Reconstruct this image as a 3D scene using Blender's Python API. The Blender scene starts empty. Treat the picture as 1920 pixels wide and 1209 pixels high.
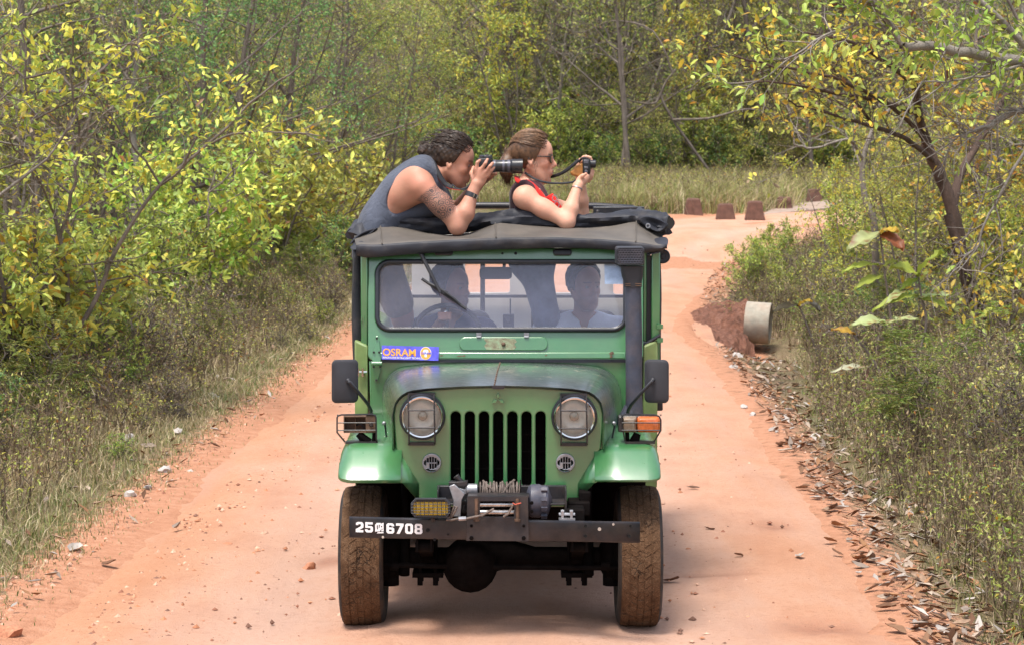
import bpy, bmesh, math, random
import numpy as np
from mathutils import Vector, Matrix, noise as mnoise

random.seed(7)
SC = bpy.context.scene
COL = SC.collection

# ---------------------------------------------------------------- camera
F_PX = 4380.0                      # focal length in pixels of the 1920 wide photograph
PITCH = math.atan(337.5 / F_PX)
CAM_H = 2.5
cam_data = bpy.data.cameras.new('camera')
cam_data.sensor_width = 36.0
cam_data.lens = F_PX / 1920.0 * 36.0
cam_data.clip_start = 0.1
cam_data.clip_end = 3000.0
cam_data.dof.use_dof = True
cam_data.dof.focus_distance = 12.3
cam_data.dof.aperture_fstop = 9.0
cam = bpy.data.objects.new('camera', cam_data)
cam.location = (0, 0, CAM_H)
cam.rotation_euler = (math.pi / 2 - PITCH, 0, 0)
COL.objects.link(cam)
SC.camera = cam

# ---------------------------------------------------------------- sky and sun (bright overcast)
SUN_EL, SUN_AZ = math.radians(70), math.radians(212)      # azimuth from +Y clockwise: behind the camera, a little left
world = bpy.data.worlds.new('World')
SC.world = world
world.use_nodes = True
wn, wl = world.node_tree.nodes, world.node_tree.links
bg = wn['Background']
sky = wn.new('ShaderNodeTexSky')
sky.sky_type = 'NISHITA'
sky.sun_disc = False
sky.sun_elevation = SUN_EL
sky.sun_rotation = SUN_AZ
sky.air_density = 1.0
sky.dust_density = 3.0
sky.ozone_density = 1.0
hsv = wn.new('ShaderNodeHueSaturation')
hsv.inputs['Saturation'].default_value = 0.62               # high thin cloud veils the blue
wl.new(sky.outputs[0], hsv.inputs['Color'])
wl.new(hsv.outputs[0], bg.inputs['Color'])
bg.inputs['Strength'].default_value = 0.088
sun_d = bpy.data.lights.new('sun', 'SUN')
sun_d.energy = 1.5
sun_d.angle = math.radians(16)
sun_d.color = (1.0, 0.95, 0.87)
sun = bpy.data.objects.new('sun', sun_d)
_sd = Vector((math.sin(SUN_AZ) * math.cos(SUN_EL), math.cos(SUN_AZ) * math.cos(SUN_EL), math.sin(SUN_EL)))
sun.rotation_euler = _sd.to_track_quat('Z', 'Y').to_euler()
sun.location = (-10, -10, 30)
COL.objects.link(sun)

vs = SC.view_settings
vs.view_transform = 'Standard'
vs.look = 'None'
vs.exposure = 1.6
vs.gamma = 1.0
vs.use_curve_mapping = False
SC.cycles.max_bounces = 8
SC.cycles.transparent_max_bounces = 16
SC.cycles.use_denoising = True

# ---------------------------------------------------------------- measuring: a photograph pixel at a given distance Y
_cp, _sp = math.cos(PITCH), math.sin(PITCH)
def W(px, py, Y):
    u, v = (px - 960.0) / F_PX, (604.5 - py) / F_PX
    dy, dz = _cp + _sp * v, -_sp + _cp * v
    s = Y / dy
    return Vector((u * s, Y, CAM_H + dz * s))
def ground_at(px, py, z=0.0):
    u, v = (px - 960.0) / F_PX, (604.5 - py) / F_PX
    dy, dz = _cp + _sp * v, -_sp + _cp * v
    s = (z - CAM_H) / dz
    return Vector((u * s, dy * s, z))

# ---------------------------------------------------------------- tagging
def tag(o, label=None, cat=None, group=None, kind=None):
    if label: o['label'] = label
    if cat: o['category'] = cat
    if group: o['group'] = group
    if kind: o['kind'] = kind
    return o
def empty(name, loc, rz=0.0):
    o = bpy.data.objects.new(name, None)
    o.empty_display_size = 0.2
    o.location = loc
    o.rotation_euler = (0, 0, rz)
    COL.objects.link(o)
    return o
def root_of(p):
    while p is not None and p.parent is not None: p = p.parent
    return p

# ---------------------------------------------------------------- mesh helpers
class MB:
    """collects shapes, builds them as ONE mesh object"""
    def __init__(self): self.v, self.f, self.cuts = [], [], []
    def cut(self):
        """what follows becomes an object of its own"""
        if self.v: self.cuts.append((len(self.v), len(self.f)))
    def add(self, vs_, fs_):
        n = len(self.v)
        self.v.extend([tuple(p) for p in vs_])
        self.f.extend([tuple(i + n for i in f) for f in fs_])
        return self
    def box(self, x0, x1, y0, y1, z0, z1, M=None):
        p = [(x, y, z) for z in (z0, z1) for y in (y0, y1) for x in (x0, x1)]
        if M is not None: p = [M @ Vector(q) for q in p]
        return self.add(p, [(0, 2, 3, 1), (4, 5, 7, 6), (0, 1, 5, 4), (2, 6, 7, 3), (0, 4, 6, 2), (1, 3, 7, 5)])
    def obox(self, c, size, R=None):
        M = Matrix.Translation(Vector(c)) @ (R.to_4x4() if R is not None else Matrix.Identity(4))
        a, b, c_ = (s / 2 for s in size)
        return self.box(-a, a, -b, b, -c_, c_, M)
    def prism(self, pts, off):
        n = len(pts); off = Vector(off)
        p = [Vector(q) for q in pts] + [Vector(q) + off for q in pts]
        f = [tuple(range(n - 1, -1, -1)), tuple(range(n, 2 * n))]
        f += [(i, (i + 1) % n, n + (i + 1) % n, n + i) for i in range(n)]
        return self.add(p, f)
    def tube(self, pts, r, n=8, caps=True, flat=None):
        pts = [Vector(p) for p in pts]
        m = len(pts)
        rs = r if isinstance(r, (list, tuple)) else [r] * m
        t0 = (pts[1] - pts[0]).normalized()
        ref = Vector((0, 0, 1)) if abs(t0.z) < 0.9 else Vector((1, 0, 0))
        nrm = t0.cross(ref).normalized()
        vs_, fs_ = [], []
        for i in range(m):
            t = (pts[min(i + 1, m - 1)] - pts[max(i - 1, 0)])
            t = t.normalized() if t.length > 1e-9 else t0
            nrm = (nrm - t * nrm.dot(t))
            nrm = nrm.normalized() if nrm.length > 1e-6 else t.orthogonal().normalized()
            b = t.cross(nrm)
            for k in range(n):
                a = 2 * math.pi * k / n
                ca, sa = math.cos(a), math.sin(a)
                if flat: sa *= flat
                vs_.append(pts[i] + (nrm * ca + b * sa) * rs[i])
        for i in range(m - 1):
            for k in range(n):
                k2 = (k + 1) % n
                fs_.append((i * n + k, i * n + k2, (i + 1) * n + k2, (i + 1) * n + k))
        if caps:
            fs_.append(tuple(range(n - 1, -1, -1)))
            fs_.append(tuple((m - 1) * n + k for k in range(n)))
        return self.add(vs_, fs_)
    def lathe(self, prof, c, axis='Y', n=32, caps=True, squash=None):
        """prof: list of (radius, offset along the axis)"""
        c = Vector(c)
        vs_, fs_ = [], []
        for r, t in prof:
            for k in range(n):
                a = 2 * math.pi * k / n
                ca, sa = math.cos(a) * r, math.sin(a) * r
                if squash: sa *= squash
                if axis == 'Y': p = Vector((ca, t, sa))
                elif axis == 'X': p = Vector((t, ca, sa))
                else: p = Vector((ca, sa, t))
                vs_.append(c + p)
        m = len(prof)
        for i in range(m - 1):
            for k in range(n):
                k2 = (k + 1) % n
                fs_.append((i * n + k, i * n + k2, (i + 1) * n + k2, (i + 1) * n + k))
        if caps:
            fs_.append(tuple(range(n - 1, -1, -1)))
            fs_.append(tuple((m - 1) * n + k for k in range(n)))
        return self.add(vs_, fs_)
    def rings(self, rings, caps=True, closed=True):
        n = len(rings[0]); vs_, fs_ = [], []
        for r in rings: vs_ += [Vector(p) for p in r]
        for i in range(len(rings) - 1):
            for k in range(n if closed else n - 1):
                k2 = (k + 1) % n
                fs_.append((i * n + k, i * n + k2, (i + 1) * n + k2, (i + 1) * n + k))
        if caps and closed:
            fs_.append(tuple(range(n - 1, -1, -1)))
            fs_.append(tuple((len(rings) - 1) * n + k for k in range(n)))
        return self.add(vs_, fs_)
    def grid(self, rows): return self.rings(rows, caps=False, closed=False)
    def sphere(self, c, r, nu=14, nv=9, R=None):
        c = Vector(c); rx, ry, rz = (r, r, r) if not isinstance(r, (tuple, list)) else r
        vs_ = [Vector((0, 0, -rz))]
        for j in range(1, nv):
            th = math.pi * j / nv - math.pi / 2
            for k in range(nu):
                a = 2 * math.pi * k / nu
                vs_.append(Vector((math.cos(a) * math.cos(th) * rx, math.sin(a) * math.cos(th) * ry, math.sin(th) * rz)))
        vs_.append(Vector((0, 0, rz)))
        fs_ = [(0, 1 + (k + 1) % nu, 1 + k) for k in range(nu)]
        for j in range(nv - 2):
            for k in range(nu):
                a, b = 1 + j * nu + k, 1 + j * nu + (k + 1) % nu
                fs_.append((a, b, b + nu, a + nu))
        L = len(vs_) - 1; s0 = 1 + (nv - 2) * nu
        fs_ += [(s0 + k, s0 + (k + 1) % nu, L) for k in range(nu)]
        return self.add([c + (R @ p if R is not None else p) for p in vs_], fs_)
    def build(self, name, mat, parent=None, bevel=0.0, seg=2, angle=38, solid=0.0, sub=0, at=None, fix=True):
        if self.cuts:
            cs = [(0, 0)] + [c for c in self.cuts if c[0] < len(self.v)] + [(len(self.v), len(self.f))]; o = None
            for (a, fa), (b, fb) in zip(cs[:-1], cs[1:]):
                m = MB(); m.v = self.v[a:b]; m.f = [tuple(i - a for i in f) for f in self.f[fa:fb]]
                o = m.build(name, mat, parent, bevel, seg, angle, solid, sub, at, fix)
            return o
        me = bpy.data.meshes.new(name)
        off = Vector((0, 0, 0))
        if parent is not None: off = Vector(root_of(parent).location)
        if at is not None and parent is None: off = Vector(at)
        me.from_pydata([tuple(Vector(p) - off) for p in self.v], [], self.f)
        if fix:
            bm = bmesh.new(); bm.from_mesh(me)
            bmesh.ops.recalc_face_normals(bm, faces=bm.faces)
            bm.to_mesh(me); bm.free()
        if mat is not None: me.materials.append(mat)
        me.polygons.foreach_set('use_smooth', [True] * len(me.polygons))
        me.set_sharp_from_angle(angle=math.radians(angle))
        o = bpy.data.objects.new(name, me)
        COL.objects.link(o)
        if parent is not None: o.parent = parent
        elif at is not None: o.location = off
        if solid:
            m = o.modifiers.new('solid', 'SOLIDIFY'); m.thickness = solid; m.offset = -1
        if sub:
            m = o.modifiers.new('sub', 'SUBSURF'); m.levels = sub; m.render_levels = sub
        if bevel:
            m = o.modifiers.new('bevel', 'BEVEL'); m.width = bevel; m.segments = seg
            m.limit_method = 'ANGLE'; m.angle_limit = math.radians(35); m.harden_normals = False
        return o

def rr(x0, y0, x1, y1, r, n=6):
    """rounded rectangle outline"""
    if x0 > x1: x0, x1 = x1, x0
    if y0 > y1: y0, y1 = y1, y0
    p = []
    for cx, cy, a0 in ((x1 - r, y1 - r, 0), (x0 + r, y1 - r, 90), (x0 + r, y0 + r, 180), (x1 - r, y0 + r, 270)):
        for k in range(n + 1):
            a = math.radians(a0 + 90 * k / n)
            p.append((cx + r * math.cos(a), cy + r * math.sin(a)))
    return p
def circ(cx, cy, r, n=32, ry=None):
    return [(cx + r * math.cos(2 * math.pi * k / n), cy + (ry or r) * math.sin(2 * math.pi * k / n)) for k in range(n)]

def curve_mesh(cu):
    o = bpy.data.objects.new('tmp', cu)
    COL.objects.link(o)
    dg = bpy.context.evaluated_depsgraph_get()
    me = bpy.data.meshes.new_from_object(o.evaluated_get(dg))
    v = [tuple(x.co) for x in me.vertices]; f = [tuple(p.vertices) for p in me.polygons]
    bpy.data.objects.remove(o); bpy.data.meshes.remove(me); bpy.data.curves.remove(cu)
    return v, f
def plate(mb, loops, thick, fmap, bevel=0.0):
    """filled outline with holes (loops of 2D points), thickened; fmap(u, v, w) gives the world point"""
    cu = bpy.data.curves.new('tmp', 'CURVE')
    cu.dimensions = '2D'; cu.fill_mode = 'BOTH'; cu.extrude = max(thick / 2 - bevel, 0.0)
    cu.bevel_depth = bevel; cu.bevel_resolution = 1; cu.offset = -bevel
    for lp in loops:
        s = cu.splines.new('POLY'); s.points.add(len(lp) - 1)
        for i, (x, y) in enumerate(lp): s.points[i].co = (x, y, 0, 1)
        s.use_cyclic_u = True
    v, f = curve_mesh(cu)
    mb.add([fmap(x, y, z) for x, y, z in v], f)
def text_mesh(mb, s, size, fmap, extrude=0.0006, bold=0.0, width=1.0, align='LEFT'):
    cu = bpy.data.curves.new('tmp', 'FONT')
    cu.body = s; cu.size = size; cu.extrude = extrude; cu.offset = bold; cu.align_x = align
    v, f = curve_mesh(cu)
    mb.add([fmap(x * width, y, z) for x, y, z in v], f)

def np_mesh(name, verts, tris, mat, col=None, parent=None, loc=None, smooth=False, attr='col'):
    """big mesh from numpy arrays: verts (n,3), faces (m,k); col (n,3) is stored as the colour attribute"""
    verts = np.asarray(verts, dtype=np.float32); tris = np.asarray(tris, dtype=np.int32)
    me = bpy.data.meshes.new(name)
    n, m, k = len(verts), len(tris), tris.shape[1]
    me.vertices.add(n); me.vertices.foreach_set('co', verts.ravel())
    me.loops.add(m * k); me.loops.foreach_set('vertex_index', tris.ravel())
    me.polygons.add(m)
    me.polygons.foreach_set('loop_start', np.arange(0, m * k, k, dtype=np.int32))
    me.polygons.foreach_set('use_smooth', np.full(m, smooth, dtype=bool))
    me.update(calc_edges=True)
    if col is not None:
        a = me.color_attributes.new(attr, 'FLOAT_COLOR', 'POINT')
        c = np.ones((n, 4), dtype=np.float32); c[:, :col.shape[1]] = col
        a.data.foreach_set('color', c.ravel())
    if mat is not None: me.materials.append(mat)
    if name is None: return me
    o = bpy.data.objects.new(name, me)
    COL.objects.link(o)
    if loc is not None: o.location = loc
    if parent is not None: o.parent = parent
    return o

# ---------------------------------------------------------------- materials
def lin(r, g, b):
    f = lambda c: (c / 255 / 12.92) if c / 255 <= 0.04045 else ((c / 255 + 0.055) / 1.055) ** 2.4
    return (f(r), f(g), f(b))
class Mat:
    def __init__(self, name):
        self.m = bpy.data.materials.new(name); self.m.use_nodes = True
        self.n, self.l = self.m.node_tree.nodes, self.m.node_tree.links
        self.b = self.n['Principled BSDF']; self.out = self.n['Material Output']
        self.tc = None
    def new(self, t, **kw):
        nd = self.n.new(t)
        for k, v in kw.items(): setattr(nd, k, v)
        return nd
    def co(self, kind='Object'):
        if self.tc is None: self.tc = self.new('ShaderNodeTexCoord')
        return self.tc.outputs[kind]
    def link(self, a, b): self.l.new(a, b)
    def set(self, **kw):
        for k, v in kw.items():
            s = self.b.inputs[k.replace('_', ' ')]
            if isinstance(v, (tuple, list)): s.default_value = (*v, 1.0) if len(v) == 3 else v
            elif isinstance(v, (int, float)): s.default_value = v
            else: self.link(v, s)
        return self
    def noise(self, scale, detail=4, rough=0.6, co=None, stretch=None, dist=0.0):
        co = co or self.co()
        if stretch:
            mp = self.new('ShaderNodeMapping'); mp.inputs['Scale'].default_value = stretch
            self.link(co, mp.inputs[0]); co = mp.outputs[0]
        t = self.new('ShaderNodeTexNoise')
        t.inputs['Scale'].default_value = scale; t.inputs['Detail'].default_value = detail
        t.inputs['Roughness'].default_value = rough; t.inputs['Distortion'].default_value = dist
        self.link(co, t.inputs['Vector'])
        return t.outputs['Fac']
    def ramp(self, fac, stops):
        r = self.new('ShaderNodeValToRGB')
        e = r.color_ramp.elements
        while len(e) < len(stops): e.new(0.5)
        for i, (p, c) in enumerate(stops):
            e[i].position = p
            e[i].color = (*c, 1.0) if isinstance(c, (tuple, list)) else (c, c, c, 1.0)
        self.link(fac, r.inputs[0])
        return r.outputs[0]
    def mix(self, fac, a, b, mode='MIX'):
        x = self.new('ShaderNodeMix', data_type='RGBA', blend_type=mode)
        for sk, v in ((x.inputs['Factor'], fac), (x.inputs[6], a), (x.inputs[7], b)):
            if isinstance(v, (int, float)): sk.default_value = v
            elif isinstance(v, (tuple, list)): sk.default_value = (*v, 1.0) if len(v) == 3 else v
            else: self.link(v, sk)
        return x.outputs[2]
    def math(self, op, a, b=None):
        x = self.new('ShaderNodeMath', operation=op)
        for sk, v in ((x.inputs[0], a), (x.inputs[1], b)):
            if v is None: continue
            if isinstance(v, (int, float)): sk.default_value = v
            else: self.link(v, sk)
        return x.outputs[0]
    def bump(self, h, strength=0.3, dist=0.01):
        x = self.new('ShaderNodeBump'); x.inputs['Strength'].default_value = strength
        x.inputs['Distance'].default_value = dist
        self.link(h, x.inputs['Height'])
        self.link(x.outputs[0], self.b.inputs['Normal'])
    def attr(self, name='col'):
        a = self.new('ShaderNodeAttribute', attribute_name=name)
        return a
def simple(name, c, rough=0.5, metal=0.0, var=0.25, scale=12.0, bump=0.0, bscale=60.0, spec=0.5, coat=0.0, dust=0.0, dustc=(0.42, 0.25, 0.16)):
    M = Mat(name)
    nz = M.noise(scale)
    lo = tuple(x * (1 - var) for x in c); hi = tuple(min(1, x * (1 + var)) for x in c)
    base = M.ramp(nz, [(0.3, lo), (0.7, hi)])
    if dust:
        dn = M.ramp(M.noise(scale * 0.7, 6, 0.7), [(0.42, 0.0), (0.75, 1.0)])
        base = M.mix(M.math('MULTIPLY', dn, dust), base, dustc)
    M.set(Base_Color=base, Roughness=rough, Metallic=metal)
    M.b.inputs['Specular IOR Level'].default_value = spec
    if coat:
        M.b.inputs['Coat Weight'].default_value = coat; M.b.inputs['Coat Roughness'].default_value = 0.12
    rz = M.ramp(M.noise(scale * 3, 5), [(0.2, max(0.02, rough - 0.12)), (0.8, min(1, rough + 0.12))])
    M.link(rz, M.b.inputs['Roughness'])
    if bump: M.bump(M.noise(bscale, 5), bump, 0.004)
    return M.m
# ================================================================= the setting
def vnoise(x, y, s=0):
    xi, yi = np.floor(x).astype(np.int64), np.floor(y).astype(np.int64)
    fx, fy = x - xi, y - yi
    fx, fy = fx * fx * (3 - 2 * fx), fy * fy * (3 - 2 * fy)
    def h(a, b):
        v = (a * 374761393 + b * 668265263 + s * 982451653) & 0x7fffffff
        v = ((v ^ (v >> 13)) * 1274126177) & 0x7fffffff
        return ((v ^ (v >> 16)) & 0xffff) / 65535.0
    return (h(xi, yi) * (1 - fx) + h(xi + 1, yi) * fx) * (1 - fy) + (h(xi, yi + 1) * (1 - fx) + h(xi + 1, yi + 1) * fx) * fy
def fbm(x, y, s=0, o=4):
    r, a, t = 0.0, 0.5, 0.0
    for k in range(o):
        r = r + a * vnoise(x * 2 ** k, y * 2 ** k, s + k); t += a; a *= 0.5
    return r / t
def sstep(a, b, x):
    t = np.clip((x - a) / (b - a), 0, 1)
    return t * t * (3 - 2 * t)

# centre line of the track: x, y, half width to the left, half width to the right
PATH = np.array([(-0.9, -60, 2.3, 2.3), (-0.6, -10, 2.3, 2.3), (-0.45, 4, 2.3, 2.4), (-0.30, 11, 2.3, 2.36), (-0.07, 18.8, 2.3, 2.32), (0.15, 25.3, 2.3, 2.25),
                 (0.40, 33, 2.3, 2.08), (1.5, 44, 2.5, 2.6), (3.6, 54, 3.2, 2.8), (7, 62, 4.6, 2.8), (11, 66.5, 3.6, 2.8), (16, 70, 3, 3), (24, 74, 3, 3), (40, 80, 3, 3)])
def catmull(P, n):
    out = []
    for i in range(len(P) - 1):
        p0, p1, p2, p3 = P[max(i - 1, 0)], P[i], P[i + 1], P[min(i + 2, len(P) - 1)]
        for t in np.linspace(0, 1, n, endpoint=False):
            m1, m2 = (p2 - p0) / 2, (p3 - p1) / 2
            L = np.linalg.norm(p2[:2] - p1[:2])
            k1 = L / max(np.linalg.norm(m1[:2]), 1e-6); k2 = L / max(np.linalg.norm(m2[:2]), 1e-6)
            m1, m2 = m1 * min(k1, 1), m2 * min(k2, 1)
            out.append((2 * t**3 - 3 * t**2 + 1) * p1 + (t**3 - 2 * t**2 + t) * m1 + (-2 * t**3 + 3 * t**2) * p2 + (t**3 - t**2) * m2)
    out.append(P[-1]); return np.array(out)
ROADC = catmull(PATH, 24)
_tan = np.gradient(ROADC[:, :2], axis=0); _tan /= np.linalg.norm(_tan, axis=1, keepdims=True)
ROADN = np.stack([_tan[:, 1], -_tan[:, 0]], 1)              # points to the right of the track
def road_dist(x, y):
    """signed distance beyond the road edge: negative on the road; second value: +1 right side, -1 left side"""
    x = np.atleast_1d(np.asarray(x, float)); y = np.atleast_1d(np.asarray(y, float))
    sh = x.shape; x = x.ravel(); y = y.ravel()
    d = np.empty(len(x)); sd = np.empty(len(x))
    for a in range(0, len(x), 8000):
        b = min(a + 8000, len(x))
        dx = x[a:b, None] - ROADC[None, :, 0]; dy = y[a:b, None] - ROADC[None, :, 1]
        i = np.argmin(dx * dx + dy * dy, axis=1); r = np.arange(b - a)
        s = dx[r, i] * ROADN[i, 0] + dy[r, i] * ROADN[i, 1]
        dd = np.sqrt(dx[r, i] ** 2 + dy[r, i] ** 2)
        sd[a:b] = np.where(s >= 0, 1, -1)
        d[a:b] = dd - np.where(s >= 0, ROADC[i, 3], ROADC[i, 2])
    return d.reshape(sh), sd.reshape(sh)
PIPE = ground_at(1412, 640, -0.30)
def base_h(x, y):
    return 0.42 * sstep(42, 66, y) + 0.05 * (fbm(x * 0.35 + 40, y * 0.35 + 40, 3, 2) - 0.5)
def terrain(x, y, d=None, sd=None):
    x = np.asarray(x, float); y = np.asarray(y, float)
    if d is None: d, sd = road_dist(x, y)
    h = base_h(x, y)
    e = np.clip(d, 0, None)
    left = 0.05 * np.clip(e, 0, 4) + 0.02 * np.clip(e - 4, 0, 6)
    right = -0.13 * sstep(0.0, 0.7, e) + 0.03 * np.clip(e - 1.5, 0, 6)
    h = h + np.where(sd > 0, right, left)
    h = h + (0.10 * (fbm(x * 0.8 + 9, y * 0.8 + 9, 11, 3) - 0.5) + 0.05 * (vnoise(x * 3 + 50, y * 3 + 50, 12) - 0.5)) * sstep(0.0, 1.0, e)
    dx = x - PIPE.x - 0.15
    g = np.exp(-((dx / np.where(dx < 0, 0.85, 0.9)) ** 2 + ((y - PIPE.y + 1.3) / 2.2) ** 2))
    h = h - 0.43 * g * sstep(-0.05, 0.2, e) 
    h = h + 0.34 * np.clip(y - 88, 0, 45) + 0.20 * np.clip(-14 - x, 0, 40) + 0.2 * np.clip(x - 26, 0, 40)
    return h
def TZ(x, y): return float(terrain(np.array([x]), np.array([y]))[0])

# ---- soil materials
def soil_material():
    M = Mat('verge_soil')
    co = M.co()
    a = M.attr('zone')
    sp = M.new('ShaderNodeSeparateColor'); M.link(a.outputs['Color'], sp.inputs[0])
    n1 = M.noise(1.6, 6, 0.65); n2 = M.noise(9, 6, 0.7); n3 = M.noise(60, 3, 0.7)
    red = M.ramp(n2, [(0.25, (0.36, 0.16, 0.09)), (0.55, (0.48, 0.24, 0.145)), (0.8, (0.54, 0.31, 0.21))])
    dry = M.ramp(n2, [(0.2, (0.10, 0.072, 0.045)), (0.5, (0.21, 0.15, 0.095)), (0.8, (0.33, 0.25, 0.165))])
    moss = M.ramp(n3, [(0.3, (0.07, 0.075, 0.028)), (0.7, (0.17, 0.165, 0.07))])
    gm = M.ramp(M.math('ADD', n1, M.math('MULTIPLY', n2, 0.5)), [(0.62, 0.0), (0.82, 1.0)])
    dry = M.mix(M.math('MULTIPLY', gm, sp.outputs[1]), dry, moss)
    f = M.math('ADD', sp.outputs[0], M.math('MULTIPLY', M.math('SUBTRACT', n2, 0.5), 1.5))
    f = M.ramp(f, [(0.35, 0.0), (0.65, 1.0)])
    M.set(Base_Color=M.mix(f, dry, red), Roughness=0.95)
    M.b.inputs['Specular IOR Level'].default_value = 0.15
    M.bump(M.math('ADD', n2, M.math('MULTIPLY', n3, 0.6)), 0.7, 0.05)
    return M.m
def road_material():
    M = Mat('red_earth_road')
    a = M.attr('zone')
    sp = M.new('ShaderNodeSeparateColor'); M.link(a.outputs['Color'], sp.inputs[0])
    n0 = M.noise(0.55, 5, 0.6); n1 = M.noise(2.2, 6, 0.65, stretch=(1.0, 0.45, 1.0)); n2 = M.noise(26, 5, 0.75); n3 = M.noise(120, 3, 0.8)
    c = M.ramp(n1, [(0.25, (0.44, 0.215, 0.135)), (0.5, (0.55, 0.30, 0.195)), (0.78, (0.59, 0.355, 0.255))])
    c = M.mix(M.ramp(n0, [(0.45, 0.0), (0.75, 0.55)]), c, (0.57, 0.375, 0.29))
    # wheel tracks: pale compacted fines
    c = M.mix(M.math('MULTIPLY', sp.outputs[0], 0.55), c, (0.59, 0.395, 0.31))
    c = M.mix(M.math('MULTIPLY', sp.outputs[1], M.ramp(n2, [(0.3, 0.2), (0.7, 0.95)])), c, (0.52, 0.25, 0.13))
    c = M.mix(M.ramp(n2, [(0.52, 0.0), (0.75, 0.7)]), c, (0.40, 0.19, 0.115))
    c = M.mix(M.ramp(n3, [(0.62, 0.0), (0.8, 0.55)]), c, (0.36, 0.19, 0.125))
    c = M.mix(M.ramp(M.noise(1.1, 6, 0.8, dist=0.6), [(0.60, 0.0), (0.74, 0.5)]), c, (0.37, 0.205, 0.15))
    c = M.mix(M.ramp(M.noise(1.3, 5, 0.65, stretch=(1.4, 0.10, 1.0)), [(0.48, 0.0), (0.72, 0.55)]), c, (0.47, 0.30, 0.235))
    c = M.mix(M.ramp(M.noise(0.8, 6, 0.7, stretch=(1.0, 0.3, 1.0), dist=0.5), [(0.55, 0.0), (0.75, 0.45)]), c, (0.48, 0.215, 0.115))
    # hollows left damp, thrown-up clods round them
    c = M.mix(sp.outputs[2], c, M.ramp(n2, [(0.3, (0.18, 0.07, 0.045)), (0.7, (0.42, 0.19, 0.12))]))
    M.set(Base_Color=c, Roughness=0.92)
    M.b.inputs['Specular IOR Level'].default_value = 0.2
    h = M.math('ADD', M.math('MULTIPLY', n2, 0.7), M.math('MULTIPLY', n3, 0.5))
    M.bump(h, 0.8, 0.03)
    return M.m
m_soil, m_road = soil_material(), road_material()
def bank_material():
    M = Mat('raw_red_bank'); n = M.noise(7, 7, 0.75); v = M.noise(30, 5, 0.8)
    c = M.ramp(n, [(0.3, (0.10, 0.04, 0.025)), (0.5, (0.30, 0.125, 0.075)), (0.72, (0.48, 0.24, 0.16))])
    M.set(Base_Color=M.mix(M.ramp(v, [(0.55, 0.0), (0.75, 0.7)]), c, (0.55, 0.34, 0.26)), Roughness=0.95); M.bump(M.math('ADD', n, v), 1.0, 0.08)
    return M.m

# ---- ground: one sheet to the horizon, finest where the photograph looks
def make_ground():
    ys = np.concatenate([np.linspace(-600, -30, 12, endpoint=False), np.linspace(-30, 9, 30, endpoint=False), np.geomspace(9, 95, 330), np.linspace(96.5, 170, 40), np.geomspace(180, 2200, 14)])
    t = np.concatenate([np.linspace(-1500, -60, 14, endpoint=False), np.linspace(-60, -12, 30, endpoint=False), np.linspace(-12, 13, 210), np.linspace(13.6, 60, 30), np.linspace(90, 1500, 14)])
    X, Y = np.meshgrid(t, ys)
    d, sd = road_dist(X, Y)
    Z = terrain(X, Y, d, sd) - 0.07 * sstep(0.05, -0.6, d)
    nx = len(t); ny = len(ys)
    idx = np.arange(nx * ny).reshape(ny, nx)
    q = np.stack([idx[:-1, :-1], idx[:-1, 1:], idx[1:, 1:], idx[1:, :-1]], -1).reshape(-1, 4)
    pit = np.exp(-(((X - PIPE.x + 0.3) / 0.6) ** 2 + ((Y - PIPE.y + 0.6) / 2.2) ** 2))
    redz = np.clip(sstep(0.9, -0.2, d) * np.where(sd > 0, 0.75, 1.0) + 1.3 * pit * sstep(PIPE.x + .5, PIPE.x, X), 0, 1)
    redz = np.maximum(redz, np.exp(-(((X + 4.2) / 0.8) ** 2 + ((Y - 17.2) / 2.0) ** 2)) * 0.9)
    grn = np.where(sd < 0, 1.0, 0.6) * sstep(0.0, 0.6, d)
    col = np.stack([redz.ravel(), grn.ravel(), np.zeros(nx * ny)], 1)
    o = np_mesh('ground', np.stack([X.ravel(), Y.ravel(), Z.ravel()], 1), q, m_soil, col, smooth=True, attr='zone')
    tag(o, kind='structure')
make_ground()

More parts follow.
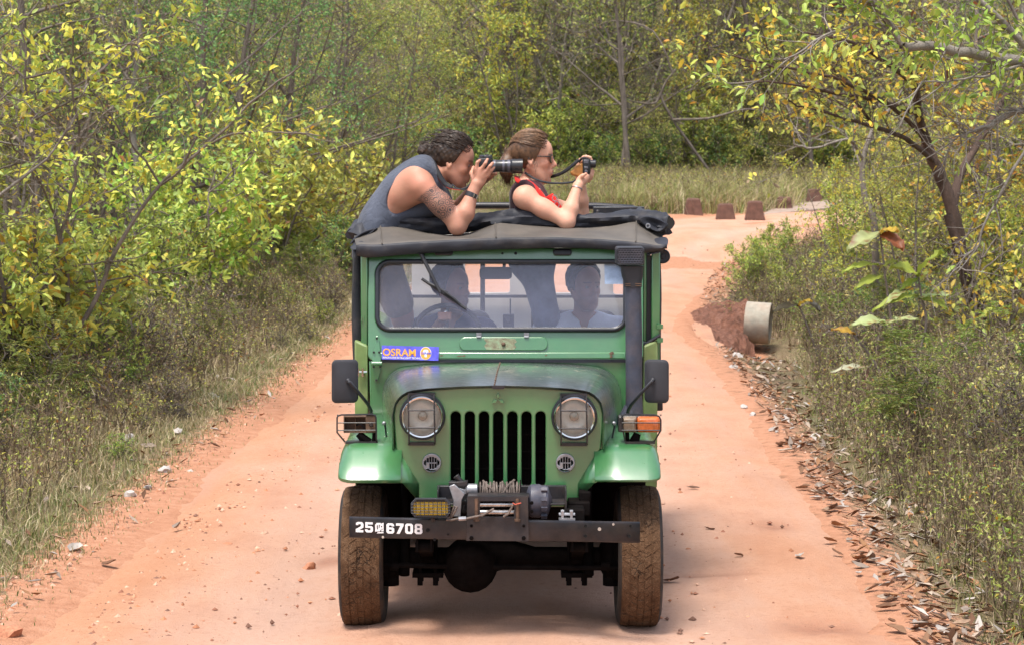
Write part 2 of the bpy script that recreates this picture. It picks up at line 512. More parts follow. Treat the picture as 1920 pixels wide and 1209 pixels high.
def make_road():
    # resample the centre line at an even, distance dependent step
    seg = np.concatenate([[0], np.cumsum(np.linalg.norm(np.diff(ROADC[:, :2], axis=0), axis=1))])
    L = []
    s = 0.0
    while s < seg[-1]:
        L.append(s)
        yy = np.interp(s, seg, ROADC[:, 1])
        s += 2.0 if yy < 8 else 0.055 + max(0, yy - 10) * 0.0065
    L = np.array(L)
    cx, cy = np.interp(L, seg, ROADC[:, 0]), np.interp(L, seg, ROADC[:, 1])
    wl_, wr_ = np.interp(L, seg, ROADC[:, 2]), np.interp(L, seg, ROADC[:, 3])
    nx_, ny_ = np.interp(L, seg, ROADN[:, 0]), np.interp(L, seg, ROADN[:, 1])
    nn = np.hypot(nx_, ny_); nx_ /= nn; ny_ /= nn
    K = 74
    u = np.linspace(-1.16, 1.16, K)[None, :]
    w = np.where(u < 0, wl_[:, None], wr_[:, None])
    off = u * w
    X = cx[:, None] + off * nx_[:, None]; Y = cy[:, None] + off * ny_[:, None]
    e = np.abs(u) * w - w                                     # beyond the nominal edge
    wob = 0.55 * (fbm(X * 0.9 + 7, Y * 0.55 + 3, 21, 4) - 0.5) + 0.12 * (vnoise(X * 7, Y * 5, 22) - 0.5)
    e = e + wob
    Z = base_h(X, Y) + 0.035 * (1 - (np.abs(u)) ** 2) - 0.055 * sstep(-0.5, 0.35, e) - 0.3 * sstep(0.28, 0.7, e)
    trk = np.exp(-((off + 0.95) / 0.33) ** 2) + np.exp(-((off - 1.0) / 0.36) ** 2)
    Z = Z - 0.03 * trk + 0.012 * (vnoise(X * 5 + 3, Y * 1.3, 35) - 0.5)
    Z = Z + 0.020 * (fbm(X * 2.2 + 5, Y * 2.2 + 5, 31, 4) - 0.5) * sstep(9, 12, Y) + 0.010 * (vnoise(X * 16, Y * 16, 33) - 0.5)
    # broad swells where the track climbs to the bend
    Z = Z + 0.10 * np.sin(Y * 0.33 + X * 0.4) * sstep(36, 48, Y) * sstep(75, 60, Y)
    hol = np.zeros_like(X)
    for (px, py, rx, ry) in ((615, 1044, 0.17, 0.30), (1450, 985, 0.17, 0.28), (1330, 1075, 0.3, 0.05), (1540, 1175, 0.35, 0.22), (640, 1040, 0.10, 0.14)):
        g = ground_at(px, py)
        hol = np.maximum(hol, np.exp(-(((X - g.x) / rx) ** 2 + ((Y - g.y) / ry) ** 2)))
    Z = Z - 0.03 * hol + 0.03 * hol * (vnoise(X * 22, Y * 22, 34) - 0.3)
    loose = np.clip(sstep(-0.9, -0.1, e) * np.where(u < 0, 1.0, 0.45), 0, 1)
    col = np.stack([(trk * sstep(-0.1, -0.5, e)).ravel(), loose.ravel(), (hol ** 2 * 0.7).ravel()], 1)
    m = len(L)
    idx = np.arange(m * K).reshape(m, K)
    q = np.stack([idx[:-1, :-1], idx[:-1, 1:], idx[1:, 1:], idx[1:, :-1]], -1).reshape(-1, 4)
    o = np_mesh('dirt_road', np.stack([X.ravel(), Y.ravel(), Z.ravel()], 1), q, m_road, col, smooth=True, attr='zone')
    tag(o, kind='structure')
make_road()
def RZ(x, y):
    cx = float(np.interp(y, ROADC[:180, 1], ROADC[:180, 0])); u = (x - cx) / 2.3; o = x - cx
    return float(base_h(np.array([x]), np.array([y]))[0]) + 0.035 * (1 - u * u) - 0.03 * (math.exp(-((o + .95) / .33) ** 2) + math.exp(-((o - 1.0) / .36) ** 2)) - 0.008

def make_bank():
    """the washed out red slope between the track and the culvert pipe"""
    G = np.array([[(1285, 590, 35), (1305, 574, 35.2), (1340, 564, 35.2), (1385, 560, 34.8), (1414, 566, 34.0)], [(1288, 612, 33.5), (1306, 600, 33.5), (1338, 588, 33.9), (1380, 582, 33.8), (1408, 588, 33.5)],
                  [(1300, 650, 30.6), (1318, 645, 30.9), (1350, 642, 31.6), (1388, 640, 32.3), (1410, 632, 33)], [(1322, 705, 27.4), (1340, 704, 27.6), (1372, 700, 28.2), (1402, 688, 29.6), (1418, 668, 31.6)]])
    P = np.array([[tuple(W(*q)) for q in r] for r in G]); nu, nv = 56, 44
    def interp(A, n, ax):
        t = np.linspace(0, A.shape[ax] - 1, n); i = np.minimum(t.astype(int), A.shape[ax] - 2); f = t - i; f = f * f * (3 - 2 * f) * 0.4 + f * 0.6
        sh = [1, 1, 1]; sh[ax] = n; f = f.reshape(sh); return np.take(A, i, ax) * (1 - f) + np.take(A, i + 1, ax) * f
    Q = interp(interp(P, nu, 1), nv, 0)
    e = np.minimum(np.minimum(np.linspace(0, 1, nu)[None, :], np.linspace(1, 0, nu)[None, :] + 0.1), np.minimum(np.linspace(0, 1, nv)[:, None], np.linspace(1, 0, nv)[:, None]))
    w = sstep(0, 0.12, e)
    n = (fbm(Q[..., 0] * 3.2, Q[..., 1] * 1.8 + Q[..., 2] * 4, 61, 4) - 0.5) * 0.30 + (vnoise(Q[..., 0] * 14, Q[..., 1] * 7 + Q[..., 2] * 12, 62) - 0.5) * 0.09
    Q[..., 2] += n * w - 0.05 * (1 - w); Q[..., 1] -= 0.4 * n * w
    idx = np.arange(nu * nv).reshape(nv, nu); q = np.stack([idx[:-1, :-1], idx[1:, :-1], idx[1:, 1:], idx[:-1, 1:]], -1).reshape(-1, 4)
    o = np_mesh('earth_bank', Q.reshape(-1, 3), q, bank_material(), smooth=False); tag(o, kind='structure')
make_bank()
# ================================================================= the jeep
def paint_material(name, c, worn=False):
    M = Mat(name)
    n1 = M.noise(3.0, 5, 0.6); n2 = M.noise(22, 6, 0.75); n3 = M.noise(140, 3, 0.7)
    lo = tuple(x * 0.82 for x in c); hi = tuple(x * 1.14 for x in c)
    base = M.ramp(n1, [(0.3, lo), (0.7, hi)])
    rough = 0.34
    if worn:
        # black repaint worn through to green and primer along the bonnet
        a = M.attr('worn'); sp = M.new('ShaderNodeSeparateColor'); M.link(a.outputs['Color'], sp.inputs[0])
        f = M.math('ADD', sp.outputs[0], M.math('MULTIPLY', M.math('SUBTRACT', M.noise(5, 6, 0.65, stretch=(1, 0.5, 1)), 0.5), 1.4))
        blk = M.ramp(M.noise(9, 6, 0.7), [(0.3, (0.016, 0.019, 0.028)), (0.7, (0.055, 0.065, 0.08))])
        base = M.mix(M.ramp(f, [(0.36, 0.0), (0.62, 0.93)]), base, blk)
        chip = M.math('MULTIPLY', M.ramp(M.noise(11, 8, 0.8, stretch=(0.7, 1.3, 1), dist=0.4), [(0.585, 0.0), (0.61, 1.0)]), sp.outputs[1])
        base = M.mix(chip, base, M.ramp(n2, [(0.4, (0.30, 0.17, 0.11)), (0.6, (0.55, 0.47, 0.40))]))
    # dust film, small chips and rust freckles
    dust = M.ramp(M.noise(1.7, 6, 0.7), [(0.4, 0.0), (0.8, 0.20)])
    base = M.mix(dust, base, (0.30, 0.22, 0.15))
    sc_ = M.ramp(M.noise(6, 8, 0.9, stretch=(1.0, 1.0, 3.0), dist=1.5), [(0.66, 0.0), (0.69, 0.55)])
    base = M.mix(sc_, base, tuple(min(1, x * 2.0 + 0.05) for x in c))
    rust = M.ramp(M.noise(17, 7, 0.85, dist=0.3), [(0.685, 0.0), (0.705, 1.0)])
    base = M.mix(rust, base, M.ramp(n3, [(0.3, (0.045, 0.02, 0.012)), (0.7, (0.16, 0.07, 0.035))]))
    M.set(Base_Color=base, Roughness=M.ramp(n2, [(0.25, rough - 0.10), (0.75, rough + 0.16)]))
    M.b.inputs['Specular IOR Level'].default_value = 0.5
    M.b.inputs['Coat Weight'].default_value = 1.0; M.b.inputs['Coat Roughness'].default_value = 0.22; M.b.inputs['Coat IOR'].default_value = 1.75
    M.bump(M.math('ADD', M.math('MULTIPLY', n1, 1.0), M.math('MULTIPLY', n3, 0.02)), 0.10, 0.03)
    return M.m
GREEN = (0.041, 0.175, 0.058)
m_green = paint_material('green_paint', GREEN)
m_hood = paint_material('worn_bonnet_paint', GREEN, worn=True)
m_dgreen = simple('faded_olive_paint', (0.15, 0.23, 0.075), 0.5, var=0.3, scale=5, dust=0.3)
m_black = simple('black_steel', (0.014, 0.014, 0.018), 0.38, var=0.4, scale=9, bump=0.12, bscale=90, dust=0.25, dustc=(0.16, 0.11, 0.085))
m_plastic = simple('black_plastic', (0.026, 0.026, 0.032), 0.55, var=0.2, scale=6, bump=0.15, bscale=220)
m_under = simple('greasy_shaded_black_iron', (0.006, 0.005, 0.005), 0.8, var=0.5, scale=14, bump=0.4, bscale=50, dust=0.3, dustc=(0.014, 0.008, 0.006), spec=0.04)  # black lowered further to put the underbody shade into the colour
m_rubber = simple('rubber_gasket', (0.016, 0.017, 0.024), 0.42, var=0.2, scale=8)
m_snork = simple('weathered_grey_plastic', (0.048, 0.053, 0.078), 0.5, var=0.25, scale=14, bump=0.2, bscale=160, dust=0.12)
m_steel = simple('worn_bare_steel', (0.52, 0.50, 0.48), 0.3, 1.0, var=0.3, scale=30, bump=0.15, dust=0.5, dustc=(0.11, 0.06, 0.04))
m_chrome = simple('chrome', (0.72, 0.71, 0.69), 0.12, 1.0, var=0.1, scale=14)
m_galv = simple('dull_metal', (0.33, 0.33, 0.35), 0.45, 0.8, var=0.25, scale=20)
m_rope = simple('dirty_steel_rope', (0.13, 0.10, 0.085), 0.75, 0.2, var=0.5, scale=40, bump=0.4, bscale=300)
m_brass = simple('rusty_brackets', (0.12, 0.07, 0.045), 0.7, 0.2, var=0.5, scale=30, bump=0.3)
m_seat = simple('dark_vinyl', (0.03, 0.03, 0.036), 0.5, var=0.2)
m_inner = simple('grey_cream_lining', (0.50, 0.47, 0.43), 0.7, var=0.15, scale=4, dust=0.15)
m_white = simple('white_lettering', (0.80, 0.80, 0.81), 0.5, var=0.08, scale=70)
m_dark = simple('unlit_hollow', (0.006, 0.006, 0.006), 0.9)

def glass_material(name, tint=(1, 1, 1), dirt=0.12, dirt_haze_c=(0.55, 0.55, 0.6), rough=0.02, ior=1.5):  # dirt: film strength; on the windscreen it carries painted sky haze too
    M = Mat(name)
    tr = M.new('ShaderNodeBsdfTransparent'); tr.inputs[0].default_value = (*tint, 1)
    gl = M.new('ShaderNodeBsdfGlossy'); gl.inputs['Roughness'].default_value = rough
    fr = M.new('ShaderNodeFresnel'); fr.inputs[0].default_value = ior
    df = M.new('ShaderNodeBsdfDiffuse'); df.inputs[0].default_value = (*dirt_haze_c, 1)
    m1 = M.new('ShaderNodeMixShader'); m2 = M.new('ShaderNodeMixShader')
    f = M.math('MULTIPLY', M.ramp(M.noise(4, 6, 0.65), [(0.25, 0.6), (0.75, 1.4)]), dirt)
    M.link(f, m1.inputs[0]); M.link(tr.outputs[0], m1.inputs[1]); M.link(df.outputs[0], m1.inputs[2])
    M.link(fr.outputs[0], m2.inputs[0]); M.link(m1.outputs[0], m2.inputs[1]); M.link(gl.outputs[0], m2.inputs[2])
    M.link(m2.outputs[0], M.out.inputs[0])
    M.n.remove(M.b)
    return M.m
m_wind = glass_material('dusty_sky_haze_glass', (0.95, 0.95, 0.97), 0.065, (0.52, 0.52, 0.74))  # lilac film: dust plus the sky's reflected haze put into its colour
m_lens = glass_material('headlamp_glass', (0.97, 0.96, 0.93), 0.06, (0.6, 0.57, 0.52), 0.04)
m_amber = simple('amber_lens', (0.60, 0.13, 0.025), 0.2, var=0.25, scale=40, coat=0.6, dust=0.2, dustc=(0.2, 0.1, 0.05))
m_clear = simple('yellowed_clear_lens', (0.22, 0.16, 0.11), 0.25, var=0.3, scale=30, coat=0.5)
m_yellow = simple('yellow_fog_lens', (0.42, 0.27, 0.03), 0.3, var=0.4, scale=60, coat=0.4)
def canvas_material(name, c, c2, top=None):
    M = Mat(name)
    n = M.noise(2.5, 6, 0.6); n2 = M.noise(300, 2)
    base = M.ramp(n, [(0.3, c), (0.75, c2)])
    dust = M.ramp(M.noise(6, 6, 0.7), [(0.5, 0.0), (0.8, 0.22)])
    base = M.mix(dust, base, (0.24, 0.19, 0.15))
    M.set(Base_Color=base, Roughness=0.6)
    M.b.inputs['Specular IOR Level'].default_value = 0.4
    M.bump(M.math('ADD', n, M.math('MULTIPLY', n2, 0.05)), 0.25, 0.02)
    return M.m
m_canvas = canvas_material('black_vinyl_canvas', (0.014, 0.015, 0.021), (0.034, 0.036, 0.048))
m_tent = canvas_material('sun_faded_canvas', (0.075, 0.066, 0.057), (0.135, 0.118, 0.10))

JEEP = empty('safari_jeep', (-0.062, 12.0, 0.0))
tag(JEEP, 'green open-topped safari jeep on the red dirt track with a rolled black canvas roof', 'jeep')

def fr2(poly, Y): 
    return [(W(a, b, Y).x, W(a, b, Y).z) for a, b in poly]
def fplate(mb, loops, Y, thick, bevel=0.0, yf=None):
    L = [fr2(p, Y) for p in loops]
    if yf is None: fm = lambda x, z, w: Vector((x, Y + thick / 2 - w, z))
    else: fm = lambda x, z, w: Vector((x, yf(z) + thick / 2 - w, z))
    plate(mb, L, thick, fm, bevel)
def one(fn, name, mat, parent=None, **kw):
    mb = MB(); fn(mb); return mb.build(name, mat, parent or JEEP, **kw)
def px(Y): return Y / F_PX

# ---- windscreen plane (raked back)
ZB = W(940, 675, 12.82).z
RAKE = 0.22
def ywin(z): return 12.82 + (z - ZB) * RAKE
def WW(a, b, off=0.0):
    Y = 12.85
    for _ in range(4): Y = ywin(W(a, b, Y).z) - off
    return W(a, b, Y)
def wplate(mb, loops, thick, bevel=0.0, off=0.0):
    L = [[(WW(a, b, off).x, WW(a, b, off).z) for a, b in p] for p in loops]
    plate(mb, L, thick, lambda x, z, w: Vector((x, ywin(z) - off + thick / 2 - w, z)), bevel)

# ---- grille panel with seven slots
GY = 11.76
def grille(mb):
    out = [(739, 800), (738, 775), (741, 757), (750, 743), (766, 734), (800, 729), (868, 725), (934, 724), (1000, 725), (1068, 729), (1102, 734), (1118, 743), (1127, 757), (1131, 775), (1130, 800), (1127, 838), (1110, 866), (1086, 906), (1084, 950), (786, 950), (784, 906), (758, 866), (742, 838)]
    slots = [rr(c - 9.3, 771, c + 9.3, 912, 9.0, 5) for c in (854.5, 881, 907.6, 934.2, 960.8, 987.3, 1013.6)]
    lamps = [circ(792, 782, 39, 32), circ(1077, 782, 39, 32)]
    horns = [circ(809.5, 867, 15.5, 20), circ(1060, 867, 15.5, 20)]
    fplate(mb, [out] + slots + lamps + horns, GY, 0.03, 0.007)
g_ = one(grille, 'grille_panel', m_green, angle=30)
for cx_ in (792, 1077):
    pass
def rad(mb):
    c0, c1 = W(842, 765, GY + 0.09), W(1027, 925, GY + 0.09)
    mb.box(c0.x, c1.x, GY + 0.09, GY + 0.14, c1.z, c0.z)
    for k in range(64):
        x = c0.x + (c1.x - c0.x) * (k + 0.5) / 64
        mb.box(x - 0.0012, x + 0.0012, GY + 0.075, GY + 0.089, c1.z, c0.z)
    for k in range(5):
        z = c1.z + (c0.z - c1.z) * (k + 0.5) / 5
        mb.box(c0.x, c1.x, GY + 0.07, GY + 0.0745, z - 0.003, z + 0.003)
one(rad, 'radiator', m_under)
def emblem(mb):
    c = W(934, 748, GY - 0.002)
    s = 11.5 * px(GY)
    for a in (90, 210, 330):
        t = math.radians(a); d = Vector((math.cos(t), 0, math.sin(t))); n = Vector((-math.sin(t), 0, math.cos(t)))
        base = c + d * s * 0.08
        q = [base, base + d * s * 0.55 + n * s * 0.34, base + d * s * 1.12, base + d * s * 0.55 - n * s * 0.34]
        c0 = base + d * s * 0.55; top = [c0 + (p_ - c0) * 0.72 + Vector((0, -0.016, 0)) for p_ in q]
        mb.add(q + top, [(4, 5, 6, 7)] + [(i, (i + 1) % 4, 4 + (i + 1) % 4, 4 + i) for i in range(4)])
one(emblem, 'emblem', m_green, angle=20)

# ---- bonnet
def hood():
    F = [(737, 838), (736, 775), (739, 757), (749, 742), (766, 732), (800, 727.5), (868, 723.5), (934, 722), (1000, 723.5), (1068, 727.5), (1102, 732), (1119, 742), (1129, 757), (1132, 775), (1131, 838)]
    B = [(716, 806), (716, 740), (720, 716), (731, 699), (752, 688), (800, 682.5), (868, 680), (940, 679), (1012, 680), (1080, 682.5), (1126, 688), (1148, 699), (1160, 716), (1166, 740), (1166, 806)]
    Yf, Yb = 11.735, 12.80
    mb = MB(); rings = []; N = 16
    n2 = 56
    def dens(P):
        P = np.array(P, float); s = np.concatenate([[0], np.cumsum(np.hypot(*np.diff(P, axis=0).T))]); t = np.linspace(0, s[-1], n2)
        return list(zip(np.interp(t, s, P[:, 0]), np.interp(t, s, P[:, 1])))
    F, B = dens(F), dens(B)
    lip = [W(a + (934 - a) * 0.012, b + 4.5, Yf + 0.012) for a, b in F]
    rings.append(lip)
    for i in range(N + 1):
        s = i / N
        Y = Yf + (Yb - Yf) * s
        ring = []
        for (a, b), (c, d) in zip(F, B):
            p, q = W(a, b, Yf), W(c, d, Yb)
            r = p.lerp(q, s)
            if b < 760: r.z += 0.012 * math.sin(math.pi * s)
            ring.append(r)
        if i == 0: ring = [r + Vector((0, 0.0, -0.0)) for r in ring]
        rings.append(ring)
    mb.grid(rings)
    o = mb.build('bonnet', m_hood, JEEP, angle=50, solid=0.012)
    # wear mask: black towards the front and the shoulders, chips in the middle
    me = o.data; a = me.color_attributes.new('worn', 'FLOAT_COLOR', 'POINT')
    top = max(v.co.z for v in me.vertices)
    for i, v in enumerate(me.vertices):
        k = i % n2; s = (v.co.y + 12 - Yf) / (Yb - Yf); u = k / (n2 - 1)
        side = abs(u - 0.5) * 2
        onside = sstep(0.78, 0.86, side)
        blk = (1.05 - 0.62 * s) * (1 - onside) + 0.55 * sstep(0.55, 0.70, side) * (1 - onside)
        a.data[i].color = (float(np.clip(blk, 0, 1)), float(1 - onside) * (0.25 + 0.75 * float(sstep(0.1, 0.5, s))), 0, 1)
    return o
hood()
def hoodnotch(mb): fplate(mb, [[(919, 722), (949, 722), (944, 729), (924, 729)]], 11.728, 0.012, 0.002)
one(hoodnotch, 'bonnet_catch', m_black)
def seam(mb):
    for k in range(14):
        s = k / 14.5
        p = W(927, 721.5, 11.74).lerp(W(938, 680, 12.79), s); q = W(927, 721.5, 11.74).lerp(W(938, 680, 12.79), min(1, s + 0.06))
        up = Vector((0, 0, 0.013 * math.sin(math.pi * s) + 0.0015))
        mb.tube([p + up, q + up], 0.0035 + 0.002 * random.random(), 5)
one(seam, 'bonnet_seam', m_brass)

# ---- cowl, firewall, body sides
def cowl(mb):
    out = [(692, 677), (1190, 677), (1192, 760), (1192, 900), (694, 900), (694, 760)]
    fplate(mb, [out], 12.83, 0.04, 0.006)
one(cowl, 'cowl', m_green)
def cowl_gap(mb): fplate(mb, [[(700, 673.5), (1188, 673.5), (1188, 679), (700, 679)]], 12.815, 0.05)
one(cowl_gap, 'cowl_seal', m_rubber)
def apron(mb):
    for sx, x0, x1 in ((1, 716, 742), (-1, 1132, 1166)):
        a, b = W(x0, 806, 12.8), W(742 if sx > 0 else 1129, 838, 11.78)
        mb.prism([(a.x, 12.8, a.z + 0.02), (b.x, 11.78, b.z + 0.03), (b.x, 11.78, b.z - 0.05), (a.x, 12.8, b.z - 0.05)], (0.01 * sx, 0, 0)); mb.cut()
one(apron, 'engine_bay_side', m_green)
def bay(mb): mb.box(-0.50, 0.37, 11.92, 12.78, 0.52, 1.02)
one(bay, 'engine_bay_dark_box', m_under)  # plain black box added to keep the engine bay dark
def tub(mb):
    for s, x0, x1 in ((1, 690, 664), (-1, 1206, 1234)):
        a, b = W(x0, 720, 12.86).x, W(x1, 720, 12.86).x
        zt = W(940, 640, 12.9).z
        mb.prism([(a, 12.86, 0.58), (b, 12.90, 0.58), (b, 12.90, zt + 0.01), (a, 12.86, zt - 0.02)], (0, 2.5, 0)); mb.cut()
one(tub, 'body_tub', m_dgreen, bevel=0.012)
def floorpan(mb): mb.box(-0.84, 0.74, 12.85, 15.35, 0.54, 0.60)
one(floorpan, 'floor_pan', m_under)
def doorpost(mb):
    for (a0, a1, b0, b1, yy) in ((676, 690, 470, 700, 12.90), (1222, 1237, 470, 700, 12.93)):
        p, q = W(a0, b0, yy), W(a1, b1, yy)
        mb.box(p.x, q.x, yy, yy + 0.05, q.z, p.z); mb.cut()
    p, q = W(1206, 470, 12.94), W(1212, 640, 12.94)
    mb.box(p.x, q.x, 12.95, 13.0, q.z, p.z)
one(doorpost, 'door_frame', m_green, bevel=0.006)
def doorglass_frame(mb):
    p, q = W(1211, 480, 12.97), W(1223, 640, 12.97)
    mb.box(p.x, q.x, 12.97, 13.02, q.z, p.z); mb.cut()
    a, b = W(1206, 648, 12.9), W(1238, 628, 12.9)
    mb.tube([a, b], 0.010, 8)
one(doorglass_frame, 'door_seal', m_rubber)
def hinges(mb):
    for px_, py_, s in ((1236, 612, 1), (1236, 637, 1), (684, 598, -1)):
        c = W(px_, py_, 12.91); mb.tube([c - Vector((0, 0, 0.018)), c + Vector((0, 0, 0.018))], 0.011, 8)
        mb.box(c.x - 0.012, c.x + 0.02 * s, 12.89, 12.91, c.z - 0.012, c.z + 0.012); mb.cut()
one(hinges, 'door_hinge', m_green)
def curtainL():
    rows = []
    for i in range(17):
        s = i / 16
        py_ = 470 + (765 - 470) * s
        l = 661 + 5 * math.sin(s * 2.6) * 0 + (3 if 0.2 < s < 0.8 else 5) * (s ** 2) * 2.2 - 4 * math.sin(math.pi * s)
        r = 679 - 2 * s
        z = W(670, py_, 12.98).z
        rows.append([Vector((W(l, py_, 12.98).x, 13.3, z)), Vector((W(l, py_, 12.98).x, 13.02, z)), Vector((W(l + 4, py_, 12.96).x, 12.95, z)), Vector((W(r, py_, 12.96).x, 12.955 + 0.01 * math.sin(s * 9), z))])
    MB().grid(rows).build('side_curtain', m_canvas, JEEP, solid=0.006, angle=60)
    rows = []
    for i in range(17):
        s = i / 16
        py_ = 475 + (770 - 475) * s
        r = 1236 + 4 * s + 1.5 * math.sin(s * 7)
        z = W(940, py_, 12.98).z
        rows.append([Vector((W(1231, py_, 12.99).x, 12.985, z)), Vector((W(r, py_, 13.0).x, 13.0, z)), Vector((W(r, py_, 13.0).x + 0.01, 13.06, z)), Vector((W(r, py_, 13.0).x, 13.3, z))])
    MB().grid(rows).build('side_curtain', m_canvas, JEEP, solid=0.006, angle=60)
curtainL()

# ---- windscreen
def wframe(mb):
    out = rr(690, 466, 1206, 675, 10, 4)
    hole = rr(704, 488, 1176, 621, 26, 8)
    wplate(mb, [out, hole], 0.045, 0.006)
FR = one(wframe, 'windscreen_frame', m_green, angle=30)
def gasket(mb):
    pts = [WW(a, b, 0.012) for a, b in rr(707.5, 491, 1172.5, 618, 24, 8)]
    pts.append(pts[0]); pts.append(pts[1])
    mb.tube(pts, 0.0135, 10, caps=False)
one(gasket, 'windscreen_gasket', m_rubber)
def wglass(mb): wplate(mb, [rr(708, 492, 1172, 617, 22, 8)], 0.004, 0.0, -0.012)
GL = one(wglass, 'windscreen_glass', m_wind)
def flange(mb): wplate(mb, [[(700, 660), (1172, 660), (1172, 672), (700, 672)]], 0.02, 0.006, 0.010)
one(flange, 'windscreen_lower_rail', m_green)
def vent(mb): wplate(mb, [rr(861, 631, 1027, 657, 12, 6)], 0.02, 0.005, 0.012)
VT = one(vent, 'air_vent_flap', m_green)
def rustpatch():
    M = Mat('rust_patch')
    n = M.noise(30, 7, 0.75); g = M.co()
    c = M.ramp(n, [(0.3, (0.10, 0.05, 0.03)), (0.5, (0.23, 0.24, 0.15)), (0.75, (0.24, 0.42, 0.25))])
    M.set(Base_Color=c, Roughness=0.8); M.bump(n, 0.4, 0.01)
    return M.m
m_rust = rustpatch()
def rustp(mb):
    random.seed(3)
    pts = [(908 + random.uniform(-3, 3), 634), (930, 633 + random.uniform(-1, 1)), (950, 633.5), (966 + random.uniform(-2, 3), 635), (969, 640), (964, 645), (968, 650), (964, 655), (940, 655.5), (912, 655), (908, 648), (912, 642)]
    wplate(mb, [pts], 0.0012, 0, 0.0135)
one(rustp, 'rust_patch', m_rust, VT)
def knobv(mb): mb.lathe([(0.012, 0), (0.010, -0.008), (0.004, -0.012)], WW(944, 645, 0.014), 'Y', 14)
one(knobv, 'vent_knob', m_brass, VT)
def vhinge(mb):
    for a in (898, 987):
        p = WW(a, 627, 0.012); mb.obox(p, (0.028, 0.012, 0.022)); mb.tube([p + Vector((-0.012, -0.008, -0.012)), p + Vector((0.012, -0.008, -0.012))], 0.006, 8); mb.cut()
one(vhinge, 'vent_hinge', m_galv)
def rustspots(mb):
    for (a, b, w, h) in ((1147, 662, 5, 4), (1146, 668, 3, 3), (828, 666, 3, 1.6), (862, 667, 6, 1.2), (870, 666.5, 3, 2), (1024, 665.5, 2.5, 1.4)):
        wplate(mb, [[(a - w, b), (a - w * .3, b - h * .7), (a + w * .4, b - h), (a + w, b + .2 * h), (a + w * .2, b + h * .6), (a - w * .5, b + h)]], 0.001, 0, 0.0215); mb.cut(); mb.cut()
one(rustspots, 'rust_spot', m_brass)
def topblocks():
    for a in (832, 1054.5):
        mb = MB(); wplate(mb, [rr(a - 17.5, 467.5, a + 17.5, 479.5, 5, 4)], 0.045, 0.008, 0.02)
        mb.build('wiper_motor_cover', m_rubber, JEEP)
topblocks()
def screwholes(mb):
    for a, b, r in ((942, 475.5, 2.2), (967, 475.5, 2.9), (795, 478, 2)):
        mb.lathe([(r * px(12.9), 0), (r * px(12.9) * 0.6, -0.002)], WW(a, b, 0.0012), 'Y', 10); mb.cut()
one(screwholes, 'screw_hole', m_dark)
def wiper():
    r = MB()
    p0, p1 = WW(788, 474, 0.05), WW(826, 549, 0.055)
    r.tube([p0, p0.lerp(p1, 0.4), p1], [0.012, 0.011, 0.009], 8)
    r.lathe([(0.012, 0.03), (0.013, 0), (0.009, -0.012)], p0, 'Y', 12)
    arm = r.build('wiper_arm', m_plastic, JEEP)
    b = MB(); a, c = WW(791, 523, 0.035), WW(874, 579, 0.035)
    b.tube([a, c], 0.009, 6)
    up = Vector((0.006, -0.012, 0.008))
    b.tube([a.lerp(c, 0.12), a.lerp(c, 0.3) + up, a.lerp(c, 0.5) + up * 1.3, a.lerp(c, 0.7) + up, a.lerp(c, 0.9)], 0.007, 6)
    b.obox(a.lerp(c, 0.5) + up, (0.03, 0.015, 0.014))
    b.build('wiper_blade', m_plastic, arm)
wiper()
def frame_hinge():
    mb = MB()
    for loops in ([[(697, 673), (704, 636), (706, 629), (709, 629), (711, 636), (715, 673), (713, 678), (699, 678)]],):
        wplate(mb, loops, 0.012, 0.003, 0.012)
    fplate(mb, [[(698, 684), (715, 684), (713, 695), (709, 713), (705, 717), (701, 713), (698, 695)]], 12.808, 0.02, 0.003)
    mb.tube([W(697, 681, 12.79), W(716, 681, 12.79)], 0.012, 10)
    o = mb.build('windscreen_hinge', m_green, JEEP)
    mb = MB()
    for a, b in ((706.5, 634), (701, 660), (711, 660)): mb.lathe([(0.007, 0), (0.006, -0.004)], WW(a, b, 0.019), 'Y', 8); mb.cut()
    for a, b in ((700.5, 687), (713, 687), (705.5, 712)): mb.lathe([(0.007, 0), (0.006, -0.006)], W(a, b, 12.806), 'Y', 8); mb.cut()
    mb.build('screw', m_black, o)
frame_hinge()

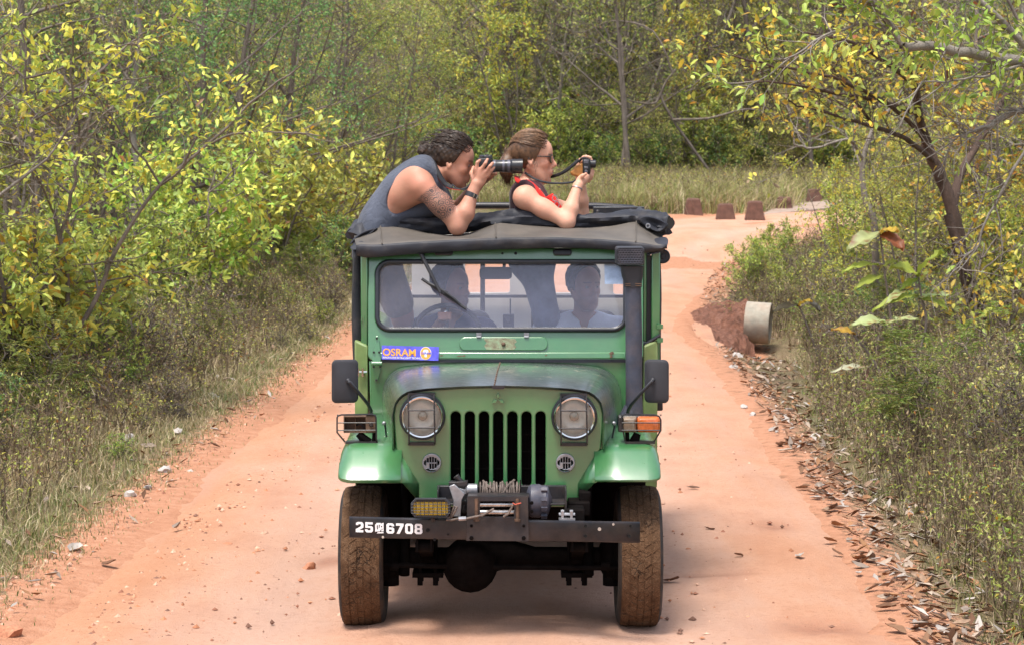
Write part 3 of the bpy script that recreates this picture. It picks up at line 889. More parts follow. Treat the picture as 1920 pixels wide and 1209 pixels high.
# ---- advertising sticker on the windscreen frame
def sticker():
    m_blue = simple('blue_sticker_print', (0.095, 0.085, 0.60), 0.35, var=0.35, scale=26, coat=0.3)
    m_org = simple('orange_sticker_print', (0.78, 0.36, 0.05), 0.4, var=0.2, scale=40)
    m_wht = simple('white_sticker_print', (0.72, 0.68, 0.76), 0.4, var=0.1)
    mb = MB(); wplate(mb, [[(716, 647), (823, 650), (822, 675.5), (716, 673)]], 0.001, 0, 0.0225)
    S = mb.build('sticker', m_blue, JEEP)
    k = px(12.85); tilt = -0.022
    def fm(a, b, lift):
        o = WW(a, b, 0.0); 
        def f(x, y, z):
            zz = o.z + y + x * tilt
            return Vector((o.x + x, ywin(zz) - lift - z, zz))
        return f
    mb = MB(); text_mesh(mb, 'OSRAM', 18.5 * k, fm(717.5, 665.0, 0.0242), 0.0003, 0.4 * k, 1.03); mb.build('lettering', m_org, S, fix=False)
    mb = MB(); text_mesh(mb, 'INNOVATIVE EXTRA LIGHT TECHNOLOGY', 5.0 * k, fm(718, 670.5, 0.0242), 0.0003, 0.12 * k, 0.86); mb.build('small_lettering', m_wht, S, fix=False)
    mb = MB(); o = WW(798.5, 661, 0)
    plate(mb, [circ(0, 0, 10.6 * k, 28, 12.0 * k)], 0.0006, lambda x, y, w: Vector((o.x + x, ywin(o.z + y) - 0.0240 - w, o.z + y))); mb.build('logo_rim', m_wht, S)
    mb = MB()
    plate(mb, [circ(0, 0, 9.7 * k, 28, 11.0 * k)], 0.0006, lambda x, y, w: Vector((o.x + x, ywin(o.z + y) - 0.0250 - w, o.z + y))); mb.build('logo_disc', m_org, S)
    mb = MB()
    plate(mb, [[(-2 * k, -7 * k), (2 * k, -7 * k), (2.4 * k, -1.5 * k), (5 * k, 1.5 * k), (5 * k, 5 * k), (2.6 * k, 7 * k), (-2.6 * k, 7 * k), (-5 * k, 5 * k), (-5 * k, 1.5 * k), (-2.4 * k, -1.5 * k)]], 0.0006, lambda x, y, w: Vector((o.x + x, ywin(o.z + y) - 0.0260 - w, o.z + y))); mb.build('logo_bulb', m_wht, S)
    mb = MB(); text_mesh(mb, 'OSRAM', 5.4 * k, fm(789.6, 662.4, 0.0268), 0.0002, 0.12 * k, 1.05); mb.build('logo_lettering', m_blue, S, fix=False)
sticker()
def paper(mb): wplate(mb, [[(1133, 493), (1168, 492), (1168, 533), (1134, 533)]], 0.001, 0, -0.018)
m_paper = simple('pale_blue_paper', (0.50, 0.66, 0.80), 0.6, var=0.15, scale=30)
one(paper, 'licence_paper', m_paper)

# ---- front wings
def fender(side):
    # px columns from the outer edge to the inner edge
    outer, inner = (635, 752) if side < 0 else (1240, 1115)
    xo, xi = W(outer, 870, 11.64).x, W(inner, 870, 11.66).x
    zt = W(940, 834, 11.80).z; zb = W(940, 903, 11.60).z
    prof = [(12.80, zt + 0.035), (12.4, zt + 0.015), (12.0, zt + 0.004), (11.86, zt), (11.82, zt - 0.002), (11.785, zt - 0.012), (11.755, zt - 0.028), (11.69, zt - 0.085), (11.635, zb + 0.03), (11.618, zb + 0.008), (11.622, zb - 0.002), (11.64, zb - 0.006)]
    rows = []
    L = abs(xi - xo); sg = 1 if xi > xo else -1
    for t, drop, back in ((0.0, 0.075, 0.07), (0.001, 0.055, 0.045), (0.008, 0.036, 0.028), (0.022, 0.018, 0.014), (0.045, 0.004, 0.004), (0.07, 0.0, 0.0), (L * 0.6, 0, 0), (L, 0, 0)):
        row = []
        for i, (y, z) in enumerate(prof):
            zz = z - drop * (1.0 if z > (zt + zb) / 2 else 0.0) + (drop * 0.22 if i >= 8 else 0)
            row.append(Vector((xo + sg * t, y + back * (1.0 if y < 11.9 else 0), zz)))
        rows.append(row)
    # outer skirt hanging down along the side
    sk = [Vector((xo + sg * 0.004, p.y, min(p.z, zb + 0.05))) for p in rows[0]]
    mb = MB(); mb.grid(rows)
    o = mb.build('front_wing', m_green, JEEP, angle=42, solid=-0.006 if side < 0 else 0.006)
    # inner facet that runs down beside the grille
    q = lambda a, b, Y: W(a if side < 0 else 1869 - a, b, Y)
    mb = MB()
    mb.grid([[q(750, 832, 11.83), q(762, 834, 11.85)], [q(750, 850, 11.752), q(768, 862, 11.80)], [q(751, 903, 11.615), q(786, 905, 11.77)], [q(757, 906, 11.63), q(786, 940, 11.78)]])
    mb.build('wing_facet', m_green, o, solid=0.004, angle=20)
    # hollow behind the wheel
    mb = MB(); x0, x1 = (xo + sg * 0.03), (W(784 if side < 0 else 1086, 870, 11.9).x)
    mb.grid([[Vector((x0, 12.50, 0.45)), Vector((x0, 12.48, zt - 0.03)), Vector((x0, 11.80, zt - 0.07))], [Vector((x1, 12.50, 0.45)), Vector((x1, 12.48, zt - 0.03)), Vector((x1, 11.92, zt - 0.07))]])
    mb.build('wheel_arch', m_under, o, solid=0.01)
    mb = MB(); mb.grid([[Vector((xo + sg * 0.006, 11.74, zb + 0.03)), Vector((xo + sg * 0.006, 12.8, zt - 0.09))], [Vector((xo + sg * 0.006, 11.78, zb + 0.0)), Vector((xo + sg * 0.006, 12.8, zt - 0.16))]])
    mb.build('wing_skirt', m_green, o, solid=0.004)
fender(-1); fender(1)

# ---- headlamps
def headlamp(cx_, cy_):
    k = px(11.70)
    c = W(cx_, cy_, 11.70)
    mb = MB(); mb.lathe([(43.5 * k, 0.055), (43.5 * k, 0.012), (42 * k, 0.002), (38.5 * k, 0.004), (38.5 * k, 0.05)], c, 'Y', 40, caps=False)
    H = mb.build('headlight', m_rubber, JEEP)
    mb = MB(); mb.lathe([(40.5 * k, 0.02), (40 * k, -0.004), (38 * k, -0.014), (35.5 * k, -0.012), (34.0 * k, 0.0), (33.8 * k, 0.015)], c, 'Y', 40, caps=False)
    mb.build('rim', m_chrome, H)
    mb = MB(); mb.lathe([(34 * k, 0.01), (32 * k, 0.03), (26 * k, 0.055), (16 * k, 0.075), (7 * k, 0.085), (0.001, 0.086)], c, 'Y', 36, caps=False)
    mb.build('reflector', m_refl, H)
    mb = MB(); mb.lathe([(9 * k, 0.082), (9 * k, 0.05), (7 * k, 0.045), (7 * k, 0.04), (3.5 * k, 0.038), (3.5 * k, 0.03), (0.001, 0.028)], c, 'Y', 20, caps=False)
    mb.build('bulb', m_bulb, H)
    mb = MB()
    rows = []
    n = 40
    for j in range(9):
        r = 33.9 * k * j / 8; row = []
        for i in range(n + 1):
            a = 2 * math.pi * i / n
            x, z = r * math.cos(a), r * math.sin(a)
            y = -0.022 * (1 - (j / 8) ** 2) + 0.0009 * math.sin(x * 900) * (1 if abs(z) < 20 * k else 0.2)
            row.append(c + Vector((x, y, z)))
        rows.append(row)
    mb.grid(rows); mb.build('lens', m_lens, H, angle=80)
    # wire guard
    g = MB(); Y = 11.655
    x0, x1, y0, y1 = cx_ - 25.5, cx_ + 23, cy_ - 44, cy_ + 50
    ty = 11.735
    for a in (x0, x1):
        g.tube([W(a, y0 + 2, ty), W(a - 0.5, y0 + 4, Y + 0.01), W(a, cy_, Y - 0.012), W(a + 1, y1 - 3, Y + 0.01), W(a + 1, y1, ty)], 0.0042, 6)
    for b in (cy_ - 13, cy_ + 20): g.tube([W(x0, b, Y - 0.008), W(x1, b, Y - 0.008)], 0.0042, 6)
    for b in (y0 + 1.5, y1): 
        p, q = W(x0 - 1, b - 3, 11.735), W(x1 + 1, b + 3, 11.735); g.box(p.x, q.x, 11.735, 11.757, q.z, p.z)
    g.build('headlight_guard', m_black, H)
m_refl = simple('silvered_reflector', (0.88, 0.87, 0.83), 0.45, 0.45, var=0.12, scale=25)
m_bulb = simple('bulb_shield', (0.34, 0.30, 0.26), 0.4, 0.6)
headlamp(791.5, 781.5); headlamp(1077, 782.5)
def horn(cx_, cy_):
    k = px(11.75); r = 18 * k; c = W(cx_, cy_, 11.75)
    loops = [circ(c.x, c.z, r, 32)]
    for dx in (-7.2, -2.4, 2.4, 7.2):
        for dz in (-6.0, 6.0):
            w_, h_ = 1.7 * k, (4.6 if abs(dx) > 5 else 5.6) * k
            loops.append(rr(c.x + dx * k - w_, c.z + dz * k * (0.8 if abs(dx) > 5 else 1) - h_, c.x + dx * k + w_, c.z + dz * k * (0.8 if abs(dx) > 5 else 1) + h_, 1.5 * k, 3))
    for s in (-1, 1): loops.append([(c.x + s * 11 * k, c.z + 5 * k), (c.x + s * 14 * k, c.z + 3 * k), (c.x + s * 14.6 * k, c.z), (c.x + s * 14 * k, c.z - 3 * k), (c.x + s * 11 * k, c.z - 5 * k)][::s])
    mb = MB(); plate(mb, loops, 0.014, lambda x, z, w: Vector((x, 11.75 - w, z)), 0.003)
    H = mb.build('horn_grille', m_galv, JEEP)
    mb = MB(); mb.lathe([(r * 0.9, 0.02), (r * 0.85, 0.028)], c, 'Y', 20); mb.build('horn_back', m_dark, H)
horn(809.5, 867); horn(1060, 867)

# ---- indicator lamps in wire cages on the wings
def indicator(side):
    q = lambda a, b, Y: W(a if side < 0 else 1870 - a, b, Y)
    sx = 1 if side < 0 else -1
    Y = 11.88
    a, b = q(644, 779, Y), q(704, 811, Y)
    x0, x1 = min(a.x, b.x), max(a.x, b.x)
    if side > 0: x0, x1 = W(1160, 795, Y).x, W(1238, 795, Y).x; zt_, zb_ = W(0, 780, Y).z, W(0, 811, Y).z
    else: zt_, zb_ = a.z, b.z
    mb = MB()
    if side < 0:
        # lens lost: an open, rusty box
        mb.box(x0, x1, Y + 0.06, Y + 0.065, zb_, zt_)
        for (p, r, s, t) in ((x0, x1, zt_ - 0.008, zt_), (x0, x1, zb_, zb_ + 0.006), (x0, x0 + 0.006, zb_, zt_), (x1 - 0.05, x1, zb_, zt_)):
            mb.box(p, r, Y, Y + 0.06, s, t)
        mb.box(x0 + 0.35 * (x1 - x0), x0 + 0.38 * (x1 - x0), Y + 0.01, Y + 0.06, zb_, zt_)
    else:
        mb.box(x0, x1 - 0.01, Y + 0.03, Y + 0.08, zb_, zt_)
        mb.box(x0, x0 + 0.035, Y - 0.005, Y + 0.06, zb_ + 0.004, zt_ - 0.002)
    I = mb.build('indicator_lamp', m_brass if side < 0 else m_black, JEEP, bevel=0.004)
    if side < 0:
        mb = MB(); c = Vector((x0 + 0.055, Y + 0.04, (zt_ + zb_) / 2 - 0.012))
        mb.tube([c, c + Vector((0.03, -0.01, 0.012)), c + Vector((0.05, 0, -0.012))], 0.006, 6); mb.lathe([(0.012, 0.02), (0.012, 0), (0.008, -0.01)], Vector((x1 - 0.022, Y - 0.0, (zt_ + zb_) / 2)), 'Y', 12)
        mb.build('bulb_holder', m_black, I)
    else:
        m1 = W(1194, 795, Y).x
        def lens(xa, xb, name, mat, rnd):
            mb = MB(); rings = []
            for d, ins in ((0.03, 0.0), (0.0, 0.0), (-0.014, 0.004), (-0.022, 0.012)):
                rings.append([Vector((x, Y + d, z)) for x, z in rr(xa + ins * 0.3, zb_ + 0.003 + ins, xb - ins, zt_ - 0.002 - ins, 0.013 if rnd else 0.005, 4)])
            mb.rings(rings); mb.build(name, mat, I)
        lens(m1 + 0.002, x1, 'amber_lens', m_amber, True)
        lens(W(1168, 795, Y).x, m1 - 0.001, 'clear_lens', m_clear, False)
    # cage
    g = MB(); Yc = Y - 0.045
    out = [(632, 782), (634, 779), (640, 777), (698, 776), (703, 778), (705, 782), (706, 823)]
    if side < 0: pts = [q(647, 828, Y - 0.02), q(632, 810, Yc)] + [q(u, v, Yc) for u, v in out] + [q(706, 828, Y - 0.02)]
    else: pts = [W(1240 - 14, 828, Y - 0.02), W(1239, 806, Yc), W(1239, 786, Yc), W(1236, 780, Yc), W(1228, 777, Yc), W(1172, 776, Yc), W(1166, 779, Yc), W(1165, 790, Yc), W(1172, 826, Y - 0.02)]
    g.tube(pts, 0.0042, 6)
    e0, e1 = (633, 704) if side < 0 else (1239, 1166)
    for b in (792, 806):
        g.tube([W(e0, b, Y + 0.01), W(e0, b, Yc), W(e1, b, Yc), W(e1, b, Y + 0.01)], 0.0034, 6)
    g.tube([W(e0, 777, Y + 0.05), W(e0, 778, Yc + 0.005)], 0.004, 6); g.tube([W(e1, 777, Y + 0.05), W(e1, 778, Yc + 0.005)], 0.004, 6)
    p0, p1 = (648, 708) if side < 0 else (1172, 1228)
    p, r = W(p0, 829, Y - 0.01), W(p1, 826, Y - 0.01); g.box(p.x, r.x, Y - 0.03, Y + 0.03, p.z - 0.004, p.z + 0.006)
    g.build('lamp_cage', m_black, I)
    # bracket
    mb = MB()
    c0 = W(672, 812, Y + 0.02) if side < 0 else W(1195, 812, Y + 0.02); c1 = W(690, 830, Y + 0.02) if side < 0 else W(1188, 830, Y + 0.02)
    mb.tube([c0, c1], [0.018, 0.028], 8); mb.box(c1.x - 0.04, c1.x + 0.05, Y, Y + 0.06, c1.z - 0.01, c1.z + 0.008)
    mb.tube([c1 + Vector((0.03 * sx, 0, 0)), c1 + Vector((0.035 * sx, 0, 0.07))], 0.012, 6)
    mb.build('bracket', m_under, I)
indicator(-1); indicator(1)
def latches():
    for a, b, c, d, Y in ((721, 793, 725, 826, 12.05), (1152, 793, 1147, 826, 12.05)):
        mb = MB(); mb.tube([W(a - 3, b - 2, Y), W(a + 1, b + 3, Y), W(c, d - 2, Y)], [0.013, 0.011, 0.008], 8, flat=0.5)
        L = mb.build('bonnet_latch', m_rubber, JEEP)
        mb = MB(); mb.sphere(W(a - 1, b, Y - 0.01), 0.012, 10, 6); mb.cut(); mb.sphere(W(c, d, Y), 0.012, 10, 6); mb.build('latch_pin', m_galv, L)
latches()

# ---- mirrors
def mirror(side):
    Y = 12.1
    x0, y0, x1, y1 = (622, 674, 671, 755) if side < 0 else (1209, 674, 1254, 755)
    mb = MB(); rings = []
    for d, ins in ((0.028, 1.5), (0.02, 0.0), (0.004, 0.0), (-0.004, 1.2), (-0.008, 4.0)):
        rings.append([Vector((W(a, b, Y).x, Y + d + (0.012 * (1 if side < 0 else -1)) * ((a - (x0 + x1) / 2) / 24), W(a, b, Y).z)) for a, b in rr(x0 + ins, y0 + ins, x1 - ins, y1 - ins, 9, 5)])
    mb.rings(rings)
    R = mb.build('side_mirror', m_plastic, JEEP, angle=30)
    a = MB()
    if side < 0: pts = [W(653, 713, Y - 0.01), W(656, 716, Y - 0.03), W(668, 730, Y - 0.02), W(690, 757, 12.2), W(696, 770, 12.3), W(698, 800, 12.4)]
    else: pts = [W(1224, 712, Y - 0.01), W(1222, 715, Y - 0.03), W(1206, 732, Y - 0.02), W(1184, 757, 12.15), W(1178, 768, 12.3), W(1174, 800, 12.4)]
    a.tube(pts, [0.008, 0.0095, 0.0095, 0.0095, 0.0095, 0.0095], 10)
    a.sphere(pts[0], 0.013, 10, 6)
    a.build('mirror_arm', m_plastic, R)
    g = MB(); rings = [[Vector((W(u, v, Y).x, Y + 0.030, W(u, v, Y).z)) for u, v in rr(x0 + 3, y0 + 3, x1 - 3, y1 - 3, 8, 5)], [Vector((W(u, v, Y).x, Y + 0.032, W(u, v, Y).z)) for u, v in rr(x0 + 3, y0 + 3, x1 - 3, y1 - 3, 8, 5)]]
    g.rings(rings); g.build('mirror_glass', m_chrome, R)
mirror(-1); mirror(1)
def clamp(mb):
    c = W(676, 697, 12.85)
    mb.tube([c - Vector((0.03, 0, 0)), c + Vector((0.035, 0, 0))], 0.008, 8)
    for dx in (-0.012, 0.012): mb.obox(c + Vector((dx, 0, 0)), (0.01, 0.03, 0.045))
one(clamp, 'mirror_clamp', m_chrome)
def spare_lamp():
    mb = MB(); c = W(1243, 481, 13.0); k = px(13.0)
    mb.lathe([(0.001, 0.05), (13.5 * k, 0.05), (13.8 * k, 0.0), (12 * k, -0.012), (11 * k, -0.006), (5 * k, -0.004), (4 * k, -0.01), (0.001, -0.011)], c, 'Y', 24, caps=False)
    mb.tube([c + Vector((0, 0.03, 0)), c + Vector((-0.05, 0.03, 0.0))], 0.012, 8)
    mb.build('marker_lamp', m_plastic, JEEP)
spare_lamp()

# ---- snorkel
def snorkel():
    Y = 12.55; mb = MB(); rings = []
    for (b, l, r) in ((776, 1172, 1206), (760, 1173, 1205), (740, 1173.5, 1203.5), (640, 1173, 1204), (537, 1171.5, 1202)):
        rings.append([Vector((x, Y + d, W(0, b, Y).z)) for x, d in rr(W(l, b, Y).x, -0.05, W(r, b, Y).x, 0.05, 0.035, 6)])
    mb.rings(rings)
    S = mb.build('snorkel', m_snork, JEEP)
    mb = MB(); rings = []
    for (b, l, r) in ((538, 1170, 1203), (528, 1169.5, 1203), (518, 1166, 1205), (503, 1163.5, 1206), (499, 1162, 1207)):
        rings.append([Vector((x, Y + d, W(0, b, Y).z)) for x, d in rr(W(l, b, Y).x, -0.055, W(r, b, Y).x, 0.055, 0.03, 6)])
    mb.rings(rings); mb.build('snorkel_neck', m_plastic, S)
    mb = MB(); rings = []
    Yh = Y - 0.09
    for d, ins in ((0.16, 2), (0.15, 0), (0.012, 0), (0.0, 1.5), (0.004, 3.5)):
        rings.append([Vector((W(a, b, Yh).x, Yh + d, W(a, b, Yh).z)) for a, b in rr(1155 + ins, 464 + ins, 1208.5 - ins, 498 - ins, 5, 4)])
    mb.rings(rings); mb.build('snorkel_head', m_plastic, S, angle=30)
    mb = MB()
    for i in range(9):
        for j in range(6):
            cx_ = 1161 + i * 5.3 + (2.6 if j % 2 else 0); cz = 470 + j * 4.4
            if cx_ > 1204: continue
            hexp = [W(cx_ + 2.9 * math.cos(math.radians(60 * t)), cz + 2.2 * math.sin(math.radians(60 * t)), Yh - 0.001) for t in range(7)]
            mb.tube(hexp, 0.0016, 4, caps=False)
    mb.build('snorkel_mesh', m_snork, S)
    mb = MB(); 
    for b in (531, 534.5): mb.box(W(1171, b, Y).x, W(1181, b, Y).x, Y - 0.062, Y - 0.058, W(0, b + .8, Y).z, W(0, b - .8, Y).z); mb.box(W(1190, b, Y).x, W(1202, b, Y).x, Y - 0.062, Y - 0.058, W(0, b + .8, Y).z, W(0, b - .8, Y).z)
    mb.build('snorkel_clamp', m_brass, S)
    mb = MB(); mb.tube([W(1188, 765, Y), W(1180, 782, Y), W(1168, 795, Y), W(1150, 800, Y + 0.05)], [0.052, 0.055, 0.05, 0.045], 12); mb.build('snorkel_elbow', m_snork, S)
snorkel()

# ---- bumper
BY = 11.42
def bump_z(a): return (a - 655) / (1200 - 655) * 10.0       # it hangs a little lower on one side
def bumper():
    mb = MB(); rows = []
    prof = [(BY + 0.07, 4), (BY + 0.012, 0), (BY + 0.003, 1.2), (BY, 3.5), (BY, 36), (BY + 0.003, 38.5), (BY + 0.012, 40), (BY + 0.07, 40)]
    rings = []
    for a in (655, 928, 1200):
        rings.append([W(a, 968 + bump_z(a) + d, BY) + Vector((0, y - BY, 0)) for y, d in prof])
    mb.grid(rings)
    B = mb.build('front_bumper', m_black, JEEP, solid=0.005, angle=25)
    mb = MB()
    for (a, b, r) in ((1124, 989, 3.4), (1150, 980, 2.4), (718, 1004, 2.4)):
        mb.lathe([(r * px(BY), 0), (r * px(BY), -0.0015)], W(a, b + 2, BY - 0.001), 'Y', 12); mb.cut()
    m_hole = simple('pale_daylight_hole', (0.42, 0.36, 0.31), 0.6)
    mb.build('bolt', m_hole, B)  # pale discs, not bolts: daylight through the holes put into colour
    mb = MB()
    for (a, b, r) in ((802, 992, 3.6), (1098, 984, 3), (1098, 1003, 3), (1180, 1003, 3), (1182, 984, 2.4), (815, 1010, 2.6), (840, 1000, 2)):
        mb.lathe([(r * px(BY), 0), (r * px(BY), -0.002), (r * px(BY) * .6, -0.002), (r * px(BY) * .6, -0.0005)], W(a, b + 1, BY - 0.001), 'Y', 12); mb.cut()
    mb.build('bolt_hole', m_dark, B)
    # number painted straight on the steel
    k = px(BY)
    def fm(a, b):
        o = W(a, b, BY)
        return lambda x, y, z: Vector((o.x + x, BY - 0.0024 - z, o.z + y - x * 0.035))
    mb = MB()
    digit(mb, '25', 667, 996.5, fm, k); digit(mb, '6708', 724.5, 999, fm, k)
    # the old script letter between the digits
    f = fm(703.5, 998.8)
    gl = [[(0, 2), (0, 17), (2, 18), (2, 20), (10, 20.4), (11, 19), (16, 21), (16, 4.6), (12, 4), (11, 9), (9, 4), (1, 3.6)], [(2.6, 0), (16, 0.8), (15.6, 3.2), (5.4, 2.4)]]
    hl = [[(3, 15.5), (5, 16), (5.4, 8), (3.4, 7)], [(6.8, 16.5), (9, 17), (8.5, 11), (6.9, 9)], [(10.4, 15.2), (13.6, 13.8), (13.2, 11.6), (11.2, 12.4)], [(12.2, 9.6), (14, 9.4), (13.6, 6.4), (12.6, 6.4)]]
    plate(mb, [[(x * k, y * k) for x, y in p] for p in gl + hl], 0.0006, lambda x, y, z: f(x, y, z))
    mb.build('painted_number', m_white, B, fix=False)
    return B
def digit(mb, s, a, b, fm, k):
    """stencil-like square digits: 14 wide, 20 tall, pitch 17.4"""
    T = 4.6
    for i, ch in enumerate(s):
        f = fm(a + i * 17.6, b + i * 0.35)
        def P(loops): plate(mb, [[(x * k, y * k) for x, y in p] for p in loops], 0.0006, lambda x, y, z: f(x, y, z))
        if ch == '2': P([[(0, 0), (14.5, 0), (14.5, 4.4), (6.5, 4.4), (14.6, 9), (14.9, 12), (14.9, 16), (12.5, 19.6), (4, 19.8), (0.5, 17.6), (0.5, 13.6), (5, 13.6), (5.4, 15.6), (9.6, 15.6), (10, 12.6), (8, 10.4), (0, 6)]])
        if ch == '5': P([[(0, 2.6), (3, 0), (12, 0), (15, 2.6), (15, 10), (12.4, 12.4), (5.2, 12.4), (5.2, 15.4), (14.6, 15.4), (14.6, 19.6), (0.4, 19.6), (0.4, 8.6), (9.6, 8.6), (10.2, 7.8), (10.2, 5), (9.4, 4.2), (5.4, 4.2), (5, 6), (0, 6)]])
        if ch == '6': P([[(0, 3), (3, 0), (12, 0), (15, 3), (15, 9.4), (12.4, 12), (5, 12), (5, 14.6), (6, 15.6), (9.4, 15.6), (10, 14), (14.8, 14), (14.8, 17), (12, 19.8), (3, 19.8), (0, 17)], [(5, 7.8), (10, 7.8), (10.2, 4.4), (5, 4.4)]])
        if ch == '7': P([[(0.4, 19.8), (15, 19.8), (15, 15.6), (7.4, 0), (1.6, 0), (8.6, 15.2), (0.4, 15.2)]])
        if ch == '0': P([[(0, 3), (3, 0), (12, 0), (15, 3), (15, 17), (12, 19.8), (3, 19.8), (0, 17)], [(5, 5.2), (5, 14.8), (6, 15.6), (9, 15.6), (10, 14.8), (10, 5.2), (9, 4.4), (6, 4.4)]])
        if ch == '8': P([[(0, 3), (3, 0), (12, 0), (15, 3), (15, 8.6), (13.6, 10), (14.6, 11.4), (14.6, 17), (12, 19.8), (3, 19.8), (0.4, 17), (0.4, 11.4), (1.4, 10), (0, 8.6)], [(5, 7.8), (10, 7.8), (10.2, 4.2), (5, 4.2)], [(5, 15.4), (10, 15.4), (10, 12), (5, 12)]])
BUMP = bumper()

# ---- winch
def winch():
    k = px(11.5)
    q = lambda a, b, y: W(a, b, y)
    mb = MB()
    p, r = q(820, 909, 11.70), q(1062, 934, 11.70)
    mb.box(p.x, r.x, 11.68, 11.72, r.z, p.z); mb.box(p.x, r.x, 11.52, 11.70, r.z - 0.006, r.z + 0.003)
    for a in (820, 1062): mb.box(q(a - 1.5, 0, 11.6).x, q(a + 1.5, 0, 11.6).x, 11.5, 11.70, q(0, 962 if a > 900 else 934, 11.6).z, p.z + 0.003)
    Wn = mb.build('winch', m_black, JEEP, bevel=0.003)
    # fairlead plate: one frame of four bars in front, with the bracket that wraps the bumper
    mb = MB(); Yp = 11.395
    loops = [[(876, 929), (990, 930), (991, 976), (992, 1014), (874, 1013), (875, 976)], [(900, 939), (964, 939), (964, 968), (900, 968)]]
    fplate(mb, loops, Yp, 0.012, 0.002)
    mb.box(q(876, 0, Yp).x, q(992, 0, Yp).x, Yp + 0.006, Yp + 0.11, q(0, 932, Yp).z, q(0, 929, Yp).z)
    F = mb.build('fairlead_plate', m_black, Wn)
    mb = MB()
    for (a, b, r) in ((884, 1008, 4.2), (982, 1008, 4.2), (884, 985, 3), (982, 985, 3), (870, 942, 4), (870, 958, 4), (997, 942, 3.4), (997, 958, 3.4)):
        mb.lathe([(r * k, 0.006), (r * k, -0.004), (r * k * 0.6, -0.005)], q(a, b, Yp - 0.002), 'Y', 6 if b > 975 else 8); mb.cut()
    mb.build('bolt', m_under, F)
    mb = MB()
    for b, r in ((945, 4.6), (959.5, 5.2)): mb.lathe([(r * k * 0.75, q(898, 0, Yp).x - q(931, 0, Yp).x), (r * k, q(899, 0, Yp).x - q(931, 0, Yp).x), (r * k, q(964, 0, Yp).x - q(931, 0, Yp).x), (r * k * 0.75, q(966, 0, Yp).x - q(931, 0, Yp).x)], q(931, b, Yp + 0.02), 'X', 16); mb.cut()
    mb.build('roller', m_steel, F)
    mb = MB()
    for a in (893.5, 970.5): mb.tube([q(a, 934, Yp + 0.0), q(a, 974, Yp + 0.0)], 0.0095, 10); mb.tube([q(a, 972, Yp - 0.003), q(a, 976, Yp - 0.003)], 0.016, 10); mb.cut()
    mb.build('upright_roller', m_brass, F)
    # drum and rope
    mb = MB(); c = q(935, 922, 11.58); xa, xb = q(897, 0, 11.58).x - c.x, q(976, 0, 11.58).x - c.x
    mb.lathe([(0.03, xa), (0.03, xb)], c, 'X', 16)
    for x_ in (xa, xb): mb.lathe([(0.062, x_ - 0.003), (0.062, x_ + 0.003)], c, 'X', 24)
    D = mb.build('drum', m_under, Wn)
    mb = MB(); n = 17
    for i in range(n):
        x_ = xa + (xb - xa) * (i + 0.5) / n; sl = 0.006 * math.sin(i * 1.7); rad_ = 0.049 + 0.004 * math.sin(i * 2.3)
        mb.tube([c + Vector((x_ + sl * math.cos(t), rad_ * math.sin(t) * 1.0, rad_ * math.cos(t))) for t in [2 * math.pi * j / 18 for j in range(19)]], 0.0058, 6, caps=False)
    mb.tube([c + Vector((xa + 0.02, -0.0, 0.058)), c + Vector((xa + 0.05, -0.045, 0.035)), c + Vector((xa + 0.085, -0.052, 0.0)), c + Vector((xa + 0.09, -0.06, -0.03))], 0.006, 6)
    mb.tube([c + Vector((xb - 0.03, 0.0, 0.062)), c + Vector((xb - 0.06, -0.04, 0.042)), c + Vector((xb - 0.09, -0.055, 0.0)), c + Vector((xb - 0.1, -0.06, -0.03))], 0.006, 6)
    mb.build('winch_rope', m_rope, D)
    # rope tail hooked by the lamp
    mb = MB()
    mb.tube([q(926, 953, Yp - 0.01), q(905, 965, Yp - 0.02), q(885, 969, Yp - 0.02), q(872, 972, Yp - 0.02)], 0.0062, 6)
    mb.cut(); mb.tube([q(862, 971, Yp - 0.02), q(846, 974, Yp - 0.02), q(838, 974, Yp - 0.01), q(840, 970, Yp), q(848, 967, Yp), q(853, 958, Yp - 0.01), q(857, 950, Yp - 0.01), q(852, 948, Yp), q(845, 967, Yp)], 0.0062, 6)
    mb.cut(); mb.tube([q(961, 948, Yp - 0.008), q(953, 962, Yp - 0.012), q(944, 968, Yp - 0.01)], 0.006, 6)
    mb.build('rope_tail', m_rope, Wn)
    mb = MB(); mb.tube([q(874, 971, Yp - 0.02), q(860, 972, Yp - 0.02)], 0.011, 8); mb.build('rope_sleeve', m_galv, Wn)
    mb = MB(); m_red = simple('orange_cord', (0.6, 0.10, 0.05), 0.7); mb.tube([q(961, 942, Yp - 0.012), q(966, 945, Yp - 0.014), q(977, 942, Yp - 0.012)], 0.0028, 5); mb.build('cord_tie', m_red, Wn)
    # gear housing on one side, motor and linkage on the other
    mb = MB(); cc = q(1008, 938, 11.56); e = lambda a: q(a, 0, 11.56).x - cc.x
    mb.lathe([(0.03, e(986)), (0.07, e(991)), (0.082, e(996)), (0.084, e(1012)), (0.076, e(1018)), (0.078, e(1024)), (0.07, e(1029)), (0.03, e(1034)), (0.02, e(1036))], cc, 'X', 28)
    for t in (40, 75, 110, 145, 180, 215): mb.obox(cc + Vector((e(1021), 0.08 * -math.sin(math.radians(t)), 0.08 * math.cos(math.radians(t)))), (0.03, 0.02, 0.02), Matrix.Rotation(math.radians(t), 3, 'X'))
    mb.build('gear_housing', m_snork, Wn)
    mb = MB()
    mb.prism([q(842, 911, 11.47), q(852, 907, 11.47), q(872, 925, 11.47), q(866, 936, 11.47), q(864, 968, 11.47), q(849, 968, 11.47), q(850, 938, 11.47)], (0, 0.02, 0))
    mb.prism([q(853, 912, 11.5), q(875, 918, 11.5), q(875, 926, 11.5), q(857, 925, 11.5)], (0, 0.03, 0))
    mb.lathe([(0.02, -0.03), (0.03, -0.02), (0.03, 0.03)], q(884, 917, 11.52), 'X', 14)
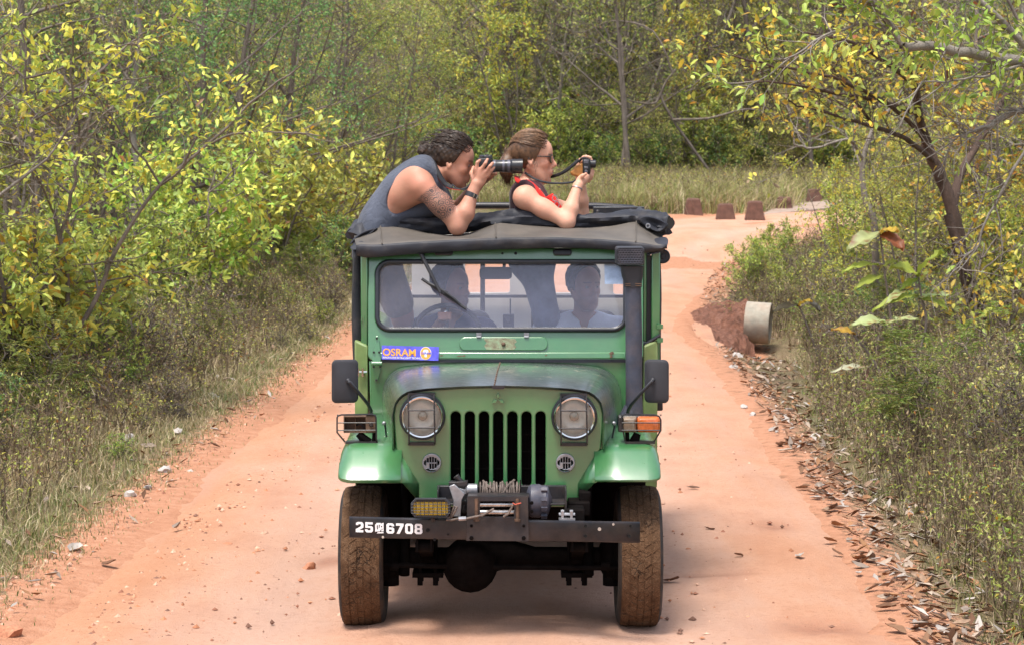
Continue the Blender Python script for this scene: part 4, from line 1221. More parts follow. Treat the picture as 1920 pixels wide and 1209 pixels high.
    mb.build('clutch_lever', m_galv, Wn, bevel=0.003)
    mb = MB(); mb.prism([q(841, 903, 11.5), q(877, 902, 11.5), q(876, 911, 11.5), q(842, 912, 11.5)], (0, 0.06, 0)); mb.tube([q(866, 904, 11.53), q(859, 896, 11.53), q(855, 891, 11.53)], [0.014, 0.014, 0.018], 8)
    mb.tube([q(874, 936, 11.52), q(868, 956, 11.52)], 0.028, 10)
    mb.build('winch_bracket', m_black, Wn, bevel=0.002)
winch()
def foglamp():
    Y = 11.36; oct_ = [(778, 934), (836, 934), (845, 943), (845, 961), (838, 970), (777, 969), (770, 960), (770, 943)]
    mb = MB(); rings = []
    cx_, cy_ = 807.5, 952
    for d, s in ((0.07, 0.7), (0.045, 0.96), (0.01, 1.0), (0.0, 0.97), (0.0, 0.88), (0.012, 0.87)):
        rings.append([Vector((W(cx_ + (a - cx_) * s, cy_ + (b - cy_) * s, Y).x, Y + d, W(cx_ + (a - cx_) * s, cy_ + (b - cy_) * s, Y).z)) for a, b in oct_])
    mb.rings(rings); mb.tube([W(812, 968, Y + 0.05), W(812, 976, Y + 0.07)], 0.012, 8)
    L = mb.build('fog_lamp', m_plastic, JEEP, angle=25)
    mb = MB(); rows = []
    for i in range(33):
        a = 774 + (841 - 774) * i / 32
        rows.append([W(a, 940 + (965 - 940) * j / 6, Y + 0.008) + Vector((0, 0.0016 * math.cos(i * math.pi), 0)) for j in range(7)])
    mb.grid(rows); mb.build('lens', m_yellow, L, angle=20)
    mb = MB()
    for a in range(780, 840, 8): mb.tube([W(a, 939, Y - 0.002), W(a, 966, Y - 0.002)], 0.0016, 4)
    for b in (944.5, 950.5, 956.5, 961.5): mb.tube([W(771, b, Y - 0.002), W(844, b, Y - 0.002)], 0.0016, 4)
    mb.build('lamp_grid', m_plastic, L)
foglamp()
def shackle(mb):
    c = W(1063, 966, 11.47)
    for dx in (-0.022, 0.022): mb.obox(c + Vector((dx, 0, 0.005)), (0.012, 0.03, 0.04)); mb.lathe([(0.01, -0.008), (0.01, 0.008)], c + Vector((dx, 0, 0.02)), 'X', 8)
    mb.tube([c - Vector((0.04, 0, -0.008)), c + Vector((0.04, 0, 0.008))], 0.008, 8); mb.obox(c + Vector((0, 0, -0.02)), (0.08, 0.05, 0.02))
one(shackle, 'tow_shackle', m_galv)
def frame_horn(mb):
    for a in (800, 1080):
        x = W(a, 0, 11.6).x; z0 = W(0, 965, 11.6).z
        mb.box(x - 0.045, x + 0.045, 11.47, 15.2, z0 - 0.06, z0 + 0.05); mb.cut()
    c = W(1085, 948, 11.7); mb.obox(c, (0.11, 0.2, 0.07)); mb.obox(c + Vector((0.03, 0, 0.05)), (0.06, 0.1, 0.06))
one(frame_horn, 'chassis_rail', m_under, bevel=0.008)

# ---- axle and springs
def axle():
    mb = MB(); x0, x1 = -0.68, 0.56; z = 0.36
    mb.tube([(x0, 12.0, z), (-0.34, 12.0, z), (-0.28, 12, z - 0.01)], [0.048, 0.048, 0.07], 14)
    mb.tube([(-0.16, 12.0, z), (-0.02, 12.0, z + 0.015), (0.12, 12.0, z), (x1, 12.0, z)], [0.10, 0.075, 0.05, 0.048], 14)
    A = mb.build('front_axle', m_under, JEEP)
    mb = MB(); mb.sphere((-0.215, 11.99, z - 0.035), (0.145, 0.13, 0.14), 24, 14); mb.lathe([(0.06, -0.19), (0.12, -0.15), (0.14, -0.10)], (-0.215, 11.99, z - 0.03), 'Y', 20)
    mb.build('differential', m_under, A)
    mb = MB(); mb.tube([W(715, 1058, 11.85), W(900, 1062, 11.85), W(1160, 1064, 11.85)], 0.014, 8)
    for a in (740, 1135): mb.tube([W(a - 8, 1060, 11.85), W(a + 8, 1062, 11.85)], 0.024, 8)
    mb.build('tie_rod', m_under, A)
    mb = MB()
    for s, xx in ((-1, -0.63), (1, 0.515)):
        mb.sphere((xx, 12.0, z), (0.07, 0.10, 0.12), 14, 9); mb.tube([(xx, 12.0, z - 0.15), (xx, 12.0, z + 0.15)], 0.045, 10)
        mb.lathe([(0.13, -0.02), (0.13, 0.02)], (xx + s * 0.03, 12.0, z), 'X', 20); mb.cut()
    mb.build('steering_knuckle', m_under, A)
    for a in (800, 1083):
        x = W(a, 0, 12.0).x
        mb = MB()
        for k in range(5):
            L = 0.52 - 0.09 * k
            pts = [(x, 12.0 + L * t, 0.44 - 0.022 * k + 0.05 * t * t) for t in (-1, -0.5, 0, 0.5, 1)]
            mb.rings([[Vector((p[0] - 0.032, p[1], p[2] + 0.008)), Vector((p[0] + 0.032, p[1], p[2] + 0.008)), Vector((p[0] + 0.032, p[1], p[2] - 0.008)), Vector((p[0] - 0.032, p[1], p[2] - 0.008))] for p in pts])
        S = mb.build('leaf_spring', m_under, JEEP)
        mb = MB()
        for dx in (-0.04, 0.04):
            for dy in (-0.06, 0.06): mb.tube([(x + dx, 12 + dy, 0.24), (x + dx, 12 + dy, 0.46)], 0.009, 6); mb.tube([(x + dx, 12 + dy, 0.22), (x + dx, 12 + dy, 0.26)], 0.016, 6)
        mb.box(x - 0.08, x + 0.08, 11.92, 12.08, 0.262, 0.286)
        mb.build('spring_plate', m_under, S)
        mb = MB(); mb.tube([(x - 0.045, 11.5, 0.50), (x + 0.045, 11.5, 0.50)], 0.03, 10); mb.box(x - 0.04, x - 0.03, 11.45, 11.56, 0.48, 0.60); mb.box(x + 0.03, x + 0.04, 11.45, 11.56, 0.48, 0.60)
        mb.build('spring_shackle', m_under, S)
        mb = MB(); xs = x + (0.12 if a < 900 else -0.06) * -1
        mb.tube([(xs, 11.9, 0.28), (xs, 12.0, 0.48)], 0.028, 10); mb.tube([(xs, 12.0, 0.48), (xs, 12.05, 0.78)], 0.022, 10)
        mb.build('shock_absorber', m_under, JEEP)
axle()
def exhaust(mb):
    mb.tube([(0.15, 12.5, 0.42), (0.1, 13.2, 0.36), (0.2, 15.0, 0.36)], 0.05, 10)
    mb.box(-0.35, 0.3, 13.0, 13.6, 0.35, 0.5)
one(exhaust, 'gearbox', m_under)

# ---- wheels
def mud_material():
    M = Mat('muddy_tyre_tread')
    n = M.noise(12, 6, 0.7); g = M.noise(170, 3, 0.8)
    v = M.new('ShaderNodeTexVoronoi', feature='DISTANCE_TO_EDGE'); v.inputs['Scale'].default_value = 26
    wp = M.new('ShaderNodeMixRGB' if False else 'ShaderNodeVectorMath', operation='ADD')
    nz = M.new('ShaderNodeTexNoise'); nz.inputs['Scale'].default_value = 16; M.link(M.co(), nz.inputs['Vector'])
    sc = M.new('ShaderNodeVectorMath', operation='SCALE'); sc.inputs[3].default_value = 0.06; M.link(nz.outputs['Color'], sc.inputs[0])
    M.link(M.co(), wp.inputs[0]); M.link(sc.outputs[0], wp.inputs[1]); M.link(wp.outputs[0], v.inputs['Vector'])
    crack = M.ramp(v.outputs['Distance'], [(0.0, 1.0), (0.035, 0.75), (0.07, 0.0)])
    crack = M.math('MULTIPLY', crack, M.ramp(M.noise(9, 3), [(0.48, 0.0), (0.68, 0.8)]))
    mud = M.ramp(n, [(0.28, (0.065, 0.033, 0.016)), (0.5, (0.14, 0.076, 0.040)), (0.75, (0.20, 0.125, 0.075))])
    mud = M.mix(M.ramp(g, [(0.35, 0.75), (0.6, 0.0)]), mud, (0.035, 0.018, 0.01))
    mud = M.mix(M.ramp(g, [(0.6, 0.0), (0.75, 0.6)]), mud, (0.33, 0.22, 0.14))
    M.set(Base_Color=M.mix(crack, mud, (0.012, 0.010, 0.009)), Roughness=0.9)
    M.b.inputs['Specular IOR Level'].default_value = 0.2
    M.bump(M.math('SUBTRACT', M.math('ADD', M.math('MULTIPLY', g, 0.5), n), crack), 0.8, 0.012)
    return M.m
m_mud = mud_material()
m_tyre = simple('tyre_rubber', (0.013, 0.013, 0.014), 0.75, var=0.3, scale=12, bump=0.3, bscale=70, dust=0.75, dustc=(0.085, 0.047, 0.026))
def wheel(cx_, cy_, side, master=None):
    R = 0.366
    Wl = bpy.data.objects.new('wheel', None); COL.objects.link(Wl); Wl.parent = JEEP
    Wl.location = (cx_ - JEEP.location.x, cy_ - JEEP.location.y, R - 0.004)
    if master:
        for ch in master.children:
            c = ch.copy(); COL.objects.link(c); c.parent = Wl
        Wl.rotation_euler = (1.1, 0, math.pi if side > 0 else 0)
        return Wl
    def part(mb, name, mat, **kw):
        o = mb.build(name, mat, None, **kw); o.parent = Wl; return o
    mb = MB()
    mb.lathe([(0.21, -0.085), (0.225, -0.098), (0.27, -0.113), (0.315, -0.114), (0.340, -0.106), (0.354, -0.094), (0.359, -0.06), (0.360, 0.0), (0.359, 0.06), (0.354, 0.094), (0.340, 0.106), (0.315, 0.114), (0.27, 0.113), (0.225, 0.098), (0.21, 0.085)], (0, 0, 0), 'X', 80, caps=False)
    part(mb, 'tyre', m_tyre, angle=45)
    rnd = random.Random(5)
    mb = MB(); rows = [(-0.090, -0.058), (-0.052, -0.019), (-0.014, 0.014), (0.019, 0.052), (0.058, 0.090)]
    n = 44
    for j, (a, b) in enumerate(rows):
        for i in range(n):
            if rnd.random() < 0.02: continue
            t0 = 2 * math.pi * (i + (0.5 if j % 2 else 0) + rnd.uniform(-.06, .06)) / n; t1 = t0 + 2 * math.pi * (0.90 + rnd.uniform(-.06, .07)) / n
            h = R - rnd.uniform(0.0, 0.004); sk = 0.22 / n * 2 * math.pi * (1 if j < 2 else -1 if j > 2 else 0)
            aa, bb = a - rnd.uniform(0, .003), b + rnd.uniform(0, .003)
            P = []
            tm = (t0 + t1) / 2
            for (rr_, ins) in ((0.350, 0.0), (h, 0.0018)):
                hh = rr_ - (0.010 if (abs(a) > 0.085 or abs(b) > 0.085) and rr_ > 0.355 else 0) * 0
                for (x, t) in ((aa + ins, t0 + ins * 2 + sk), (aa + ins, tm + sk), (aa + ins, t1 - ins * 2 + sk), (bb - ins, t1 - ins * 2 - sk), (bb - ins, tm - sk), (bb - ins, t0 + ins * 2 - sk)):
                    rloc = hh - (0.006 if abs(x) > 0.08 and rr_ > 0.352 else 0)
                    P.append(Vector((x, -rloc * math.sin(t), rloc * math.cos(t))))
            k0 = len(mb.v)
            mb.add(P, [(6, 7, 8, 9, 10, 11)] + [(k, (k + 1) % 6, 6 + (k + 1) % 6, 6 + k) for k in range(6)])
    part(mb, 'tread', m_mud, angle=30)
    mb = MB(); mb.lathe([(0.354, -0.097), (0.359, -0.085), (0.3606, -0.05), (0.3610, 0.0), (0.3606, 0.05), (0.359, 0.085), (0.354, 0.097)], (0, 0, 0), 'X', 80, caps=False); part(mb, 'mud_layer', m_mud)
    mb = MB()
    mb.lathe([(0.20, -0.09), (0.215, -0.085), (0.205, -0.05), (0.19, 0.0), (0.205, 0.05), (0.215, 0.085), (0.20, 0.09)], (0, 0, 0), 'X', 40, caps=False)
    mb.lathe([(0.19, -0.02), (0.13, -0.04), (0.06, -0.05), (0.05, -0.09), (0.001, -0.092)], (0, 0, 0), 'X', 32, caps=False)
    part(mb, 'rim', m_black)
    return Wl
w0 = wheel(-0.767, 12.0, -1); wheel(0.652, 12.0, 1, w0); wheel(-0.765, 14.45, -1, w0); wheel(0.65, 14.45, 1, w0)
def raxle(mb): mb.tube([(-0.7, 14.45, 0.36), (0.58, 14.45, 0.36)], 0.05, 12); mb.sphere((-0.05, 14.45, 0.36), 0.15, 16, 10)
one(raxle, 'rear_axle', m_under)

# ---- roof: canvas front, rolled hatch cover, hoops
def roof_front():
    n = 61
    ridge = [(640, 447), (668, 440), (713, 423), (760, 428), (800, 437), (840, 441.5), (880, 437), (910, 427), (935, 418), (965, 421), (1000, 424), (1050, 427), (1100, 428), (1150, 424), (1196, 414), (1225, 432), (1252, 450)]
    hem_t = [(664, 463), (670, 458), (705, 459), (760, 455), (850, 450), (940, 446), (1040, 445), (1130, 449), (1200, 455), (1235, 461), (1250, 458)]
    hem_b = [(668, 480), (690, 484), (705, 483), (760, 478), (850, 472), (940, 468), (1040, 465), (1100, 466), (1160, 470), (1200, 476), (1240, 471), (1250, 466)]
    def it(P, a): return float(np.interp(a, [p[0] for p in P], [p[1] for p in P]))
    rows = []
    def row(P, Y, x0, x1, wave=0.0, dz=0.0):
        out = []
        for i in range(n):
            s = i / (n - 1); a = x0 + (x1 - x0) * s
            p = W(a, it(P, a), Y + wave * math.sin(i * 1.1) + 0.35 * wave * math.sin(i * 2.7))
            p.z += dz; out.append(p)
        return out
    # hem band
    hb = row(hem_b, 12.875, 668, 1250, 0.006); ht = row(hem_t, 12.865, 668, 1250, 0.003)
    mid = [a.lerp(b, 0.5) + Vector((0, -0.012, 0)) for a, b in zip(hb, ht)]
    q1 = [a.lerp(b, 0.25) + Vector((0, -0.007 + 0.006 * math.sin(i * 0.9), 0)) for i, (a, b) in enumerate(zip(hb, ht))]
    q3 = [a.lerp(b, 0.8) + Vector((0, -0.006, 0)) for a, b in zip(hb, ht)]
    mb = MB(); mb.grid([hb, q1, mid, q3, ht]); mb.build('roof_hem', m_canvas, JEEP, solid=0.005, angle=60)
    rt = row(ridge, 13.33, 664, 1252)
    rows = [ht]
    for k in range(1, 9):
        s = k / 8
        r = []
        for i, (a, b) in enumerate(zip(ht, rt)):
            p = a.lerp(b, s)
            u = i / (n - 1)
            p.z += -0.018 * math.sin(math.pi * s) * (0.5 + 0.5 * math.sin(u * 14 + 1)) + 0.006 * math.sin(u * 40 + s * 5) * math.sin(math.pi * s)
            r.append(p)
        rows.append(r)
    back = [p + Vector((0, 0.05, -0.05)) for p in rt]; rows.append(back)
    mb = MB(); mb.grid(rows); T = mb.build('roof_canvas', m_tent, JEEP, solid=0.006, angle=55)
    mb = MB()
    for (a, b) in (((713, 424), (703, 459)), ((1196, 415), (1201, 455)), ((935, 419), (938, 446))):
        i0 = int((a[0] - 664) / 588 * (n - 1)); 
        pts = [rows[8 - k][min(n - 1, i0)] + Vector((0, -0.004, 0.004)) for k in range(9)]
        mb.tube(pts, 0.004, 5); mb.cut()
    mb.build('canvas_seam', m_tent, T)
roof_front()
def crumple(name, path, rx, rz, amp, seed, mat=None, n=20, sub=6, fl=0.75):
    """a rolled, creased length of canvas along a path"""
    P = [Vector(p) for p in path]
    pts = []
    for i in range(len(P) - 1):
        for k in range(sub): pts.append(P[i].lerp(P[i + 1], k / sub))
    pts.append(P[-1])
    # smooth the path
    for _ in range(3): pts = [pts[0]] + [(pts[i - 1] + pts[i] * 2 + pts[i + 1]) / 4 for i in range(1, len(pts) - 1)] + [pts[-1]]
    rings = []
    m = len(pts)
    for i, c in enumerate(pts):
        t = (pts[min(i + 1, m - 1)] - pts[max(i - 1, 0)]).normalized()
        side = t.cross(Vector((0, 0, 1))).normalized(); up = side.cross(t).normalized()
        ring = []
        f = rx[0] + (rx[1] - rx[0]) * i / (m - 1); g = rz[0] + (rz[1] - rz[0]) * i / (m - 1)
        for k in range(n):
            a = 2 * math.pi * k / n
            v = Vector((math.cos(a) * 1.6 + seed, math.sin(a) * 1.6, i * 0.33))
            d = 1 + amp * mnoise.noise(v) + amp * 0.9 * abs(mnoise.noise(v * 2.3 + Vector((3, 1, 0)))) + amp * 0.5 * math.sin(3 * a + i * 0.22 + seed)
            ring.append(c + side * math.cos(a) * f * d + up * math.sin(a) * g * d)
        rings.append(ring)
    mb = MB(); mb.rings(rings)
    return mb.build(name, mat or m_canvas, JEEP, angle=50)
crumple('rolled_canvas', [W(668, 447, 13.33), W(690, 426, 13.38), W(722, 418, 13.42), W(780, 421, 13.42), W(850, 424, 13.42), W(900, 417, 13.42), W(940, 411, 13.42), W(1000, 411, 13.42), W(1080, 415, 13.42), W(1150, 413, 13.42), W(1196, 409, 13.40), W(1230, 416, 13.36), W(1256, 421, 13.33)], (0.055, 0.075), (0.040, 0.045), 0.34, 1.3)
crumple('rolled_canvas', [W(672, 440, 13.36), W(690, 420, 13.6), W(692, 416, 14.1), W(698, 412, 15.2)], (0.06, 0.05), (0.05, 0.045), 0.35, 5.1)
crumple('rolled_canvas', [W(1240, 432, 13.3), W(1214, 410, 13.6), W(1202, 408, 14.2), W(1190, 402, 15.2)], (0.05, 0.05), (0.04, 0.04), 0.35, 8.4)
def flaps():
    for seed, pts in ((2, [(654, 462), (664, 455), (676, 448), (700, 436), (716, 424), (690, 430), (668, 440), (655, 456)]), (4, [(1198, 402), (1226, 404), (1258, 419), (1254, 428), (1240, 440), (1226, 436), (1206, 424), (1190, 412)])):
        mb = MB(); rings = []
        c = Vector((sum(p[0] for p in pts) / len(pts), sum(p[1] for p in pts) / len(pts), 0))
        for d, s in ((0.14, 0.6), (0.10, 0.95), (0.03, 1.0), (0.0, 0.82), (0.015, 0.45), (0.03, 0.15)):
            rings.append([W(c.x + (a - c.x) * s, c.y + (b - c.y) * s, 13.24 + d + 0.03 * mnoise.noise(Vector((a * 0.1, b * 0.1, seed + s)))) for a, b in pts])
        mb.rings(rings); mb.build('canvas_flap', m_canvas, JEEP, angle=35, sub=1)
    mb = MB(); mb.grid([[W(1203, 452, 13.2), W(1222, 470, 12.9), W(1206, 480, 12.88)], [W(1228, 446, 13.2), W(1240, 462, 12.9), W(1236, 476, 12.88)], [W(1250, 441, 13.25), W(1256, 452, 12.95), W(1248, 468, 12.9)]]); mb.build('canvas_corner', m_canvas, JEEP, solid=0.005, sub=2)
    mb = MB(); mb.grid([[W(652, 464, 13.1), W(662, 470, 12.9)], [W(664, 456, 13.1), W(676, 466, 12.88)], [W(682, 446, 13.15), W(690, 468, 12.88)]]); mb.build('canvas_corner', m_canvas, JEEP, solid=0.005, sub=2)
    mb = MB(); c = W(1215, 424, 13.19)
    mb.tube([c + Vector((0.011 * math.cos(t), 0, 0.011 * math.sin(t))) for t in [2 * math.pi * k / 12 for k in range(13)]], 0.004, 5, caps=False); mb.build('eyelet', m_galv, JEEP)
flaps()
def hoops(mb):
    mb.tube([W(700, 420, 15.15), W(712, 392, 15.2), W(740, 386.5, 15.2), W(930, 386, 15.2), W(1120, 387, 15.2), W(1185, 391, 15.2), W(1204, 398, 15.2), W(1212, 420, 15.15)], 0.022, 10)
    mb.cut(); mb.tube([W(680, 450, 13.45), W(690, 418, 13.45), W(715, 411, 13.45), W(1180, 410, 13.45), W(1210, 416, 13.45), W(1226, 450, 13.45)], 0.018, 10)
    for a, b in ((697, 1), (1198, 1)): mb.cut(); mb.tube([W(a, 414, 13.45), W(a + (8 if a < 900 else -4), 396, 15.2)], 0.018, 8)
    for a in (690, 1215): mb.cut(); mb.tube([(W(a, 420, 15.1).x, 15.1, 0.6), W(a, 420, 15.1)], 0.018, 8)
one(hoops, 'roof_hoop', m_black)
def latchbox(mb):
    p, q = W(1112, 388, 15.1), W(1208, 401, 15.1); mb.box(p.x, q.x, 15.05, 15.16, q.z, p.z)
    c = W(1121, 394, 15.0); mb.tube([c, c + Vector((0, 0, -0.035))], 0.012, 8); mb.sphere(c + Vector((0, 0, -0.045)), 0.018, 10, 6)
one(latchbox, 'hatch_rail', m_black, bevel=0.006)
def cord(mb): mb.tube([W(850, 409.5, 13.50), W(960, 405.5, 13.48), W(1060, 407, 13.47), W(1120, 408.5, 13.46), W(1180, 409, 13.44)], 0.0045, 6)
def cordmat():
    M = Mat('orange_white_cord'); w = M.new('ShaderNodeTexWave'); w.inputs['Scale'].default_value = 28; M.link(M.co(), w.inputs['Vector'])
    M.set(Base_Color=M.ramp(w.outputs['Fac'], [(0.4, (0.55, 0.22, 0.03)), (0.6, (0.55, 0.5, 0.42))]), Roughness=0.8); return M.m
one(cord, 'roof_cord', cordmat())

# ---- cabin
def rearwall(mb):
    out = [(676, 470), (1224, 470), (1224, 640), (676, 640)]
    sc = lambda p, Y=15.15: p
    holes = [rr(738, 470 + 10, 772, 548, 5, 3), rr(872, 482, 956, 549, 5, 3), rr(1030, 482, 1110, 549, 5, 3), rr(1150, 482, 1186, 552, 5, 3)]
    fplate(mb, [[(690, 436), (1212, 436), (1212, 700), (690, 700)]] + holes, 15.15, 0.03, 0.003)
RWall = one(rearwall, 'rear_wall', m_inner)
def rail(mb):
    p, q = W(720, 553, 15.1), W(1190, 558, 15.1); mb.box(p.x, q.x, 15.06, 15.12, q.z, p.z)
    for a in (905, 1000): mb.cut(); mb.tube([W(a, 470, 14.6), W(a, 640, 14.6)], 0.015, 8)
    mb.cut()
    mb.tube([W(865, 470, 13.9), W(868, 520, 13.9), W(873, 545, 13.9)], 0.008, 6)
one(rail, 'cabin_rail', m_black)
def seats():
    for a in (850, 1092):
        Y = 13.78; mb = MB(); rings = []
        for d, ins in ((0.0, 0.03), (0.02, 0.0), (0.10, 0.0), (0.12, 0.03)):
            x = W(a, 0, Y).x
            rings.append([Vector((u, Y + d + (v - 0.9) * 0.12, v)) for u, v in rr(x - 0.22 + ins, 0.85 + ins, x + 0.22 - ins, 1.50 - ins, 0.08, 5)])
        mb.rings(rings); mb.build('seat_back', m_seat, JEEP)
        mb = MB(); mb.box(x - 0.22, x + 0.22, 13.3, 13.8, 0.78, 0.95); mb.build('seat', m_seat, JEEP, bevel=0.04, seg=3)
seats()
def benches(mb):
    mb.box(-0.8, -0.45, 14.0, 15.1, 0.95, 1.05); mb.cut(); mb.box(0.36, 0.70, 14.0, 15.1, 0.95, 1.05)
one(benches, 'bench_seat', m_seat, bevel=0.02)
def wheelS():
    mb = MB(); c = W(838, 628, 13.12); R_ = Matrix.Rotation(math.radians(-32), 3, 'X')
    pts = [c + R_ @ Vector((0.19 * math.cos(t), 0, 0.19 * math.sin(t))) for t in [2 * math.pi * k / 36 for k in range(38)]]
    mb.tube(pts, 0.014, 10, caps=False)
    for t in (90, 210, 330): mb.tube([c, c + R_ @ Vector((0.19 * math.cos(math.radians(t)), 0, 0.19 * math.sin(math.radians(t))))], 0.009, 6)
    mb.tube([c, c + R_ @ Vector((0, -0.16, -0.05))], 0.022, 8)
    mb.build('steering_wheel', m_plastic, JEEP)
wheelS()
def dash(mb):
    p, q = W(700, 624, 13.0), W(1180, 700, 13.0); mb.box(p.x, q.x, 12.96, 13.12, q.z, p.z - 0.02)
one(dash, 'dashboard', m_black, bevel=0.02)
def mirror_in(mb):
    mb2 = []
    rings = []
    for d, ins in ((0.02, 2), (0.0, 0), (-0.008, 1.5)):
        rings.append([W(a, b, 13.1) + Vector((0, d, 0)) for a, b in rr(899 + ins, 501 + ins, 960 - ins, 524 - ins, 7, 4)])
    mb.rings(rings); mb.tube([W(945, 502, 13.11), W(947, 480, 13.05)], 0.009, 6)
one(mirror_in, 'interior_mirror', m_plastic)
def radio(mb):
    p, q = W(943, 590, 13.6), W(964, 616, 13.6); mb.box(p.x, q.x, 13.6, 13.66, q.z - 0.2, p.z)
    mb.tube([W(957, 590, 13.63), W(957, 560, 13.63)], 0.005, 6)
    c = W(953, 599, 13.595); mb.lathe([(0.02, 0), (0.018, -0.006), (0.006, -0.004)], c, 'Y', 12)
one(radio, 'two_way_radio', m_plastic, bevel=0.005)
# ================================================================= people
class SDF:
    """a blended body volume, meshed as one continuous surface"""
    def __init__(self, lo, hi, h):
        self.lo = np.array(lo, float); self.h = h
        self.n = np.ceil((np.array(hi, float) - self.lo) / h).astype(int) + 1
        self.D = np.full(self.n, 1.0, np.float32)
    def region(self, c0, c1, pad):
        a = np.floor((np.minimum(c0, c1) - pad - self.lo) / self.h).astype(int)
        b = np.ceil((np.maximum(c0, c1) + pad - self.lo) / self.h).astype(int) + 1
        a = np.clip(a, 0, self.n); b = np.clip(b, 0, self.n)
        if np.any(b <= a): return None
        ax = [(self.lo[i] + self.h * np.arange(a[i], b[i])).astype(np.float32) for i in range(3)]
        return (slice(a[0], b[0]), slice(a[1], b[1]), slice(a[2], b[2])), ax[0][:, None, None], ax[1][None, :, None], ax[2][None, None, :]
    def join(self, sl, d, k):
        a = self.D[sl]
        if k > 0:
            hh = np.maximum(k - np.abs(a - d), 0) / k
            self.D[sl] = np.minimum(a, d) - hh * hh * k * 0.25
        else: self.D[sl] = np.minimum(a, d)
    def cut(self, sl, d, k):
        a = self.D[sl]
        if k > 0:
            hh = np.maximum(k - np.abs(a + d), 0) / k
            self.D[sl] = np.maximum(a, -d) + hh * hh * k * 0.25
        else: self.D[sl] = np.maximum(a, -d)
    def cap(self, a, b, ra, rb, k=0.02, inf=0.0, sub=False):
        a = np.array(a, float); b = np.array(b, float); ra += inf; rb += inf
        r = self.region(a, b, max(ra, rb) + k + 2.5 * self.h)
        if r is None: return
        sl, X, Y, Z = r
        ab = b - a; L2 = float(ab @ ab) + 1e-12
        t = np.clip(((X - a[0]) * ab[0] + (Y - a[1]) * ab[1] + (Z - a[2]) * ab[2]) / L2, 0, 1)
        d = np.sqrt((X - a[0] - t * ab[0]) ** 2 + (Y - a[1] - t * ab[1]) ** 2 + (Z - a[2] - t * ab[2]) ** 2) - (ra + (rb - ra) * t)
        (self.cut if sub else self.join)(sl, d, k)
    def ell(self, c, rad, R=None, k=0.02, inf=0.0, sub=False, lump=0.0, lf=40.0):
        c = np.array(c, float); rad = np.array(rad, float) + inf
        m = float(rad.max()) + k + 2.5 * self.h
        r = self.region(c, c, m)
        if r is None: return
        sl, X, Y, Z = r
        X, Y, Z = X - c[0], Y - c[1], Z - c[2]
        if R is not None:
            M = np.array(R.transposed(), float)
            X, Y, Z = M[0, 0] * X + M[0, 1] * Y + M[0, 2] * Z, M[1, 0] * X + M[1, 1] * Y + M[1, 2] * Z, M[2, 0] * X + M[2, 1] * Y + M[2, 2] * Z
        k0 = np.sqrt((X / rad[0]) ** 2 + (Y / rad[1]) ** 2 + (Z / rad[2]) ** 2)
        k1 = np.sqrt((X / rad[0] ** 2) ** 2 + (Y / rad[1] ** 2) ** 2 + (Z / rad[2] ** 2) ** 2) + 1e-9
        d = k0 * (k0 - 1) / k1
        if lump: d = d + lump * (np.sin(X * lf + 1.3) * np.sin(Y * lf * 1.1 + .4) * np.sin(Z * lf * .9 + 2) + 0.5 * np.sin(X * lf * 2.3) * np.sin(Z * lf * 2.1 + Y * lf))
        (self.cut if sub else self.join)(sl, d.astype(np.float32), k)
    def plane(self, p, n, k=0.0):
        """keep only the side the normal points away from"""
        p = np.array(p, float); n = np.array(n, float); n /= np.linalg.norm(n)
        ax = [(self.lo[i] + self.h * np.arange(self.n[i])).astype(np.float32) for i in range(3)]
        d = (ax[0][:, None, None] - p[0]) * n[0] + (ax[1][None, :, None] - p[1]) * n[1] + (ax[2][None, None, :] - p[2]) * n[2]
        self.D = np.maximum(self.D, d.astype(np.float32))
    def mesh(self):
        D = self.D
        s = D < 0
        c = np.zeros(np.array(D.shape) - 1, np.int8)
        sl = [slice(0, -1), slice(1, None)]
        for i in (0, 1):
            for j in (0, 1):
                for k in (0, 1): c += s[sl[i], sl[j], sl[k]]
        act = (c > 0) & (c < 8)
        ijk = np.argwhere(act); n = len(ijk)
        idx = np.full(act.shape, -1, np.int32); idx[act] = np.arange(n)
        off = [(i, j, k) for i in (0, 1) for j in (0, 1) for k in (0, 1)]
        V = {o: D[ijk[:, 0] + o[0], ijk[:, 1] + o[1], ijk[:, 2] + o[2]] for o in off}
        acc = np.zeros((n, 3)); cnt = np.zeros(n)
        for a in off:
            for ax in range(3):
                if a[ax] == 0:
                    b = list(a); b[ax] = 1; b = tuple(b)
                    va, vb = V[a], V[b]
                    m = (va < 0) != (vb < 0)
                    t = va[m] / (va[m] - vb[m])
                    acc[m] += np.array(a) + t[:, None] * (np.array(b) - np.array(a)); cnt[m] += 1
        verts = self.lo + (ijk + acc / cnt[:, None]) * self.h
        quads = []
        for ax in range(3):
            u, v = (ax + 1) % 3, (ax + 2) % 3
            sa = [slice(1, -1)] * 3; sb = [slice(1, -1)] * 3
            sa[ax] = slice(0, -1); sb[ax] = slice(1, None)
            A, B = s[tuple(sa)], s[tuple(sb)]
            e = np.argwhere(A != B); e[:, u] += 1; e[:, v] += 1
            inA = s[e[:, 0], e[:, 1], e[:, 2]]
            def cell(du, dv):
                q = e.copy(); q[:, u] += du; q[:, v] += dv
                return idx[q[:, 0], q[:, 1], q[:, 2]]
            Q = np.stack([cell(-1, -1), cell(0, -1), cell(0, 0), cell(-1, 0)], 1)
            Q[~inA] = Q[~inA][:, ::-1]
            quads.append(Q)
        return verts, np.concatenate(quads)
